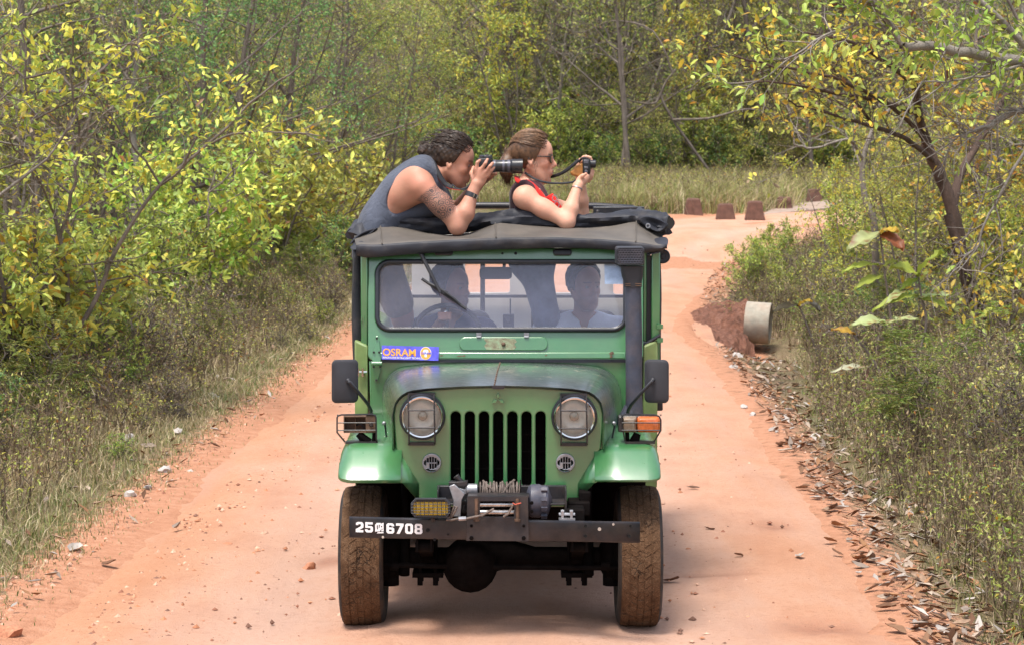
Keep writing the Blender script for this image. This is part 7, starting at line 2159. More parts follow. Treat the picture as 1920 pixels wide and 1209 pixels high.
def grow(rs, H=6.0, stems=1, r0=0.07, spread=0.25, nb=11, blen=0.42, first=0.25, n2=6, n3=5, wob=0.16, up=0.12, lean=0.0):
    """trunk(s), limbs and twigs; returns thick tubes, thin tubes, leaf sites"""
    thick, thin, sites = [], [], []
    for s in range(stems):
        a = rs.uniform(0, 6.28); tilt = spread * rs.uniform(0.4, 1.2)
        h = H * rs.uniform(0.75, 1.05) if stems > 1 else H
        t = wander(rs, (rs.normal(0, .06 * (stems > 1)), rs.normal(0, .06 * (stems > 1)), -0.15), (math.cos(a) * tilt + lean, math.sin(a) * tilt, 1), h, 9, wob * 0.6, 0.08)
        r = r0 * (1 - 0.82 * np.linspace(0, 1, 10)) * rs.uniform(.8, 1.1)
        thick.append((t, r))
        for b in range(nb):
            f = first + (1 - first) * (b + rs.random()) / nb
            i = min(int(f * 9), 8); p = t[i] + (t[i + 1] - t[i]) * (f * 9 - i)
            az = rs.uniform(0, 6.28); el = rs.uniform(0.05, 0.9)
            L = h * blen * (1.15 - 0.75 * f) * rs.uniform(0.6, 1.2)
            br = wander(rs, p, (math.cos(az) * math.cos(el), math.sin(az) * math.cos(el), math.sin(el)), L, 6, wob, up * 0.4)
            rb = max(r[i] * 0.5, 0.008)
            thick.append((br, rb * (1 - 0.8 * np.linspace(0, 1, 7))))
            for c in range(n2):
                g = 0.2 + 0.8 * (c + rs.random()) / n2; j = min(int(g * 6), 5)
                q = br[j] + (br[j + 1] - br[j]) * (g * 6 - j)
                dd = nrm((br[j + 1] - br[j])[None])[0] + rs.normal(0, 0.7, 3)
                tw = wander(rs, q, dd, L * 0.42 * rs.uniform(0.6, 1.3), 4, wob * 1.3, up * 0.3)
                thin.append((tw, np.linspace(0.007, 0.0025, 5)))
                for e in range(n3):
                    u = rs.integers(1, 5); d3 = nrm((tw[u] - tw[u - 1])[None])[0] + rs.normal(0, 0.8, 3)
                    tt = wander(rs, tw[u], d3, L * 0.2 * rs.uniform(0.5, 1.3), 2, wob * 1.5)
                    thin.append((tt, np.linspace(0.004, 0.0018, 3)))
                    sites += [(tt[1], tt[2] - tt[1]), (tt[2], tt[2] - tt[1])]
                sites += [(tw[3], tw[3] - tw[2]), (tw[4], tw[4] - tw[3])]
    return thick, thin, np.array([s[0] for s in sites]), np.array([s[1] for s in sites])
def foliage(rs, sp, sd, per, L, Wd, pal, spread=0.6, acc=0.03, up=0.7, fine=False, jit=0.5):
    k = rs.poisson(per, len(sp)); P = np.repeat(sp, k, 0); D = np.repeat(nrm(sd), k, 0)
    P = P + rs.normal(0, L * jit, P.shape); D = D + rs.normal(0, spread, D.shape)
    return leaf_arrays(rs, P, D, L, Wd, pal, acc, up, fine)
def pinnate(rs, sp, sd, per, L, n, lw, ll, pal, droop=0.25):
    """compound leaves: a rachis with pairs of leaflets"""
    k = rs.poisson(per, len(sp)); P = np.repeat(sp, k, 0); D = nrm(np.repeat(nrm(sd), k, 0) + rs.normal(0, .6, (k.sum(), 3)) + [0, 0, .25])
    S = nrm(np.cross(D, [0, 0, 1.0])); Ps, Ds = [], []
    for j in range(n):
        u = 0.25 + 0.75 * j / (n - 1); base = P + D * L * u - np.array([0, 0, 1]) * droop * L * u * u
        for s in (-1, 1): Ps.append(base); Ds.append(S * s + D * 0.35 - np.array([0, 0, .12]))
    return leaf_arrays(rs, np.concatenate(Ps), np.concatenate(Ds), ll, lw, pal, 0.01, 1.6)

class Proto: pass
def proto(wood, leaves, bark, sides=(6, 3)):
    p = Proto()
    thick, thin = wood
    v1, f1 = tubes_np(thick, sides[0])
    if thin: v2, f2 = tubes_np(thin, sides[1]); v1, f1 = np.concatenate([v1, v2]), np.concatenate([f1, f2 + len(v1)])
    p.wood = np_mesh('trunk', v1, f1, bark, smooth=True)
    v, f, c = merge(leaves)
    p.leaf = np_mesh('crown', v, f, m_leaf, c)
    p.count = len(f)
    for o in (p.wood, p.leaf): bpy.data.objects.remove(o) if False else COL.objects.unlink(o)
    return p
def plant(p, name, x, y, sc, rz, label, group=None, cat='tree', parts=('trunk', 'crown'), z=None, sz=None):
    r = empty(name, (x, y, TZ(x, y) if z is None else z), rz)
    r.scale = (sc, sc, sz or sc)
    tag(r, label, cat, group)
    for src, nm in ((p.wood, parts[0]), (p.leaf, parts[1])):
        c = src.copy(); c.name = nm; COL.objects.link(c); c.parent = r
    return r

R_ = np.random.default_rng
def mk_leafy(seed, H, pal, per=2.6, L=0.085, Wd=0.042, bark=None, **kw):
    rs = R_(seed); g = grow(rs, H=H, **kw); return proto(g[:2], [foliage(rs, g[2], g[3], per, L, Wd, pal)], bark or m_bark)
P_GREEN = [mk_leafy(1, 7.5, G_MID, 2.6, r0=0.085, nb=13, first=0.16), mk_leafy(2, 6.5, G_MID + G_OLV[:2], 2.4, r0=0.07, stems=2, nb=9, first=0.2), mk_leafy(3, 8.5, G_OLV + G_MID[:2], 2.2, r0=0.10, nb=14, first=0.14)]
P_DARK = [mk_leafy(4, 6.5, G_DRK, 3.6, 0.06, 0.034, r0=0.08, nb=12, first=0.18), mk_leafy(5, 5.5, G_DRK + G_MID[:1], 3.4, 0.065, 0.036, stems=2, r0=0.06, nb=9, first=0.15)]
P_YEL = [mk_leafy(6, 4.4, G_YEL, 3.0, 0.102, 0.040, stems=4, r0=0.035, nb=9, first=0.12, n2=4, n3=3, wob=0.12, blen=0.34), mk_leafy(7, 3.4, G_YEL + G_MID[:2], 3.2, 0.095, 0.040, stems=5, r0=0.03, nb=8, first=0.1, n2=4, n3=3, blen=0.36), mk_leafy(8, 5.6, G_YEL[:4] + G_OLV[:2], 2.9, 0.09, 0.036, stems=3, r0=0.045, nb=10, first=0.15, n2=5, n3=3)]
P_BARE = [mk_leafy(9, 6.5, DRY + G_OLV, 0.5, 0.07, 0.032, r0=0.075, stems=2, nb=12, n2=8, n3=6, wob=0.2, first=0.15, bark=m_bark_p), mk_leafy(10, 5.5, DRY + G_OLV + G_YEL[:1], 0.5, 0.075, 0.035, stems=3, r0=0.05, nb=10, n2=8, n3=6, wob=0.22, first=0.1)]
P_ORG = [mk_leafy(12, 5.0, G_ORG + G_OLV[:1], 1.2, 0.12, 0.055, stems=2, r0=0.06, nb=10, first=0.25, n2=5, n3=4)]
P_BUSH = [mk_leafy(13, 1.7, G_MID + G_YEL[:2], 2.0, 0.07, 0.036, stems=7, r0=0.014, nb=6, first=0.1, n2=4, n3=3, spread=0.7), mk_leafy(14, 1.5, G_DRK + G_MID, 2.2, 0.06, 0.032, stems=8, r0=0.012, nb=6, first=0.08, n2=4, n3=3, spread=0.8), mk_leafy(15, 1.9, G_OLV + G_YEL[:1], 1.5, 0.06, 0.026, stems=7, r0=0.012, nb=7, first=0.1, n2=5, n3=3, spread=0.6)]
P_WEED = [mk_leafy(16, 0.75, G_OLV + G_YEL[:1], 1.1, 0.030, 0.014, stems=9, r0=0.005, nb=5, first=0.15, n2=3, n3=3, spread=0.5, wob=0.12), mk_leafy(17, 0.95, DRY + G_OLV, 0.9, 0.030, 0.013, stems=10, r0=0.0045, nb=5, first=0.2, n2=4, n3=3, spread=0.45, wob=0.14), mk_leafy(18, 0.6, G_MID + G_FRS[:1], 1.4, 0.032, 0.016, stems=8, r0=0.004, nb=5, first=0.15, n2=3, n3=3, spread=0.7), mk_leafy(19, 0.8, DRY[:1] + G_OLV, 0.35, 0.03, 0.014, stems=12, r0=0.005, nb=6, first=0.15, n2=4, n3=4, spread=0.6, wob=0.2)]
def mk_fern(seed, H, pal):
    rs = R_(seed); g = grow(rs, H=H, stems=5, r0=0.009, nb=5, first=0.2, n2=3, n3=1, spread=0.6)
    return proto(g[:2], [pinnate(rs, g[2], g[3], 0.8, 0.24, 9, 0.014, 0.05, _sc(pal, .62))], m_bark)
P_FERN = [mk_fern(20, 1.0, G_FRS + G_YEL[:2]), mk_fern(21, 1.3, G_MID + G_FRS[:1])]

LAB = {
 'GREEN': ('leafy_tree', 'mid green leafy tree {w}', 'tree'),
 'DARK': ('dense_tree', 'dark green fine leaved tree {w}', 'tree'),
 'YEL': ('sapling', 'yellow green broad leaved sapling {w}', 'tree'),
 'BARE': ('bare_tree', 'nearly bare grey twiggy tree {w}', 'tree'),
 'ORG': ('autumn_tree', 'tree with orange yellow leaves {w}', 'tree'),
 'BUSH': ('bush', 'leafy green bush {w}', 'bush'),
 'WEED': ('weed', 'twiggy weed with tiny leaves {w}', 'weed'),
 'FERN': ('feathery_plant', 'feathery green plant {w}', 'plant'),
}
KIND = {'GREEN': P_GREEN, 'DARK': P_DARK, 'YEL': P_YEL, 'BARE': P_BARE, 'ORG': P_ORG, 'BUSH': P_BUSH, 'WEED': P_WEED, 'FERN': P_FERN}
def spot(side, x, y, low):
    a = 960 + x / y * F_PX
    if side == 'L':
        Z = [(90, 'at the left rim'), (230, 'just left of the slender pale trunk'), (340, 'just right of the slender pale trunk'), (470, 'above the dead branches'), (600, 'right of the dead branches'), (9e9, 'behind the bending person')] if not low else [(120, 'at the left rim'), (300, 'under the slender pale trunk'), (420, 'below the dead branches'), (9e9, 'nearest the left mirror')]
    elif side == 'F': Z = [(760, 'left of the bending person'), (920, 'above the bending person'), (1080, 'above the red scarf'), (1240, 'right of the small camera'), (1380, 'around the pale dead tree'), (1500, 'behind the bollards'), (9e9, 'behind the orange leaved tree')]
    else: Z = [(1560, 'above the concrete pipe'), (1680, 'left of the leaning trunk'), (1800, 'around the leaning trunk'), (9e9, 'at the right rim')] if not low else [(1500, 'behind the concrete pipe'), (1640, 'under the huge leaves'), (1760, 'below the leaning trunk'), (9e9, 'at the right rim')]
    w = [t for l, t in Z if a < l][0]
    D = [14, 18, 24, 32] if low else [24, 30, 37, 45, 55, 68, 84, 88, 93]
    N = ['foremost', 'second row', 'third row', 'fourth row', 'far'] if low else ['foremost', 'front row', 'second row', 'third row', 'fourth row', 'fifth row', 'far', 'far front row', 'far middle row', 'hindmost']
    return w, N[sum(y > q for q in D)]
WHERE = {'L': 'left of the track', 'F': 'behind the bend', 'R': 'right of the track'}
rp = R_(77)
def put(kind, side, x, y, sc, sz=None):
    nm, lb, ct = LAB[kind]; w = WHERE[side]
    ps = KIND[kind]; wh, row = spot(side, x, y, ct in ('weed', 'plant')); size = 'tall' if sc > 1.05 else 'small' if sc < .82 else 'middling'
    lb = row + ' ' + size + ' ' + lb; w = wh
    parts = ('trunk', 'crown') if ct == 'tree' else ('stem', 'foliage')
    return plant(ps[rp.integers(0, len(ps))], nm, x, y, sc, rp.uniform(0, 6.28), lb.format(w=w), ('%s %s' % ({'bush': 'bushes'}.get(nm, nm.replace('_', ' ') + 's'), WHERE[side])), ct, parts, sz=sz)
def scatter(x0, x1, y0, y1, d, seed):
    rs = R_(seed); pts = []
    for _ in range(9000):
        x, y = rs.uniform(x0, x1), rs.uniform(y0, y1)
        if all((x - a) ** 2 + (y - b) ** 2 > d * d for a, b in pts[-400:]): pts.append((x, y))
    return pts
def left_edge(y): return float(np.interp(y, [14, 20, 30, 40, 50, 60, 70, 80, 95], [-5.0, -4.8, -5.0, -5.2, -4.8, -3.9, -3.2, -3.0, -3.0]))
def right_edge(y): return float(np.interp(y, [12, 18, 25, 35, 45, 55, 62, 70, 80], [5.4, 5.2, 5.2, 6.2, 7.9, 10.6, 13.6, 19, 26]))
def inview(x, y, m=1.5): return abs(x) < 0.2192 * y + m
# left woods
for x, y in scatter(-21, -2.5, 17, 92, 1.55, 1):
    e = left_edge(y) - x
    if e < 0 or not inview(x, y, 1.2): continue
    dep = e
    if dep > 8.5 and y < 70 and rp.random() < 0.6: continue
    u = rp.random()
    if dep < 1.5: put('YEL' if u < .42 else 'BUSH' if u < .78 else 'BARE' if u < .9 else 'GREEN', 'L', x, y, rp.uniform(0.7, 1.1))
    else: put('GREEN' if u < .34 else 'DARK' if u < .52 else 'YEL' if u < .72 else 'BARE' if u < .93 else 'BUSH', 'L', x, y, rp.uniform(0.8, 1.2) * (1.0 if dep < 4 else 1.15))
for x, y, s_ in ((-5.4, 38, 1.1), (-5.1, 42.5, 1.15), (-6.3, 36, 1.2), (-5.7, 46, 1.2), (-4.9, 50, 1.2), (-6.8, 41, 1.3)): put('DARK', 'L', x, y, s_)
# woods behind the bend
for x, y in scatter(-7, 27, 79, 100, 1.75, 2):
    if not inview(x, y, 1.5) or y < 83 + 1.2 * math.sin(x) + max(0, x - 8) * 0.5 or (x < left_edge(y)): continue
    u = rp.random(); dep = y - 83
    if dep < 4: put('YEL' if u < .14 else 'BUSH' if u < .74 else 'BARE' if u < .88 else 'GREEN', 'F', x, y, rp.uniform(1.1, 1.9))
    else: put('GREEN' if u < .36 else 'YEL' if u < .44 else 'BARE' if u < .88 else 'DARK' if u < .95 else 'ORG', 'F', x, y, rp.uniform(1.25, 1.8))
for x, y in scatter(-5, 22, 84.5, 93, 1.5, 9):
    if inview(x, y, 1) and x > left_edge(y): put('BUSH', 'F', x, y, rp.uniform(1.5, 2.4))
# right woods
for x, y in scatter(4, 22, 19, 80, 1.6, 3):
    e = x - right_edge(y)
    if e < 0 or not inview(x, y, 1.4) or (abs(x - 5.8) < 0.7 and abs(y - 27.5) < 3): continue
    u = rp.random()
    if y < 25 and e < 2: put('BUSH' if u < .8 else 'FERN', 'R', x, y, rp.uniform(0.7, 1.05)); continue
    if e < 1.4: put('BUSH' if u < .5 else 'ORG' if u < .68 else 'YEL' if u < .88 else 'BARE', 'R', x, y, rp.uniform(0.6, 1.0))
    else: put('GREEN' if u < .26 else 'ORG' if u < .44 else 'YEL' if u < .58 else 'BARE' if u < .80 else 'DARK' if u < .9 else 'BUSH', 'R', x, y, rp.uniform(0.8, 1.15))
for x, y, s_ in ((3.95, 39.5, 1.0), (4.6, 42, 1.1), (5.2, 44.5, 1.2), (4.4, 37.5, .8), (4.2, 40.5, .9)): put('BUSH', 'R', x, y, s_ * .62)
for x, y in scatter(6, 16, 30, 66, 1.5, 8):
    if x < right_edge(y) + 1.0 or not inview(x, y, 1.2): continue
    u = rp.random(); put('BARE' if u < .5 else 'DARK' if u < .68 else 'GREEN' if u < .85 else 'ORG', 'R', x, y, rp.uniform(0.85, 1.2))
for x, y, s_, k_ in ((5.1, 30, .6, 'YEL'), (5.6, 33, .6, 'BUSH'), (5.0, 34.5, .55, 'YEL'), (6.4, 36, .7, 'YEL'), (6.7, 31, .65, 'YEL'), (5.9, 38.5, 1.1, 'BUSH'), (6.8, 41, .6, 'YEL'), (5.2, 32, 1.0, 'BUSH'), (7.4, 37.5, .75, 'GREEN'), (6.0, 29.5, .55, 'BUSH'), (6.9, 34, .8, 'GREEN'), (7.2, 46, .7, 'YEL'), (8.2, 50, .7, 'YEL')): put(k_, 'R', x, y, s_)
# undergrowth on the verges
for x, y in scatter(-6.5, -2.4, 11.5, 46, 0.62, 4):
    d, s = road_dist([x], [y])
    if x < left_edge(y) - 0.7 or d[0] < 0.5 or not inview(x, y, 0.5) or (y > 45 and rp.random() < .6): continue
    if d[0] < 1.1 and rp.random() < 0.55: continue
    u = rp.random(); put('WEED' if u < .82 else 'FERN' if u < .92 else 'BUSH', 'L', x, y, rp.uniform(0.55, 1.1) * (0.75 if d[0] < 1.3 else 1.0))
for x, y in scatter(2.4, 9, 10.8, 46, 0.78, 5):
    d, s = road_dist([x], [y])
    if s[0] < 0 or d[0] < 0.62 or x > right_edge(y) + 0.2 or not inview(x, y, 0.4) or (abs(x - PIPE.x * y / PIPE.y) < 0.8 and 20 < y < PIPE.y + 1) or (x < PIPE.x + .25 and 24 < y < 30): continue
    if y > 40 and rp.random() < .4: continue
    u = rp.random(); put('WEED' if u < .84 else 'FERN' if u < .93 else 'BUSH', 'R', x, y, rp.uniform(0.6, 1.2) * (0.7 if d[0] < 1.1 else 1.05))
# ================================================================= trees shaped by hand
def px_line(pts, Y=None): return np.array([tuple(W(p[0], p[1], p[2] if len(p) > 2 else Y)) for p in pts])
def smooth_line(P, k=4):
    P = np.array(P); n = len(P); out = []
    for i in range(n - 1):
        p0, p1, p2, p3 = P[max(i - 1, 0)], P[i], P[i + 1], P[min(i + 2, n - 1)]
        for t in np.linspace(0, 1, k, endpoint=False):
            out.append(0.5 * ((2 * p1) + (-p0 + p2) * t + (2 * p0 - 5 * p1 + 4 * p2 - p3) * t * t + (-p0 + 3 * p1 - 3 * p2 + p3) * t ** 3))
    out.append(P[-1]); return np.array(out)
def limbs_to_tree(rs, limbs, twig_from=1, ntw=8, tl=0.8, n3=3, tw_r=0.006):
    thick, thin, sp, sd = [], [], [], []
    for li, (P, r0, r1) in enumerate(limbs):
        Q = smooth_line(P); Q = Q + rs.normal(0, 0.012, Q.shape) * np.linspace(0, 1, len(Q))[:, None]
        thick.append((Q, np.linspace(r0, r1, len(Q))))
        if li < twig_from: continue
        for c in range(ntw):
            i = rs.integers(len(Q) // 6, len(Q) - 1); d = nrm((Q[i + 1] - Q[i])[None])[0] + rs.normal(0, 0.75, 3)
            t = wander(rs, Q[i], d, tl * rs.uniform(.4, 1.2), 5, 0.22, 0.02); thin.append((t, np.linspace(tw_r, tw_r * .35, 6)))
            for e in range(n3):
                u = rs.integers(1, 6); tt = wander(rs, t[u], nrm((t[u] - t[u - 1])[None])[0] + rs.normal(0, .8, 3), tl * .35 * rs.uniform(.5, 1.2), 2, .25)
                thin.append((tt, np.linspace(tw_r * .5, tw_r * .25, 3))); sp += [tt[2], tt[1]]; sd += [tt[2] - tt[1]] * 2
            sp += [t[5], t[3]]; sd += [t[5] - t[4], t[3] - t[2]]
    return thick, thin, np.array(sp), np.array(sd)
def leaf_meshes(seed, pal, n=4, wide=0.42):
    out = []
    for i, c in enumerate(pal):
        rs = R_(seed + i)
        v, f, cc = leaf_arrays(rs, np.zeros((1, 3)), np.array([[1.0, 0, 0]]), 1.0, wide, [c], 0.0, 8.0, True, 0.1)
        o = np_mesh('leaf', v, f, m_leaf, cc, smooth=True); me = o.data; bpy.data.objects.remove(o); out.append(me)
    return out
def leaf_parts(rs, root, sp, sd, meshes, L, count):
    idx = rs.permutation(len(sp))[:count]
    for i in idx:
        o = bpy.data.objects.new('leaf', meshes[rs.integers(0, len(meshes))]); COL.objects.link(o); o.parent = root
        o.location = Vector(sp[i]) - root.location
        d = Vector(nrm(sd[i][None])[0] + rs.normal(0, .5, 3) + [0, 0, -0.25])
        o.rotation_mode = 'QUATERNION'
        o.rotation_quaternion = d.to_track_quat('X', 'Z') @ Matrix.Rotation(rs.uniform(-.9, .9), 3, 'X').to_quaternion()
        s = L * rs.uniform(.65, 1.25); o.scale = (s, s, s)
def hero(name, label, cat, at, limbs, bark, rs, pal, L, Wd, per, nparts, ntw=8, tl=0.8, twig_from=1, n3=3, group=None, zlow=None):
    root = empty(name, at); tag(root, label, cat, group)
    thick, thin, sp, sd = limbs_to_tree(rs, limbs, twig_from, ntw, tl, n3)
    if zlow: k = (sp[:, 2] > zlow[0]) | (rs.random(len(sp)) < zlow[1]); sp, sd = sp[k], sd[k]
    off = np.array(root.location)
    v1, f1 = tubes_np(thick, 9); v2, f2 = tubes_np(thin, 4)
    np_mesh('trunk', np.concatenate([v1, v2]) - off, np.concatenate([f1, f2 + len(v1)]), bark, None, root, smooth=True)
    if per:
        v, f, c = foliage(rs, sp, sd, per, L, Wd, pal, fine=True)
        o = np_mesh('crown', v - off, f, m_leaf, c, root, smooth=True)
        if nparts: o['kind'] = 'stuff'
    if nparts: leaf_parts(rs, root, np.concatenate([sp] * 3), np.concatenate([sd] * 3), leaf_meshes(rs.integers(1, 999), pal + pal[:2], wide=Wd / L), L, nparts)
    return root
def gnd(px_, py_, Y): 
    p = W(px_, py_, Y); return Vector((p.x, p.y, TZ(p.x, p.y)))
rs = R_(101)
Y0 = 27.4
g0 = gnd(1872, 668, Y0)
tr = px_line([(1868, 668), (1838, 585), (1812, 520), (1797, 450), (1786, 395), (1768, 340), (1748, 300), (1738, 268)], Y0); tr = np.concatenate([[tuple(g0 + Vector((0, 0, -.1)))], tr])
hero('orange_leaved_tree', 'leaning tree with a dark forked trunk and orange yellow leaves hanging towards the track', 'tree', g0, [
    (tr, 0.10, 0.065), (px_line([(1872, 665, 27.2), (1850, 600, 27.1), (1808, 500, 27), (1778, 405, 27)]), 0.06, 0.05),
    (px_line([(1738, 268, 27.3), (1722, 215, 26.9), (1716, 160, 26.4), (1700, 100, 26)]), 0.06, 0.03),
    (px_line([(1786, 395, 27.4), (1800, 330, 27.6), (1838, 262, 28), (1880, 190, 28.4), (1930, 120, 28.6)]), 0.06, 0.025),
    (px_line([(1748, 300, 27.3), (1700, 262, 26.6), (1640, 240, 26), (1560, 215, 25.6), (1480, 190, 25.2)]), 0.035, 0.009),
    (px_line([(1738, 268, 27.2), (1690, 215, 26.4), (1620, 170, 25.5), (1540, 140, 25), (1450, 125, 24.8), (1370, 105, 24.6)]), 0.032, 0.008),
    (px_line([(1716, 160, 26.4), (1650, 110, 25.6), (1580, 75, 25.3), (1500, 60, 25)]), 0.035, 0.01),
    (px_line([(1700, 100, 26), (1660, 40, 25.6), (1600, -20, 25.5)]), 0.035, 0.012),
    (px_line([(1722, 215, 26.9), (1650, 190, 26.0), (1560, 175, 25.5), (1490, 160, 25.2), (1400, 150, 25)]), 0.03, 0.008),
    (px_line([(1640, 240, 26), (1590, 170, 25.8), (1540, 100, 25.6)]), 0.02, 0.008),
], m_bark_d, rs, G_ORG + G_YEL[:3], 0.105, 0.045, 1.1, 300, ntw=14, tl=0.95, n3=4, zlow=(W(1600, 245, 26).z, .12))
rs = R_(102)
g1 = gnd(2030, 900, 17.2)
hero('green_leaved_tree', 'tree with a pale bare limb and bright green leaves above the orange leaved tree', 'tree', g1, [
    (np.concatenate([[tuple(g1 + Vector((0, 0, -.1)))], px_line([(2012, 620, 17.2), (2000, 400, 17.1), (1985, 250, 17), (1965, 150, 17)])]), 0.11, 0.06),
    (px_line([(1965, 150, 17), (1925, 118, 16.9), (1850, 108, 16.8), (1775, 92, 16.7), (1692, 84, 16.6)]), 0.045, 0.032),
    (px_line([(1692, 84, 16.6), (1668, 45, 16.6), (1640, 10, 16.5), (1615, -30, 16.5)]), 0.022, 0.012),
    (px_line([(1692, 84, 16.6), (1645, 44, 16.6), (1560, 62, 16.5), (1490, 100, 16.4), (1405, 165, 16.3)]), 0.014, 0.004),
    (px_line([(1985, 250, 17), (1925, 208, 17), (1870, 228, 17), (1832, 246, 17)]), 0.028, 0.018),
    (px_line([(1832, 246, 17), (1790, 262, 17), (1758, 330, 17)]), 0.008, 0.004),
    (px_line([(1965, 215, 16.9), (1900, 320, 16.8), (1856, 400, 16.8), (1825, 470, 16.8), (1775, 520, 16.8)]), 0.013, 0.005),
    (px_line([(1965, 150, 17), (1900, 60, 16.9), (1830, 0, 16.8), (1780, -40, 16.8)]), 0.03, 0.018),
    (px_line([(1925, 118, 16.9), (1860, 140, 16.7), (1790, 150, 16.5), (1720, 155, 16.4)]), 0.012, 0.005),
    (px_line([(1965, 150, 17), (1920, 20, 17.2), (1900, -60, 17.2)]), 0.03, 0.02),
], m_bark_p, rs, G_FRS, 0.085, 0.036, 1.3, 260, zlow=(W(1800, 185, 17).z, .02), ntw=13, tl=0.55, n3=3)
rs = R_(103)
def thin_tree(name, label, limbs, at, pal, per, L, bark, ntw, tl, seed, tf=0):
    return hero(name, label, 'tree', at, limbs, bark, R_(seed), pal, L, L * .42, per, 0, ntw=ntw, tl=tl, twig_from=tf)
g2 = gnd(255, 560, 33)
thin_tree('slender_tree', 'slender pale trunked tree standing in front of the woods left of the track', [(np.concatenate([[tuple(g2)], px_line([(254, 480), (250, 400), (257, 330), (250, 250), (249, 160), (262, 90), (255, 0)], 33)]), 0.062, 0.03), (px_line([(250, 250, 33), (262, 195, 32.7), (285, 160, 32.5)]), 0.03, 0.012), (px_line([(249, 160, 33), (215, 110, 33), (190, 50, 33)]), 0.022, 0.01)], g2, G_MID + G_FRS[:1], 1.6, 0.1, m_bark_p, 10, 1.0, 104, 1)
g3 = gnd(1645, 500, 31)
thin_tree('leafless_tree', 'small grey leafless tree with spreading crooked twigs beside the leaning orange leaved tree', [(np.concatenate([[tuple(g3)], px_line([(1640, 430), (1622, 370), (1618, 300), (1640, 235), (1648, 170)], 30.5)]), 0.055, 0.022), (px_line([(1618, 300, 30.5), (1590, 262, 30.2), (1540, 276, 30), (1495, 275, 29.8), (1488, 250, 29.8)]), 0.022, 0.008), (px_line([(1600, 280, 30.3), (1602, 220, 30.3), (1570, 185, 30.2)]), 0.02, 0.008), (px_line([(1620, 330, 30.5), (1585, 250, 30.7), (1530, 235, 30.7)]), 0.015, 0.006), (px_line([(1640, 235, 30.5), (1680, 190, 30.6), (1700, 150, 30.6)]), 0.02, 0.008)], g3, DRY + G_YEL[:1], 0.25, 0.09, m_bark_p, 7, 0.8, 105, 1)
g4 = gnd(1352, 392, 84)
thin_tree('dead_tree', 'pale crooked dead tree leaning against the woods behind the bend', [(np.concatenate([[tuple(g4)], px_line([(1340, 335), (1300, 280), (1262, 225), (1240, 175), (1268, 130)], 83)]), 0.065, 0.035), (px_line([(1240, 175, 83), (1225, 195, 83), (1180, 190, 83)]), 0.06, 0.02), (px_line([(1262, 225, 83), (1330, 222, 82), (1400, 205, 82), (1450, 215, 82)]), 0.05, 0.015), (px_line([(1262, 140, 83), (1225, 60, 83), (1150, 40, 83.5), (1090, 62, 84), (1040, 45, 84)]), 0.04, 0.015)], g4, DRY, 0.1, 0.1, m_bark, 8, 1.8, 106, 0)
g5 = gnd(470, 500, 41)
hero('fallen_branch', 'pale dead branches fallen and tangled at the foot of the woods left of the track', 'branch', g5, [(px_line([(408, 452, 41), (430, 462, 40.6), (450, 490, 40.3), (492, 540, 40)]), 0.035, 0.012), (px_line([(440, 470, 41), (480, 440, 40.6), (520, 452, 40.4), (556, 500, 40)]), 0.028, 0.010), (px_line([(372, 430, 41), (385, 470, 40.8), (380, 520, 40.7)]), 0.05, 0.04), (px_line([(400, 440, 41), (395, 480, 40.8), (400, 525, 40.6)]), 0.06, 0.05), (px_line([(420, 500, 40), (480, 492, 40), (555, 498, 39.8)]), 0.015, 0.006)], m_bark_p, R_(107), DRY, 0.08, 0.03, 0.15, 0, ntw=8, tl=0.7)
rs = R_(108)
def leafy_bush(label, pts, Yb, seed, n=6, h=3.4, nparts=260, pal=G_YEL, L=0.092, per=2.8):
    r_ = R_(seed); x = W(pts[0], 600, Yb).x; at = Vector((x, Yb, TZ(x, Yb))); limbs = []
    for i in range(n):
        a = r_.uniform(0, 6.28); q = wander(r_, (x + .15 * math.cos(a), Yb + .15 * math.sin(a), at.z - .05), (.35 * math.cos(a), .35 * math.sin(a), 1), h * r_.uniform(.7, 1.05), 7, .13, .02); limbs.append((q, 0.028, 0.008))
        for b in range(4): j = r_.integers(2, 7); az = r_.uniform(0, 6.28); limbs.append((wander(r_, q[j], (math.cos(az), math.sin(az), .5), h * .36, 5, .16, 0), 0.012, 0.005))
    hero('broad_leaved_bush', label, 'bush', at, limbs, m_bark, r_, pal, L, L * .42, per, nparts, ntw=5, tl=.5, twig_from=0, n3=3)
leafy_bush('tall bush of broad yellow green and orange leaves at the left rim of the photo', (60,), 21.5, 201, 7, 3.9, 300)
leafy_bush('low bush with large drooping green and orange leaves among dry weeds left of the track', (40,), 21.5, 202, 6, 1.35, 160, G_YEL[:3] + G_MID[:2] + G_ORG[:1], 0.13, 1.5)
leafy_bush('bush of drooping yellow green leaves in front of the slender pale trunk', (330,), 30.5, 203, 7, 2.7, 280, G_YEL[:4] + G_FRS[:1], 0.12)
leafy_bush('bush of bright yellow green leaves nearest the jeep\'s left mirror', (535,), 40, 204, 7, 3.2, 260, G_YEL[:4], 0.125)
leafy_bush('bush with hanging yellow and olive leaves under the leaning orange leaved tree', (1830,), 26.5, 205, 4, 1.7, 120, G_YEL + G_ORG[:2], 0.11, 0.8)
leafy_bush('bush of yellow leaves at the right rim behind the leaning trunk', (1880,), 31, 206, 5, 2.6, 160, G_ORG[:2] + G_YEL, 0.11, 0.7)

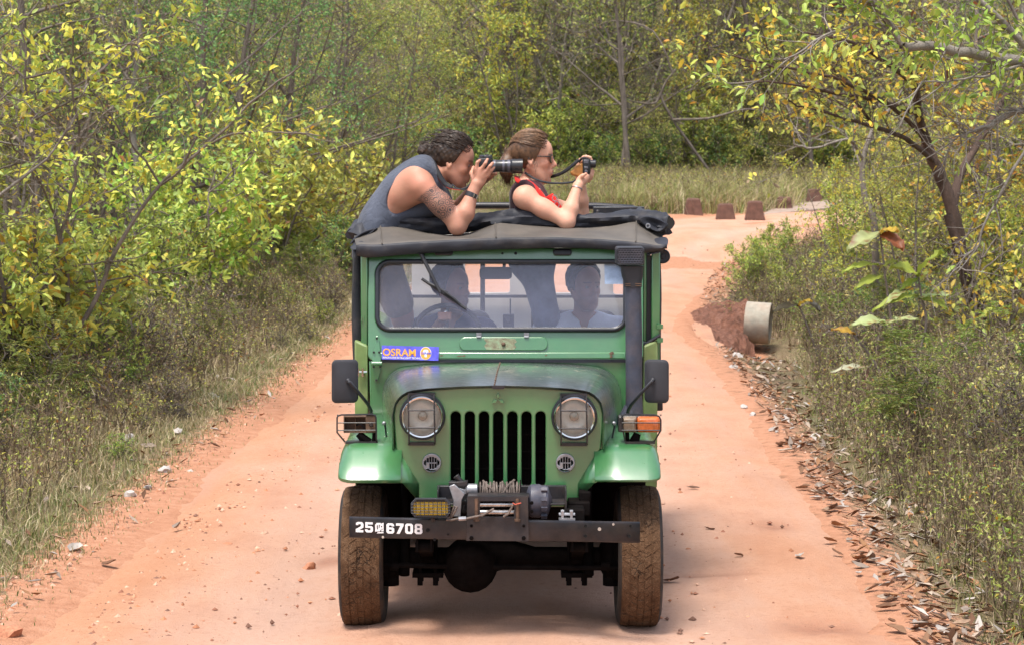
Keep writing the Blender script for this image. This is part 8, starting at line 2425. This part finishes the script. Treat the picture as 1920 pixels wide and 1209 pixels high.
def teak(label, stems, leaves, Y, seed):
    r_ = R_(seed); b = W(stems[0][0][0], stems[0][0][1], Y); at = Vector((b.x, Y, TZ(b.x, Y))); root = empty('big_leaved_sapling', at); tag(root, label, 'plant')
    th = []
    for s in stems: q = px_line(s, Y); q[0, 2] = TZ(q[0, 0], Y) - .05; th.append((smooth_line(q), np.linspace(0.017, 0.009, (len(s) - 1) * 4 + 1)))
    sp_ = np.concatenate([q for q, _ in th])
    for lf in leaves:
        b0 = np.array(W(lf[0], lf[1], Y)); i = np.argmin(np.linalg.norm(sp_ - b0, axis=1)); th.append((np.array([sp_[i], (sp_[i] + b0) / 2 + [0, 0, .012], b0]), np.full(3, 0.006)))
    v, f = tubes_np(th, 6); np_mesh('stem', v - np.array(at), f, m_bark, None, root, smooth=True)
    for (a, b_, c, d, wd, colr) in leaves:
        p, t = W(a, b_, Y), W(c, d, Y - 0.12 + r_.uniform(-.15, .15)); D = t - p; L = D.length * 1.05
        m, k = 9, 5; rows = []
        S = D.cross(Vector((0, -0.45, 1))).normalized(); N = S.cross(D).normalized()
        for i in range(m):
            u = i / (m - 1); w_ = wd * (math.sin(math.pi * min(1, u * 0.96 + 0.02)) ** 0.75) * (1 - 0.25 * u) + 0.004
            rows.append([p + D * u * 1.05 + S * w_ * (j / 2 - 1) * 0.5 + N * (0.25 * wd * abs(j / 2 - 1) * (1 + .5 * math.sin(u * 9 + j)) * .6 + 0.10 * L * math.sin(math.pi * u) + 0.012 * math.sin(u * 19 + j * 2)) for j in range(k)])
        V = np.array([[tuple(q) for q in r] for r in rows]).reshape(-1, 3); idx = np.arange(m * k).reshape(m, k)
        F = np.stack([idx[:-1, :-1], idx[:-1, 1:], idx[1:, 1:], idx[1:, :-1]], -1).reshape(-1, 4)
        base = np.array(colr); cc = np.tile(base, (m * k, 1)) * r_.uniform(.85, 1.1, (m * k, 1)); mid = (np.arange(m * k) % k) == 2; cc[mid] *= 1.25
        if colr[0] > .3: cc[r_.random(m * k) < .18] = (0.22, 0.10, 0.03)
        np_mesh('leaf', V - np.array(at), F, m_leaf, cc, root, smooth=True)
    return root
PG, YG, BR, OR, DK = (0.34, 0.40, 0.16), (0.30, 0.36, 0.05), (0.22, 0.075, 0.02), (0.46, 0.30, 0.03), (0.055, 0.045, 0.02)
teak('sapling with huge pale green and rusty leaves on thin stems above the weeds', [[(1690, 720), (1672, 610), (1660, 520), (1650, 440)], [(1690, 720), (1735, 620), (1728, 560), (1722, 520)]], [
    (1650, 440, 1592, 472, .22, PG), (1652, 442, 1692, 470, .20, BR), (1650, 438, 1684, 436, .14, OR), (1655, 500, 1682, 492, .10, YG), (1648, 498, 1582, 512, .10, YG), (1655, 520, 1605, 544, .13, YG), (1722, 520, 1768, 476, .22, YG), (1722, 520, 1670, 505, .24, YG), (1722, 524, 1690, 545, .10, YG), (1722, 560, 1780, 556, .09, PG), (1722, 556, 1640, 584, .12, YG), (1724, 560, 1775, 580, .10, YG), (1700, 545, 1660, 575, .10, PG)], 23.5, 301)
teak('sapling with a limp pale leaf and one yellow leaf near the ground', [[(1700, 740), (1680, 660), (1655, 612)], [(1700, 740), (1640, 680), (1600, 628)]], [(1660, 605, 1596, 614, .17, PG), (1655, 610, 1720, 600, .08, PG), (1604, 628, 1560, 620, .11, OR), (1628, 690, 1560, 700, .09, (0.42, 0.42, 0.28)), (1630, 690, 1612, 740, .07, (0.2, 0.1, 0.08))], 22.5, 302)
teak('withered sapling whose two dark leaves hang beside the concrete pipe', [[(1545, 700), (1528, 650), (1505, 590), (1497, 572)]], [(1497, 574, 1450, 588, .13, DK), (1497, 574, 1522, 566, .07, OR), (1518, 568, 1537, 584, .09, (0.03, 0.025, 0.015))], 26.5, 303)
teak('young plant with a rosette of glossy green leaves at the lower right', [[(1872, 1060), (1876, 1010), (1872, 985)]], [(1872, 985, 1822, 990, .06, G_FRS[0]), (1872, 985, 1868, 1040, .055, G_MID[1]), (1872, 985, 1905, 1020, .06, G_FRS[0]), (1872, 985, 1856, 958, .05, G_FRS[3]), (1872, 985, 1835, 1006, .05, G_FRS[1]), (1872, 985, 1904, 975, .05, G_FRS[1])], 14.5, 304)

# ================================================================= grass, undergrowth, far woods
PAL_DRY = np.array([(0.40, 0.31, 0.18), (0.30, 0.22, 0.12), (0.24, 0.20, 0.085), (0.46, 0.38, 0.25), (0.20, 0.14, 0.09)])
PAL_GRN = np.array([(0.20, 0.22, 0.06), (0.15, 0.19, 0.055), (0.27, 0.26, 0.09), (0.12, 0.15, 0.045)])
def blades(rs, P, h, w, col, lean=0.85):
    n = len(P); a = rs.uniform(0, 6.28, n); d = np.stack([np.cos(a), np.sin(a), np.zeros(n)], 1); s = np.stack([-np.sin(a + rs.normal(0, .8, n)), np.cos(a), np.zeros(n)], 1)
    l = (h * np.abs(rs.normal(0, lean, n)))[:, None]; H = h[:, None]; up = np.array([0, 0, 1.0])
    m = P + up * H * 0.55 + d * l * 0.35; t = P + up * H * rs.uniform(.7, 1.0, n)[:, None] + d * l
    V = np.stack([P - s * w[:, None], P + s * w[:, None], m + s * w[:, None] * .7, m - s * w[:, None] * .7, t], 1)
    F = np.array([[0, 1, 2], [0, 2, 3], [3, 2, 4]])
    return V.reshape(-1, 3), (F[None] + (np.arange(n) * 5)[:, None, None]).reshape(-1, 3), np.repeat(col, 5, 0)
def grass_patch(name, seed, n, xr, yr, accept, hfun, green, kindname='grass', wide=0.0019, clump=0.12):
    rs = R_(seed)
    nc = n // 9
    y = yr[0] * (yr[1] / yr[0]) ** rs.random(nc * 3); x = rs.uniform(xr[0], xr[1], nc * 3)
    ok = accept(x, y, rs); x, y = x[ok][:nc], y[ok][:nc]
    x = np.repeat(x, 9) + rs.normal(0, clump, len(x) * 9); y = np.repeat(y, 9) + rs.normal(0, clump, len(y) * 9)
    d, s = road_dist(x, y); k = d > -0.12 + 0.25 * rs.random(len(x)) ** 3; x, y, d = x[k], y[k], d[k]
    z = terrain(x, y, d, s[k]) - 0.01
    pr = fbm(x * .55 + 3, y * .55 + 8, seed, 3)
    h = hfun(x, y, d, pr) * rs.uniform(.5, 1.25, len(x))
    g = (rs.random(len(x)) < green(x, y, d, pr))
    c = np.where(g[:, None], PAL_GRN[rs.integers(0, 4, len(x))] * (1.7 if kindname == 'meadow' else 1.0), PAL_DRY[rs.integers(0, 5, len(x))] * (1.5 if kindname == 'meadow' else 1.25)) * rs.uniform(.75, 1.2, (len(x), 1))
    v, f, cc = blades(rs, np.stack([x, y, z], 1), h, wide * (1 + y / 22) * rs.uniform(.7, 1.5, len(x)), c)
    o = np_mesh(name, v, f, m_leaf, cc); tag(o, kind='stuff'); return o
vl = np.vectorize(left_edge); vr = np.vectorize(right_edge)
inv = lambda x, y: np.abs(x) < 0.2192 * y + 0.4
grass_patch('grass', 401, 120000, (-9, -2), (11, 78), lambda x, y, r: (x > vl(y) - 1.5) & inv(x, y) & (road_dist(x, y)[0] > 0.25 - .5 * (r.random(len(x)) < .12)), lambda x, y, d, p: np.clip(.03 + .17 * np.clip(d, 0, 1.8) * (p + .2), .02, .6) , lambda x, y, d, p: np.clip(.60 - .5 * d + .7 * (p - .5), .08, .75))
grass_patch('grass', 402, 70000, (2, 14), (10.6, 66), lambda x, y, r: (x > 0) & (x < vr(y) + 1) & inv(x, y) & (road_dist(x, y)[0] > .35) & ~((np.abs(x - PIPE.x * y / PIPE.y - .05) < .55) & (y < PIPE.y + .6) & (y > 23)), lambda x, y, d, p: np.clip(.04 + .30 * np.clip(d - .25, 0, 1.4) * (p + .2), .03, .6), lambda x, y, d, p: np.clip(.45 - .15 * d + .5 * (p - .5), .15, .7))
grass_patch('meadow_grass', 403, 170000, (-5, 17), (65, 86), lambda x, y, r: (road_dist(x, y)[0] > .3) & (y > np.where(x < 5.5, 66 + .3 * x, np.where(x < 8.4, 66.5 + (x - 5.5) * 1.6, 76.5))), lambda x, y, d, p: .35 + .75 * p, lambda x, y, d, p: .5 + .3 * (p - .5), 'meadow', wide=0.0024, clump=.3)
def undergrowth(name, seed, n, xr, yr, accept, H, pal, L=0.035, per=9):
    rs = R_(seed); y = yr[0] * (yr[1] / yr[0]) ** rs.random(n * 6); x = rs.uniform(*xr, n * 6)
    x = x + .25 * np.sin(y * 2.1); ok = accept(x, y, rs); x, y = x[ok][:n], y[ok][:n]; n = len(x)
    d, s = road_dist(x, y); z = terrain(x, y, d, s); h = H * rs.uniform(.45, 1.2, n) * np.clip(.25 + .6 * d, .3, 1)
    P = np.stack([x, y, z - .02], 1); tip = P + np.stack([rs.normal(0, .22, n) * h, rs.normal(0, .22, n) * h, h], 1)
    parts = []
    def stick(a, b, w, c):
        m = len(a); dd = nrm(b - a); sx = nrm(np.cross(dd, rs.normal(0, 1, (m, 3)))) * w[:, None]
        V = np.stack([a - sx, a + sx, b], 1); V2 = np.stack([a - np.cross(dd, sx), a + np.cross(dd, sx), b], 1)
        V = np.concatenate([V, V2]).reshape(-1, 3); F = np.arange(len(V)).reshape(-1, 3); parts.append((V, F, np.repeat(np.concatenate([c, c]), 3, 0)))
    bk = np.array([(0.16, 0.11, 0.075), (0.26, 0.20, 0.14), (0.10, 0.07, 0.05), (0.30, 0.22, 0.14)])
    w0 = 0.003 * (1 + y / 20)
    stick(P, tip, w0, bk[rs.integers(0, 4, n)])
    k = 5; t = rs.uniform(.3, .9, n * k); a = np.repeat(P, k, 0) + np.repeat(tip - P, k, 0) * t[:, None]; dr = nrm(rs.normal(0, 1, (n * k, 3)) + [0, 0, .8]); b = a + dr * (np.repeat(h, k) * rs.uniform(.2, .5, n * k))[:, None]
    stick(a, b, np.repeat(w0, k) * .6, bk[rs.integers(0, 4, n * k)])
    m = rs.poisson(per / k, n * k); u = rs.random(m.sum()); Pl = np.repeat(a, m, 0) + np.repeat(b - a, m, 0) * u[:, None]; Dl = np.repeat(dr, m, 0) + rs.normal(0, .8, (m.sum(), 3))
    sc = np.repeat(np.repeat(1 + y / 45, k), m)
    v, f, c = leaf_arrays(rs, Pl, Dl, L, L * .45, pal, .05); parts.append((v, f, c))
    v, f, c = merge(parts); o = np_mesh(name, v, f, m_leaf, c); tag(o, kind='stuff'); return o
undergrowth('undergrowth', 411, 3600, (-9.5, -2), (11, 78), lambda x, y, r: (x > vl(y) - 1.8) & inv(x, y) & (road_dist(x, y)[0] > .75), .60, _sc(G_YEL[:3], .85) + _sc(G_OLV, .8) + DRY[:2], .038, 10)
undergrowth('undergrowth', 412, 5200, (2, 14), (10.6, 66), lambda x, y, r: (x > 0) & (x < vr(y) + 1.2) & inv(x, y) & (road_dist(x, y)[0] > .55) & ~((np.abs(x - PIPE.x * y / PIPE.y - .05) < .6) & (y < PIPE.y + .6) & (y > 23)), .72, _sc(G_OLV, .8) + DRY[:2] + _sc(G_MID[:2], .8) + _sc(G_YEL[:2], .7), .038, 10)
undergrowth('undergrowth', 413, 5200, (-6, 18), (66, 88), lambda x, y, r: (road_dist(x, y)[0] > .8) & (y > np.where(x < 5.5, 67 + .3 * x, np.where(x < 8.4, 68 + (x - 5.5) * 1.6, 77))), 0.95, G_YEL[:3] + G_OLV + G_OLV[:1], .065, 14)
def far_woods():
    rs = R_(421); n = 52000
    x = rs.uniform(-27, 34, n); y = rs.uniform(99, 118, n); z = terrain(x, y) + 10.5 * rs.random(n) ** .9 * (0.75 + .45 * fbm(x * .25 + 5, y * .25, 7, 3))
    cl = fbm(x * .35 + 20, z * .45 + y * .3 + 20, 9, 3); k = cl > .42; x, y, z, cl = x[k], y[k], z[k], cl[k]
    v, f, c = leaf_arrays(rs, np.stack([x, y, z], 1), rs.normal(0, 1, (len(x), 3)), .30, .15, G_MID + G_OLV + G_YEL[:3], .03)
    x2 = rs.uniform(-24, -11, 15000); y2 = rs.uniform(30, 98, 15000); kk = x2 < vl(y2) - 7.5; x2, y2 = x2[kk], y2[kk]; z2 = terrain(x2, y2) + 8 * rs.random(len(x2))
    v2, f2, c2 = leaf_arrays(rs, np.stack([x2, y2, z2], 1), rs.normal(0, 1, (len(x2), 3)), .22, .11, G_MID + G_OLV + G_DRK[:2], .03)
    v, f, c = merge([(v, f, c), (v2, f2, c2)])
    o = np_mesh('forest', v, f, m_leaf, c); tag(o, kind='stuff')
far_woods()

# ================================================================= culvert pipe, bollards, slab
m_conc = simple('weathered_concrete', (0.33, 0.305, 0.25), 0.85, var=0.2, scale=9, bump=0.3, bscale=40, dust=0.45, dustc=(0.36, 0.19, 0.12))
m_boll = simple('mud_stained_concrete', (0.125, 0.06, 0.043), 0.9, var=0.35, scale=6, bump=0.5, bscale=18, dust=0.5, dustc=(0.10, 0.06, 0.045))
m_slab = simple('grey_causeway_concrete', (0.32, 0.245, 0.20), 0.85, var=0.25, scale=3, dust=0.6)
def culvert():
    PY = PIPE.y; c = W(1420, 605, PY); R = 0.29
    root = empty('concrete_pipe', (c.x, PY, c.z - R)); tag(root, 'concrete culvert pipe sticking out of the red bank right of the track', 'pipe')
    A = Matrix.Rotation(math.radians(-12), 3, 'Z') @ Matrix.Rotation(math.radians(3), 3, 'Y')
    mb = MB(); mb.lathe([(R, -0.16), (R, 0.17), (R - 0.006, 0.185), (R - 0.05, 0.185), (R - 0.055, 0.17), (R - 0.055, -0.16)], (0, 0, 0), 'X', 40, caps=False)
    mb.v = [tuple(c + A @ Vector(p)) for p in mb.v]; mb.build('pipe_wall', m_conc, root, angle=40)
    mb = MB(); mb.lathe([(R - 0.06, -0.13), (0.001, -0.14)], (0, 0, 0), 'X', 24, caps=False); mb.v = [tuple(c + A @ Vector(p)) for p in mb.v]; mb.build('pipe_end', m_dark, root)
culvert()
BL = [(1300, 403, 67, 'first stub clear of the jeep roof'), (1360, 409, 65, 'second clear stub, on the rim of the bend'), (1415, 410, 64.3, 'middle stub with a broken top'), (1470, 400, 70, 'stub beside the grey causeway slab'), (1526, 391, 74.5, 'stub at the far end of the slab'), (1556, 386, 78, 'smallest stub, almost lost behind twigs')]
for i, (a, b, Y, note) in enumerate(BL):
    p = W(a, b, Y); z0 = TZ(p.x, Y) - 0.05; rnd = random.Random(i)
    mb = MB(); rings = []; H = 0.46 * rnd.uniform(.9, 1.15); w0, w1 = 0.27, 0.18
    for t, w in ((0, w0), (.5, (w0 + w1) / 2), (.93, w1 + .01), (1, w1 - .03)):
        rings.append([(p.x + sx * w * rnd.uniform(.95, 1.05), Y + sy * w * .8, z0 + H * t + rnd.uniform(-.012, .012) * (t > 0)) for sx, sy in ((-1, -1), (0, -1.02), (1, -1), (1.02, 0), (1, 1), (0, 1.02), (-1, 1), (-1.02, 0))])
    mb.rings(rings); o = mb.build('bollard', m_boll, None, at=(p.x, Y, z0), bevel=0.02)
    tag(o, 'red stained concrete bollard beyond the bend, ' + note, 'bollard', 'concrete bollards along the bend')
def slab():
    mb = MB(); pts = [W(1428, 404, 66.8), W(1560, 404, 71), W(1580, 392, 75), W(1462, 398, 72)]
    mb.prism([(p.x, p.y, TZ(p.x, p.y) - 0.06) for p in pts], (0, 0, 0.09)); o = mb.build('causeway_slab', m_slab, None, bevel=0.02); tag(o, kind='structure')
slab()

# ================================================================= stones, clods and fallen leaves
def stone_mesh(seed, flat=0.6):
    bm = bmesh.new(); bmesh.ops.create_icosphere(bm, subdivisions=2, radius=0.5); sv = Vector((seed * 3.1, seed, 1))
    for v in bm.verts: v.co *= 0.72 + 0.5 * mnoise.noise(v.co * 1.7 + sv) + 0.2 * mnoise.noise(v.co * 4 + sv); v.co.z *= flat
    me = bpy.data.meshes.new('stone'); bm.to_mesh(me); bm.free(); return me
m_stone = simple('pale_quartz_stone', (0.42, 0.38, 0.35), 0.85, var=0.3, scale=14, bump=0.4, bscale=40)
m_clod = simple('red_earth_clod', (0.42, 0.18, 0.10), 0.95, var=0.3, scale=14, bump=0.4, bscale=50)
def stone(px_, py_, size, mat, label, seed, name='stone'):
    g = ground_at(px_, py_, 0.03); d, s = road_dist([g.x], [g.y]); z = TZ(g.x, g.y) if d[0] > 0.1 else RZ(g.x, g.y)
    me = stone_mesh(seed); me.materials.append(mat); me.polygons.foreach_set('use_smooth', [True] * len(me.polygons)); me.set_sharp_from_angle(angle=math.radians(40))
    o = bpy.data.objects.new(name, me); COL.objects.link(o); o.location = (g.x, g.y, z + size * (.12 if d[0] > .1 else .02)); o.scale = (size, size * .8, size); o.rotation_euler = (0, 0, seed * 1.7); tag(o, label, 'stone' if name == 'stone' else 'clod')
for i, (a, b, s, mt, l) in enumerate([
    (239, 832, .19, m_stone, 'pale grey stone on the grassy left verge, topmost of the larger ones'), (246, 923, .14, m_stone, 'squarish pale stone at the edge of the left verge grass'), (334, 806, .14, m_stone, 'pale stone on the verge beside the track, farthest up'), (308, 880, .13, m_stone, 'flat pale stone half sunk in the thin verge grass'), (358, 875, .09, m_stone, 'small grey stone on the sandy rim of the verge'),
    (278, 910, .08, m_stone, 'tiny pale stone next to the squarish pale stone'), (426, 1012, .10, m_clod, 'brown clod lying alone on the left half of the track'), (580, 1047, .12, m_clod, 'reddish clod beside the hollow at the jeep\'s left wheel'), (1383, 650, .17, m_stone, 'white stone just below the concrete pipe'), (1362, 663, .12, m_stone, 'smaller white stone left of the one below the pipe'),
    (1375, 682, .15, m_stone, 'white stone at the foot of the red bank'), (1395, 756, .12, m_stone, 'white stone on the right rim of the track'), (1412, 770, .10, m_stone, 'white stone on the right rim, nearer to the viewer'), (400, 742, .15, m_stone, 'pale stone under the verge weeds left of the track'), (10, 1180, .22, m_clod, 'big red clod in the lower left corner'), (1290, 690 + 330, .05, m_clod, 'small clod on the right wheel track beside the jeep')]):
    stone(a, b, s, mt, l, i + 1, 'stone' if mt is m_stone else 'earth_clod')
def gravel(name, seed, n, accept, smin, smax, pal, mat=None):
    rs = R_(seed); y = 10.5 * (60 / 10.5) ** rs.random(n * 8); x = rs.uniform(-6.5, 6.5, n * 8); d, s = road_dist(x, y); ok = accept(x, y, d, s, rs) & inv(x, y)
    x, y, d, s = x[ok][:n], y[ok][:n], d[ok][:n], s[ok][:n]; n = len(x)
    z = np.where(d > 0.05, terrain(x, y, d, s), base_h(x, y) + 0.012 - 0.12 * sstep(-.5, .2, d)); r = smin + (smax - smin) * rs.random(n) ** 3
    o8 = np.array([(1, 0, 0), (0, 1, 0), (-1, 0, 0), (0, -1, 0), (0, 0, .8), (0, 0, -.6)]); V = np.stack([x, y, z], 1)[:, None, :] + o8[None] * (r[:, None, None] * rs.uniform(.55, 1.3, (n, 6, 1)))
    F8 = np.array([[0, 1, 4], [1, 2, 4], [2, 3, 4], [3, 0, 4], [1, 0, 5], [2, 1, 5], [3, 2, 5], [0, 3, 5]])
    c = np.array(pal)[rs.integers(0, len(pal), n)] * rs.uniform(.8, 1.2, (n, 1))
    o = np_mesh(name, V.reshape(-1, 3), (F8[None] + (np.arange(n) * 6)[:, None, None]).reshape(-1, 3), mat or m_grit, np.repeat(c, 6, 0)); tag(o, kind='stuff')
def grit():
    M = Mat('grit'); a = M.attr('col'); M.set(Base_Color=a.outputs['Color'], Roughness=0.95); M.b.inputs['Specular IOR Level'].default_value = 0.15; return M.m
m_grit = grit()
RED = [(0.50, 0.24, 0.145), (0.40, 0.18, 0.10), (0.58, 0.36, 0.26), (0.28, 0.13, 0.085), (0.20, 0.11, 0.08)]
gravel('gravel', 501, 13000, lambda x, y, d, s, r: (d < .35) & (r.random(len(x)) < np.where(s < 0, np.clip(1.25 + d, .12, 1), np.clip(.5 + d, .10, .7))), .003, .022, RED)
gravel('gravel', 502, 700, lambda x, y, d, s, r: (np.abs(x - PIPE.x + .38) < .42 + .1 * (y < PIPE.y - 1)) & (np.abs(y - PIPE.y + .7) < 1.5) & (d > -.05), .012, .07, RED[:2] + RED[3:] + [(0.25, 0.10, 0.06)])
def curled_leaf(seed):
    rs = R_(seed); m, k = 7, 5; V = []; cu = rs.uniform(.15, .5); tw = rs.uniform(-.5, .5); ben = rs.uniform(.1, .45)
    for i in range(m):
        u = i / (m - 1); w = .24 * math.sin(math.pi * (u * .94 + .03)) ** .8
        for j in range(k):
            t = j / 2 - 1; V.append((u - .5, w * t + .05 * math.sin(u * 6 + seed), cu * w * t * t * 1.6 + ben * (u - .5) ** 2 + tw * .12 * (u - .5) * t + .015 * math.sin(u * 11 + t * 3)))
    idx = np.arange(m * k).reshape(m, k); F = np.stack([idx[:-1, :-1], idx[:-1, 1:], idx[1:, 1:], idx[1:, :-1]], -1).reshape(-1, 4)
    return np.array(V), F
_LS = 0.88
LITTER = [(0.34, 0.23, 0.16), (0.25, 0.14, 0.085), (0.42, 0.33, 0.26), (0.17, 0.09, 0.055), (0.30, 0.24, 0.20), (0.36, 0.19, 0.10), (0.45, 0.40, 0.36)]
LM = []
for i in range(14):
    v, f = curled_leaf(i); c = np.tile(LITTER[i % 7], (len(v), 1)) * _LS * R_(i).uniform(.8, 1.15, (len(v), 1)); o = np_mesh('leaf', v, f, m_grit, c, smooth=True); LM.append(o.data); bpy.data.objects.remove(o)
def drop_leaf(x, y, size, label, group=None, me=None, r_=random.Random(9)):
    d, s = road_dist([x], [y]); z = TZ(x, y) if d[0] > 0.12 else RZ(x, y) + .005
    o = bpy.data.objects.new('fallen_leaf', me or r_.choice(LM)); COL.objects.link(o); o.location = (x, y, z + .012 + .02 * r_.random() * (d[0] > 0)); o.rotation_euler = (r_.uniform(-.5, .5), r_.uniform(-.4, .4), r_.uniform(0, 6.28)); o.scale = (size,) * 3
    tag(o, label, 'leaf', group)
for a, b, s, k, l in ((1258, 1081, .13, 3, 'dark brown leaf lying alone on the track beside the right front wheel'), (1555, 1009, .11, 5, 'tan leaf on the right part of the track'), (1570, 1032, .09, 3, 'crumpled dark leaf below the tan leaf'), (1610, 1043, .17, 5, 'rust coloured leaf at the rim of the leaf litter'), (1300, 915, .10, 6, 'whitish leaf flake on the track behind the right wheel'), (1500, 1040, .12, 6, 'pale leaf flat on the track, left of the crumpled dark leaf'), (140, 1026, .16, 6, 'pale folded leaf standing up on the left verge'), (333, 983, .12, 4, 'grey folded leaf on the left side of the track'), (205, 1050, .13, 3, 'brown leaf at the edge of the left verge'), (278, 845, .13, 4, 'yellowish leaf on the thin grass of the left verge'), (1385, 1040, .08, 1, 'small brown leaf crumb on the right wheel track'), (1330, 990, .08, 3, 'thin dark leaf crumb on the track right of the bumper')):
    g = ground_at(a, b, .02); drop_leaf(g.x, g.y, s, l, None, LM[k])
rs = R_(511); n = 0
while n < 230:
    y = 10.9 * (27 / 10.9) ** rs.random(); cx_ = float(np.interp(y, ROADC[:, 1], ROADC[:, 0])) + 2.3; x = cx_ + abs(rs.normal(.2, .55)) - .05
    if not inview(x, y, .3): continue
    drop_leaf(x, y, rs.uniform(.06, .14), 'dry curled brown leaf in the litter along the right edge of the track', 'dry leaves along the right edge of the track'); n += 1
def litter(name, seed, n, side, spread):
    rs = R_(seed); y = 10.8 * (60 / 10.8) ** rs.random(n); cx_ = np.interp(y, ROADC[:, 1], ROADC[:, 0]) + side * 2.3; x = cx_ + side * np.abs(rs.normal(.25, spread, n)); d, s = road_dist(x, y); z = terrain(x, y, d, s) + .015 + .03 * rs.random(n)
    V, F, C = [], [], []
    for i in range(7):
        k = np.arange(i, n, 7); v, f = curled_leaf(40 + i); v = v.reshape(7, 5, 3)[::3, ::2].reshape(-1, 3); f = np.array([[0, 1, 4, 3], [1, 2, 5, 4], [3, 4, 7, 6], [4, 5, 8, 7]])
        a = rs.uniform(0, 6.28, len(k)); sz = rs.uniform(.03, .10, len(k)); ca, sa = np.cos(a) * sz, np.sin(a) * sz
        q = np.stack([v[None, :, 0] * ca[:, None] - v[None, :, 1] * sa[:, None], v[None, :, 0] * sa[:, None] + v[None, :, 1] * ca[:, None], v[None, :, 2] * sz[:, None] + v[None, :, 0] * sz[:, None] * rs.normal(0, .4, len(k))[:, None]], -1) + np.stack([x[k], y[k], z[k]], 1)[:, None, :]
        V.append(q.reshape(-1, 3)); F.append((f[None] + (np.arange(len(k)) * 9)[:, None, None]).reshape(-1, 4)); C.append(np.repeat(np.array(LITTER)[rs.integers(0, 7, len(k))] * _LS * rs.uniform(.7, 1.1, (len(k), 1)), 9, 0))
    v, f, c = merge(list(zip(V, F, C))); o = np_mesh(name, v, f, m_grit, c, smooth=True); tag(o, kind='stuff')
litter('leaf_litter', 521, 3200, 1, .75); litter('leaf_litter', 522, 700, -1, 1.2)
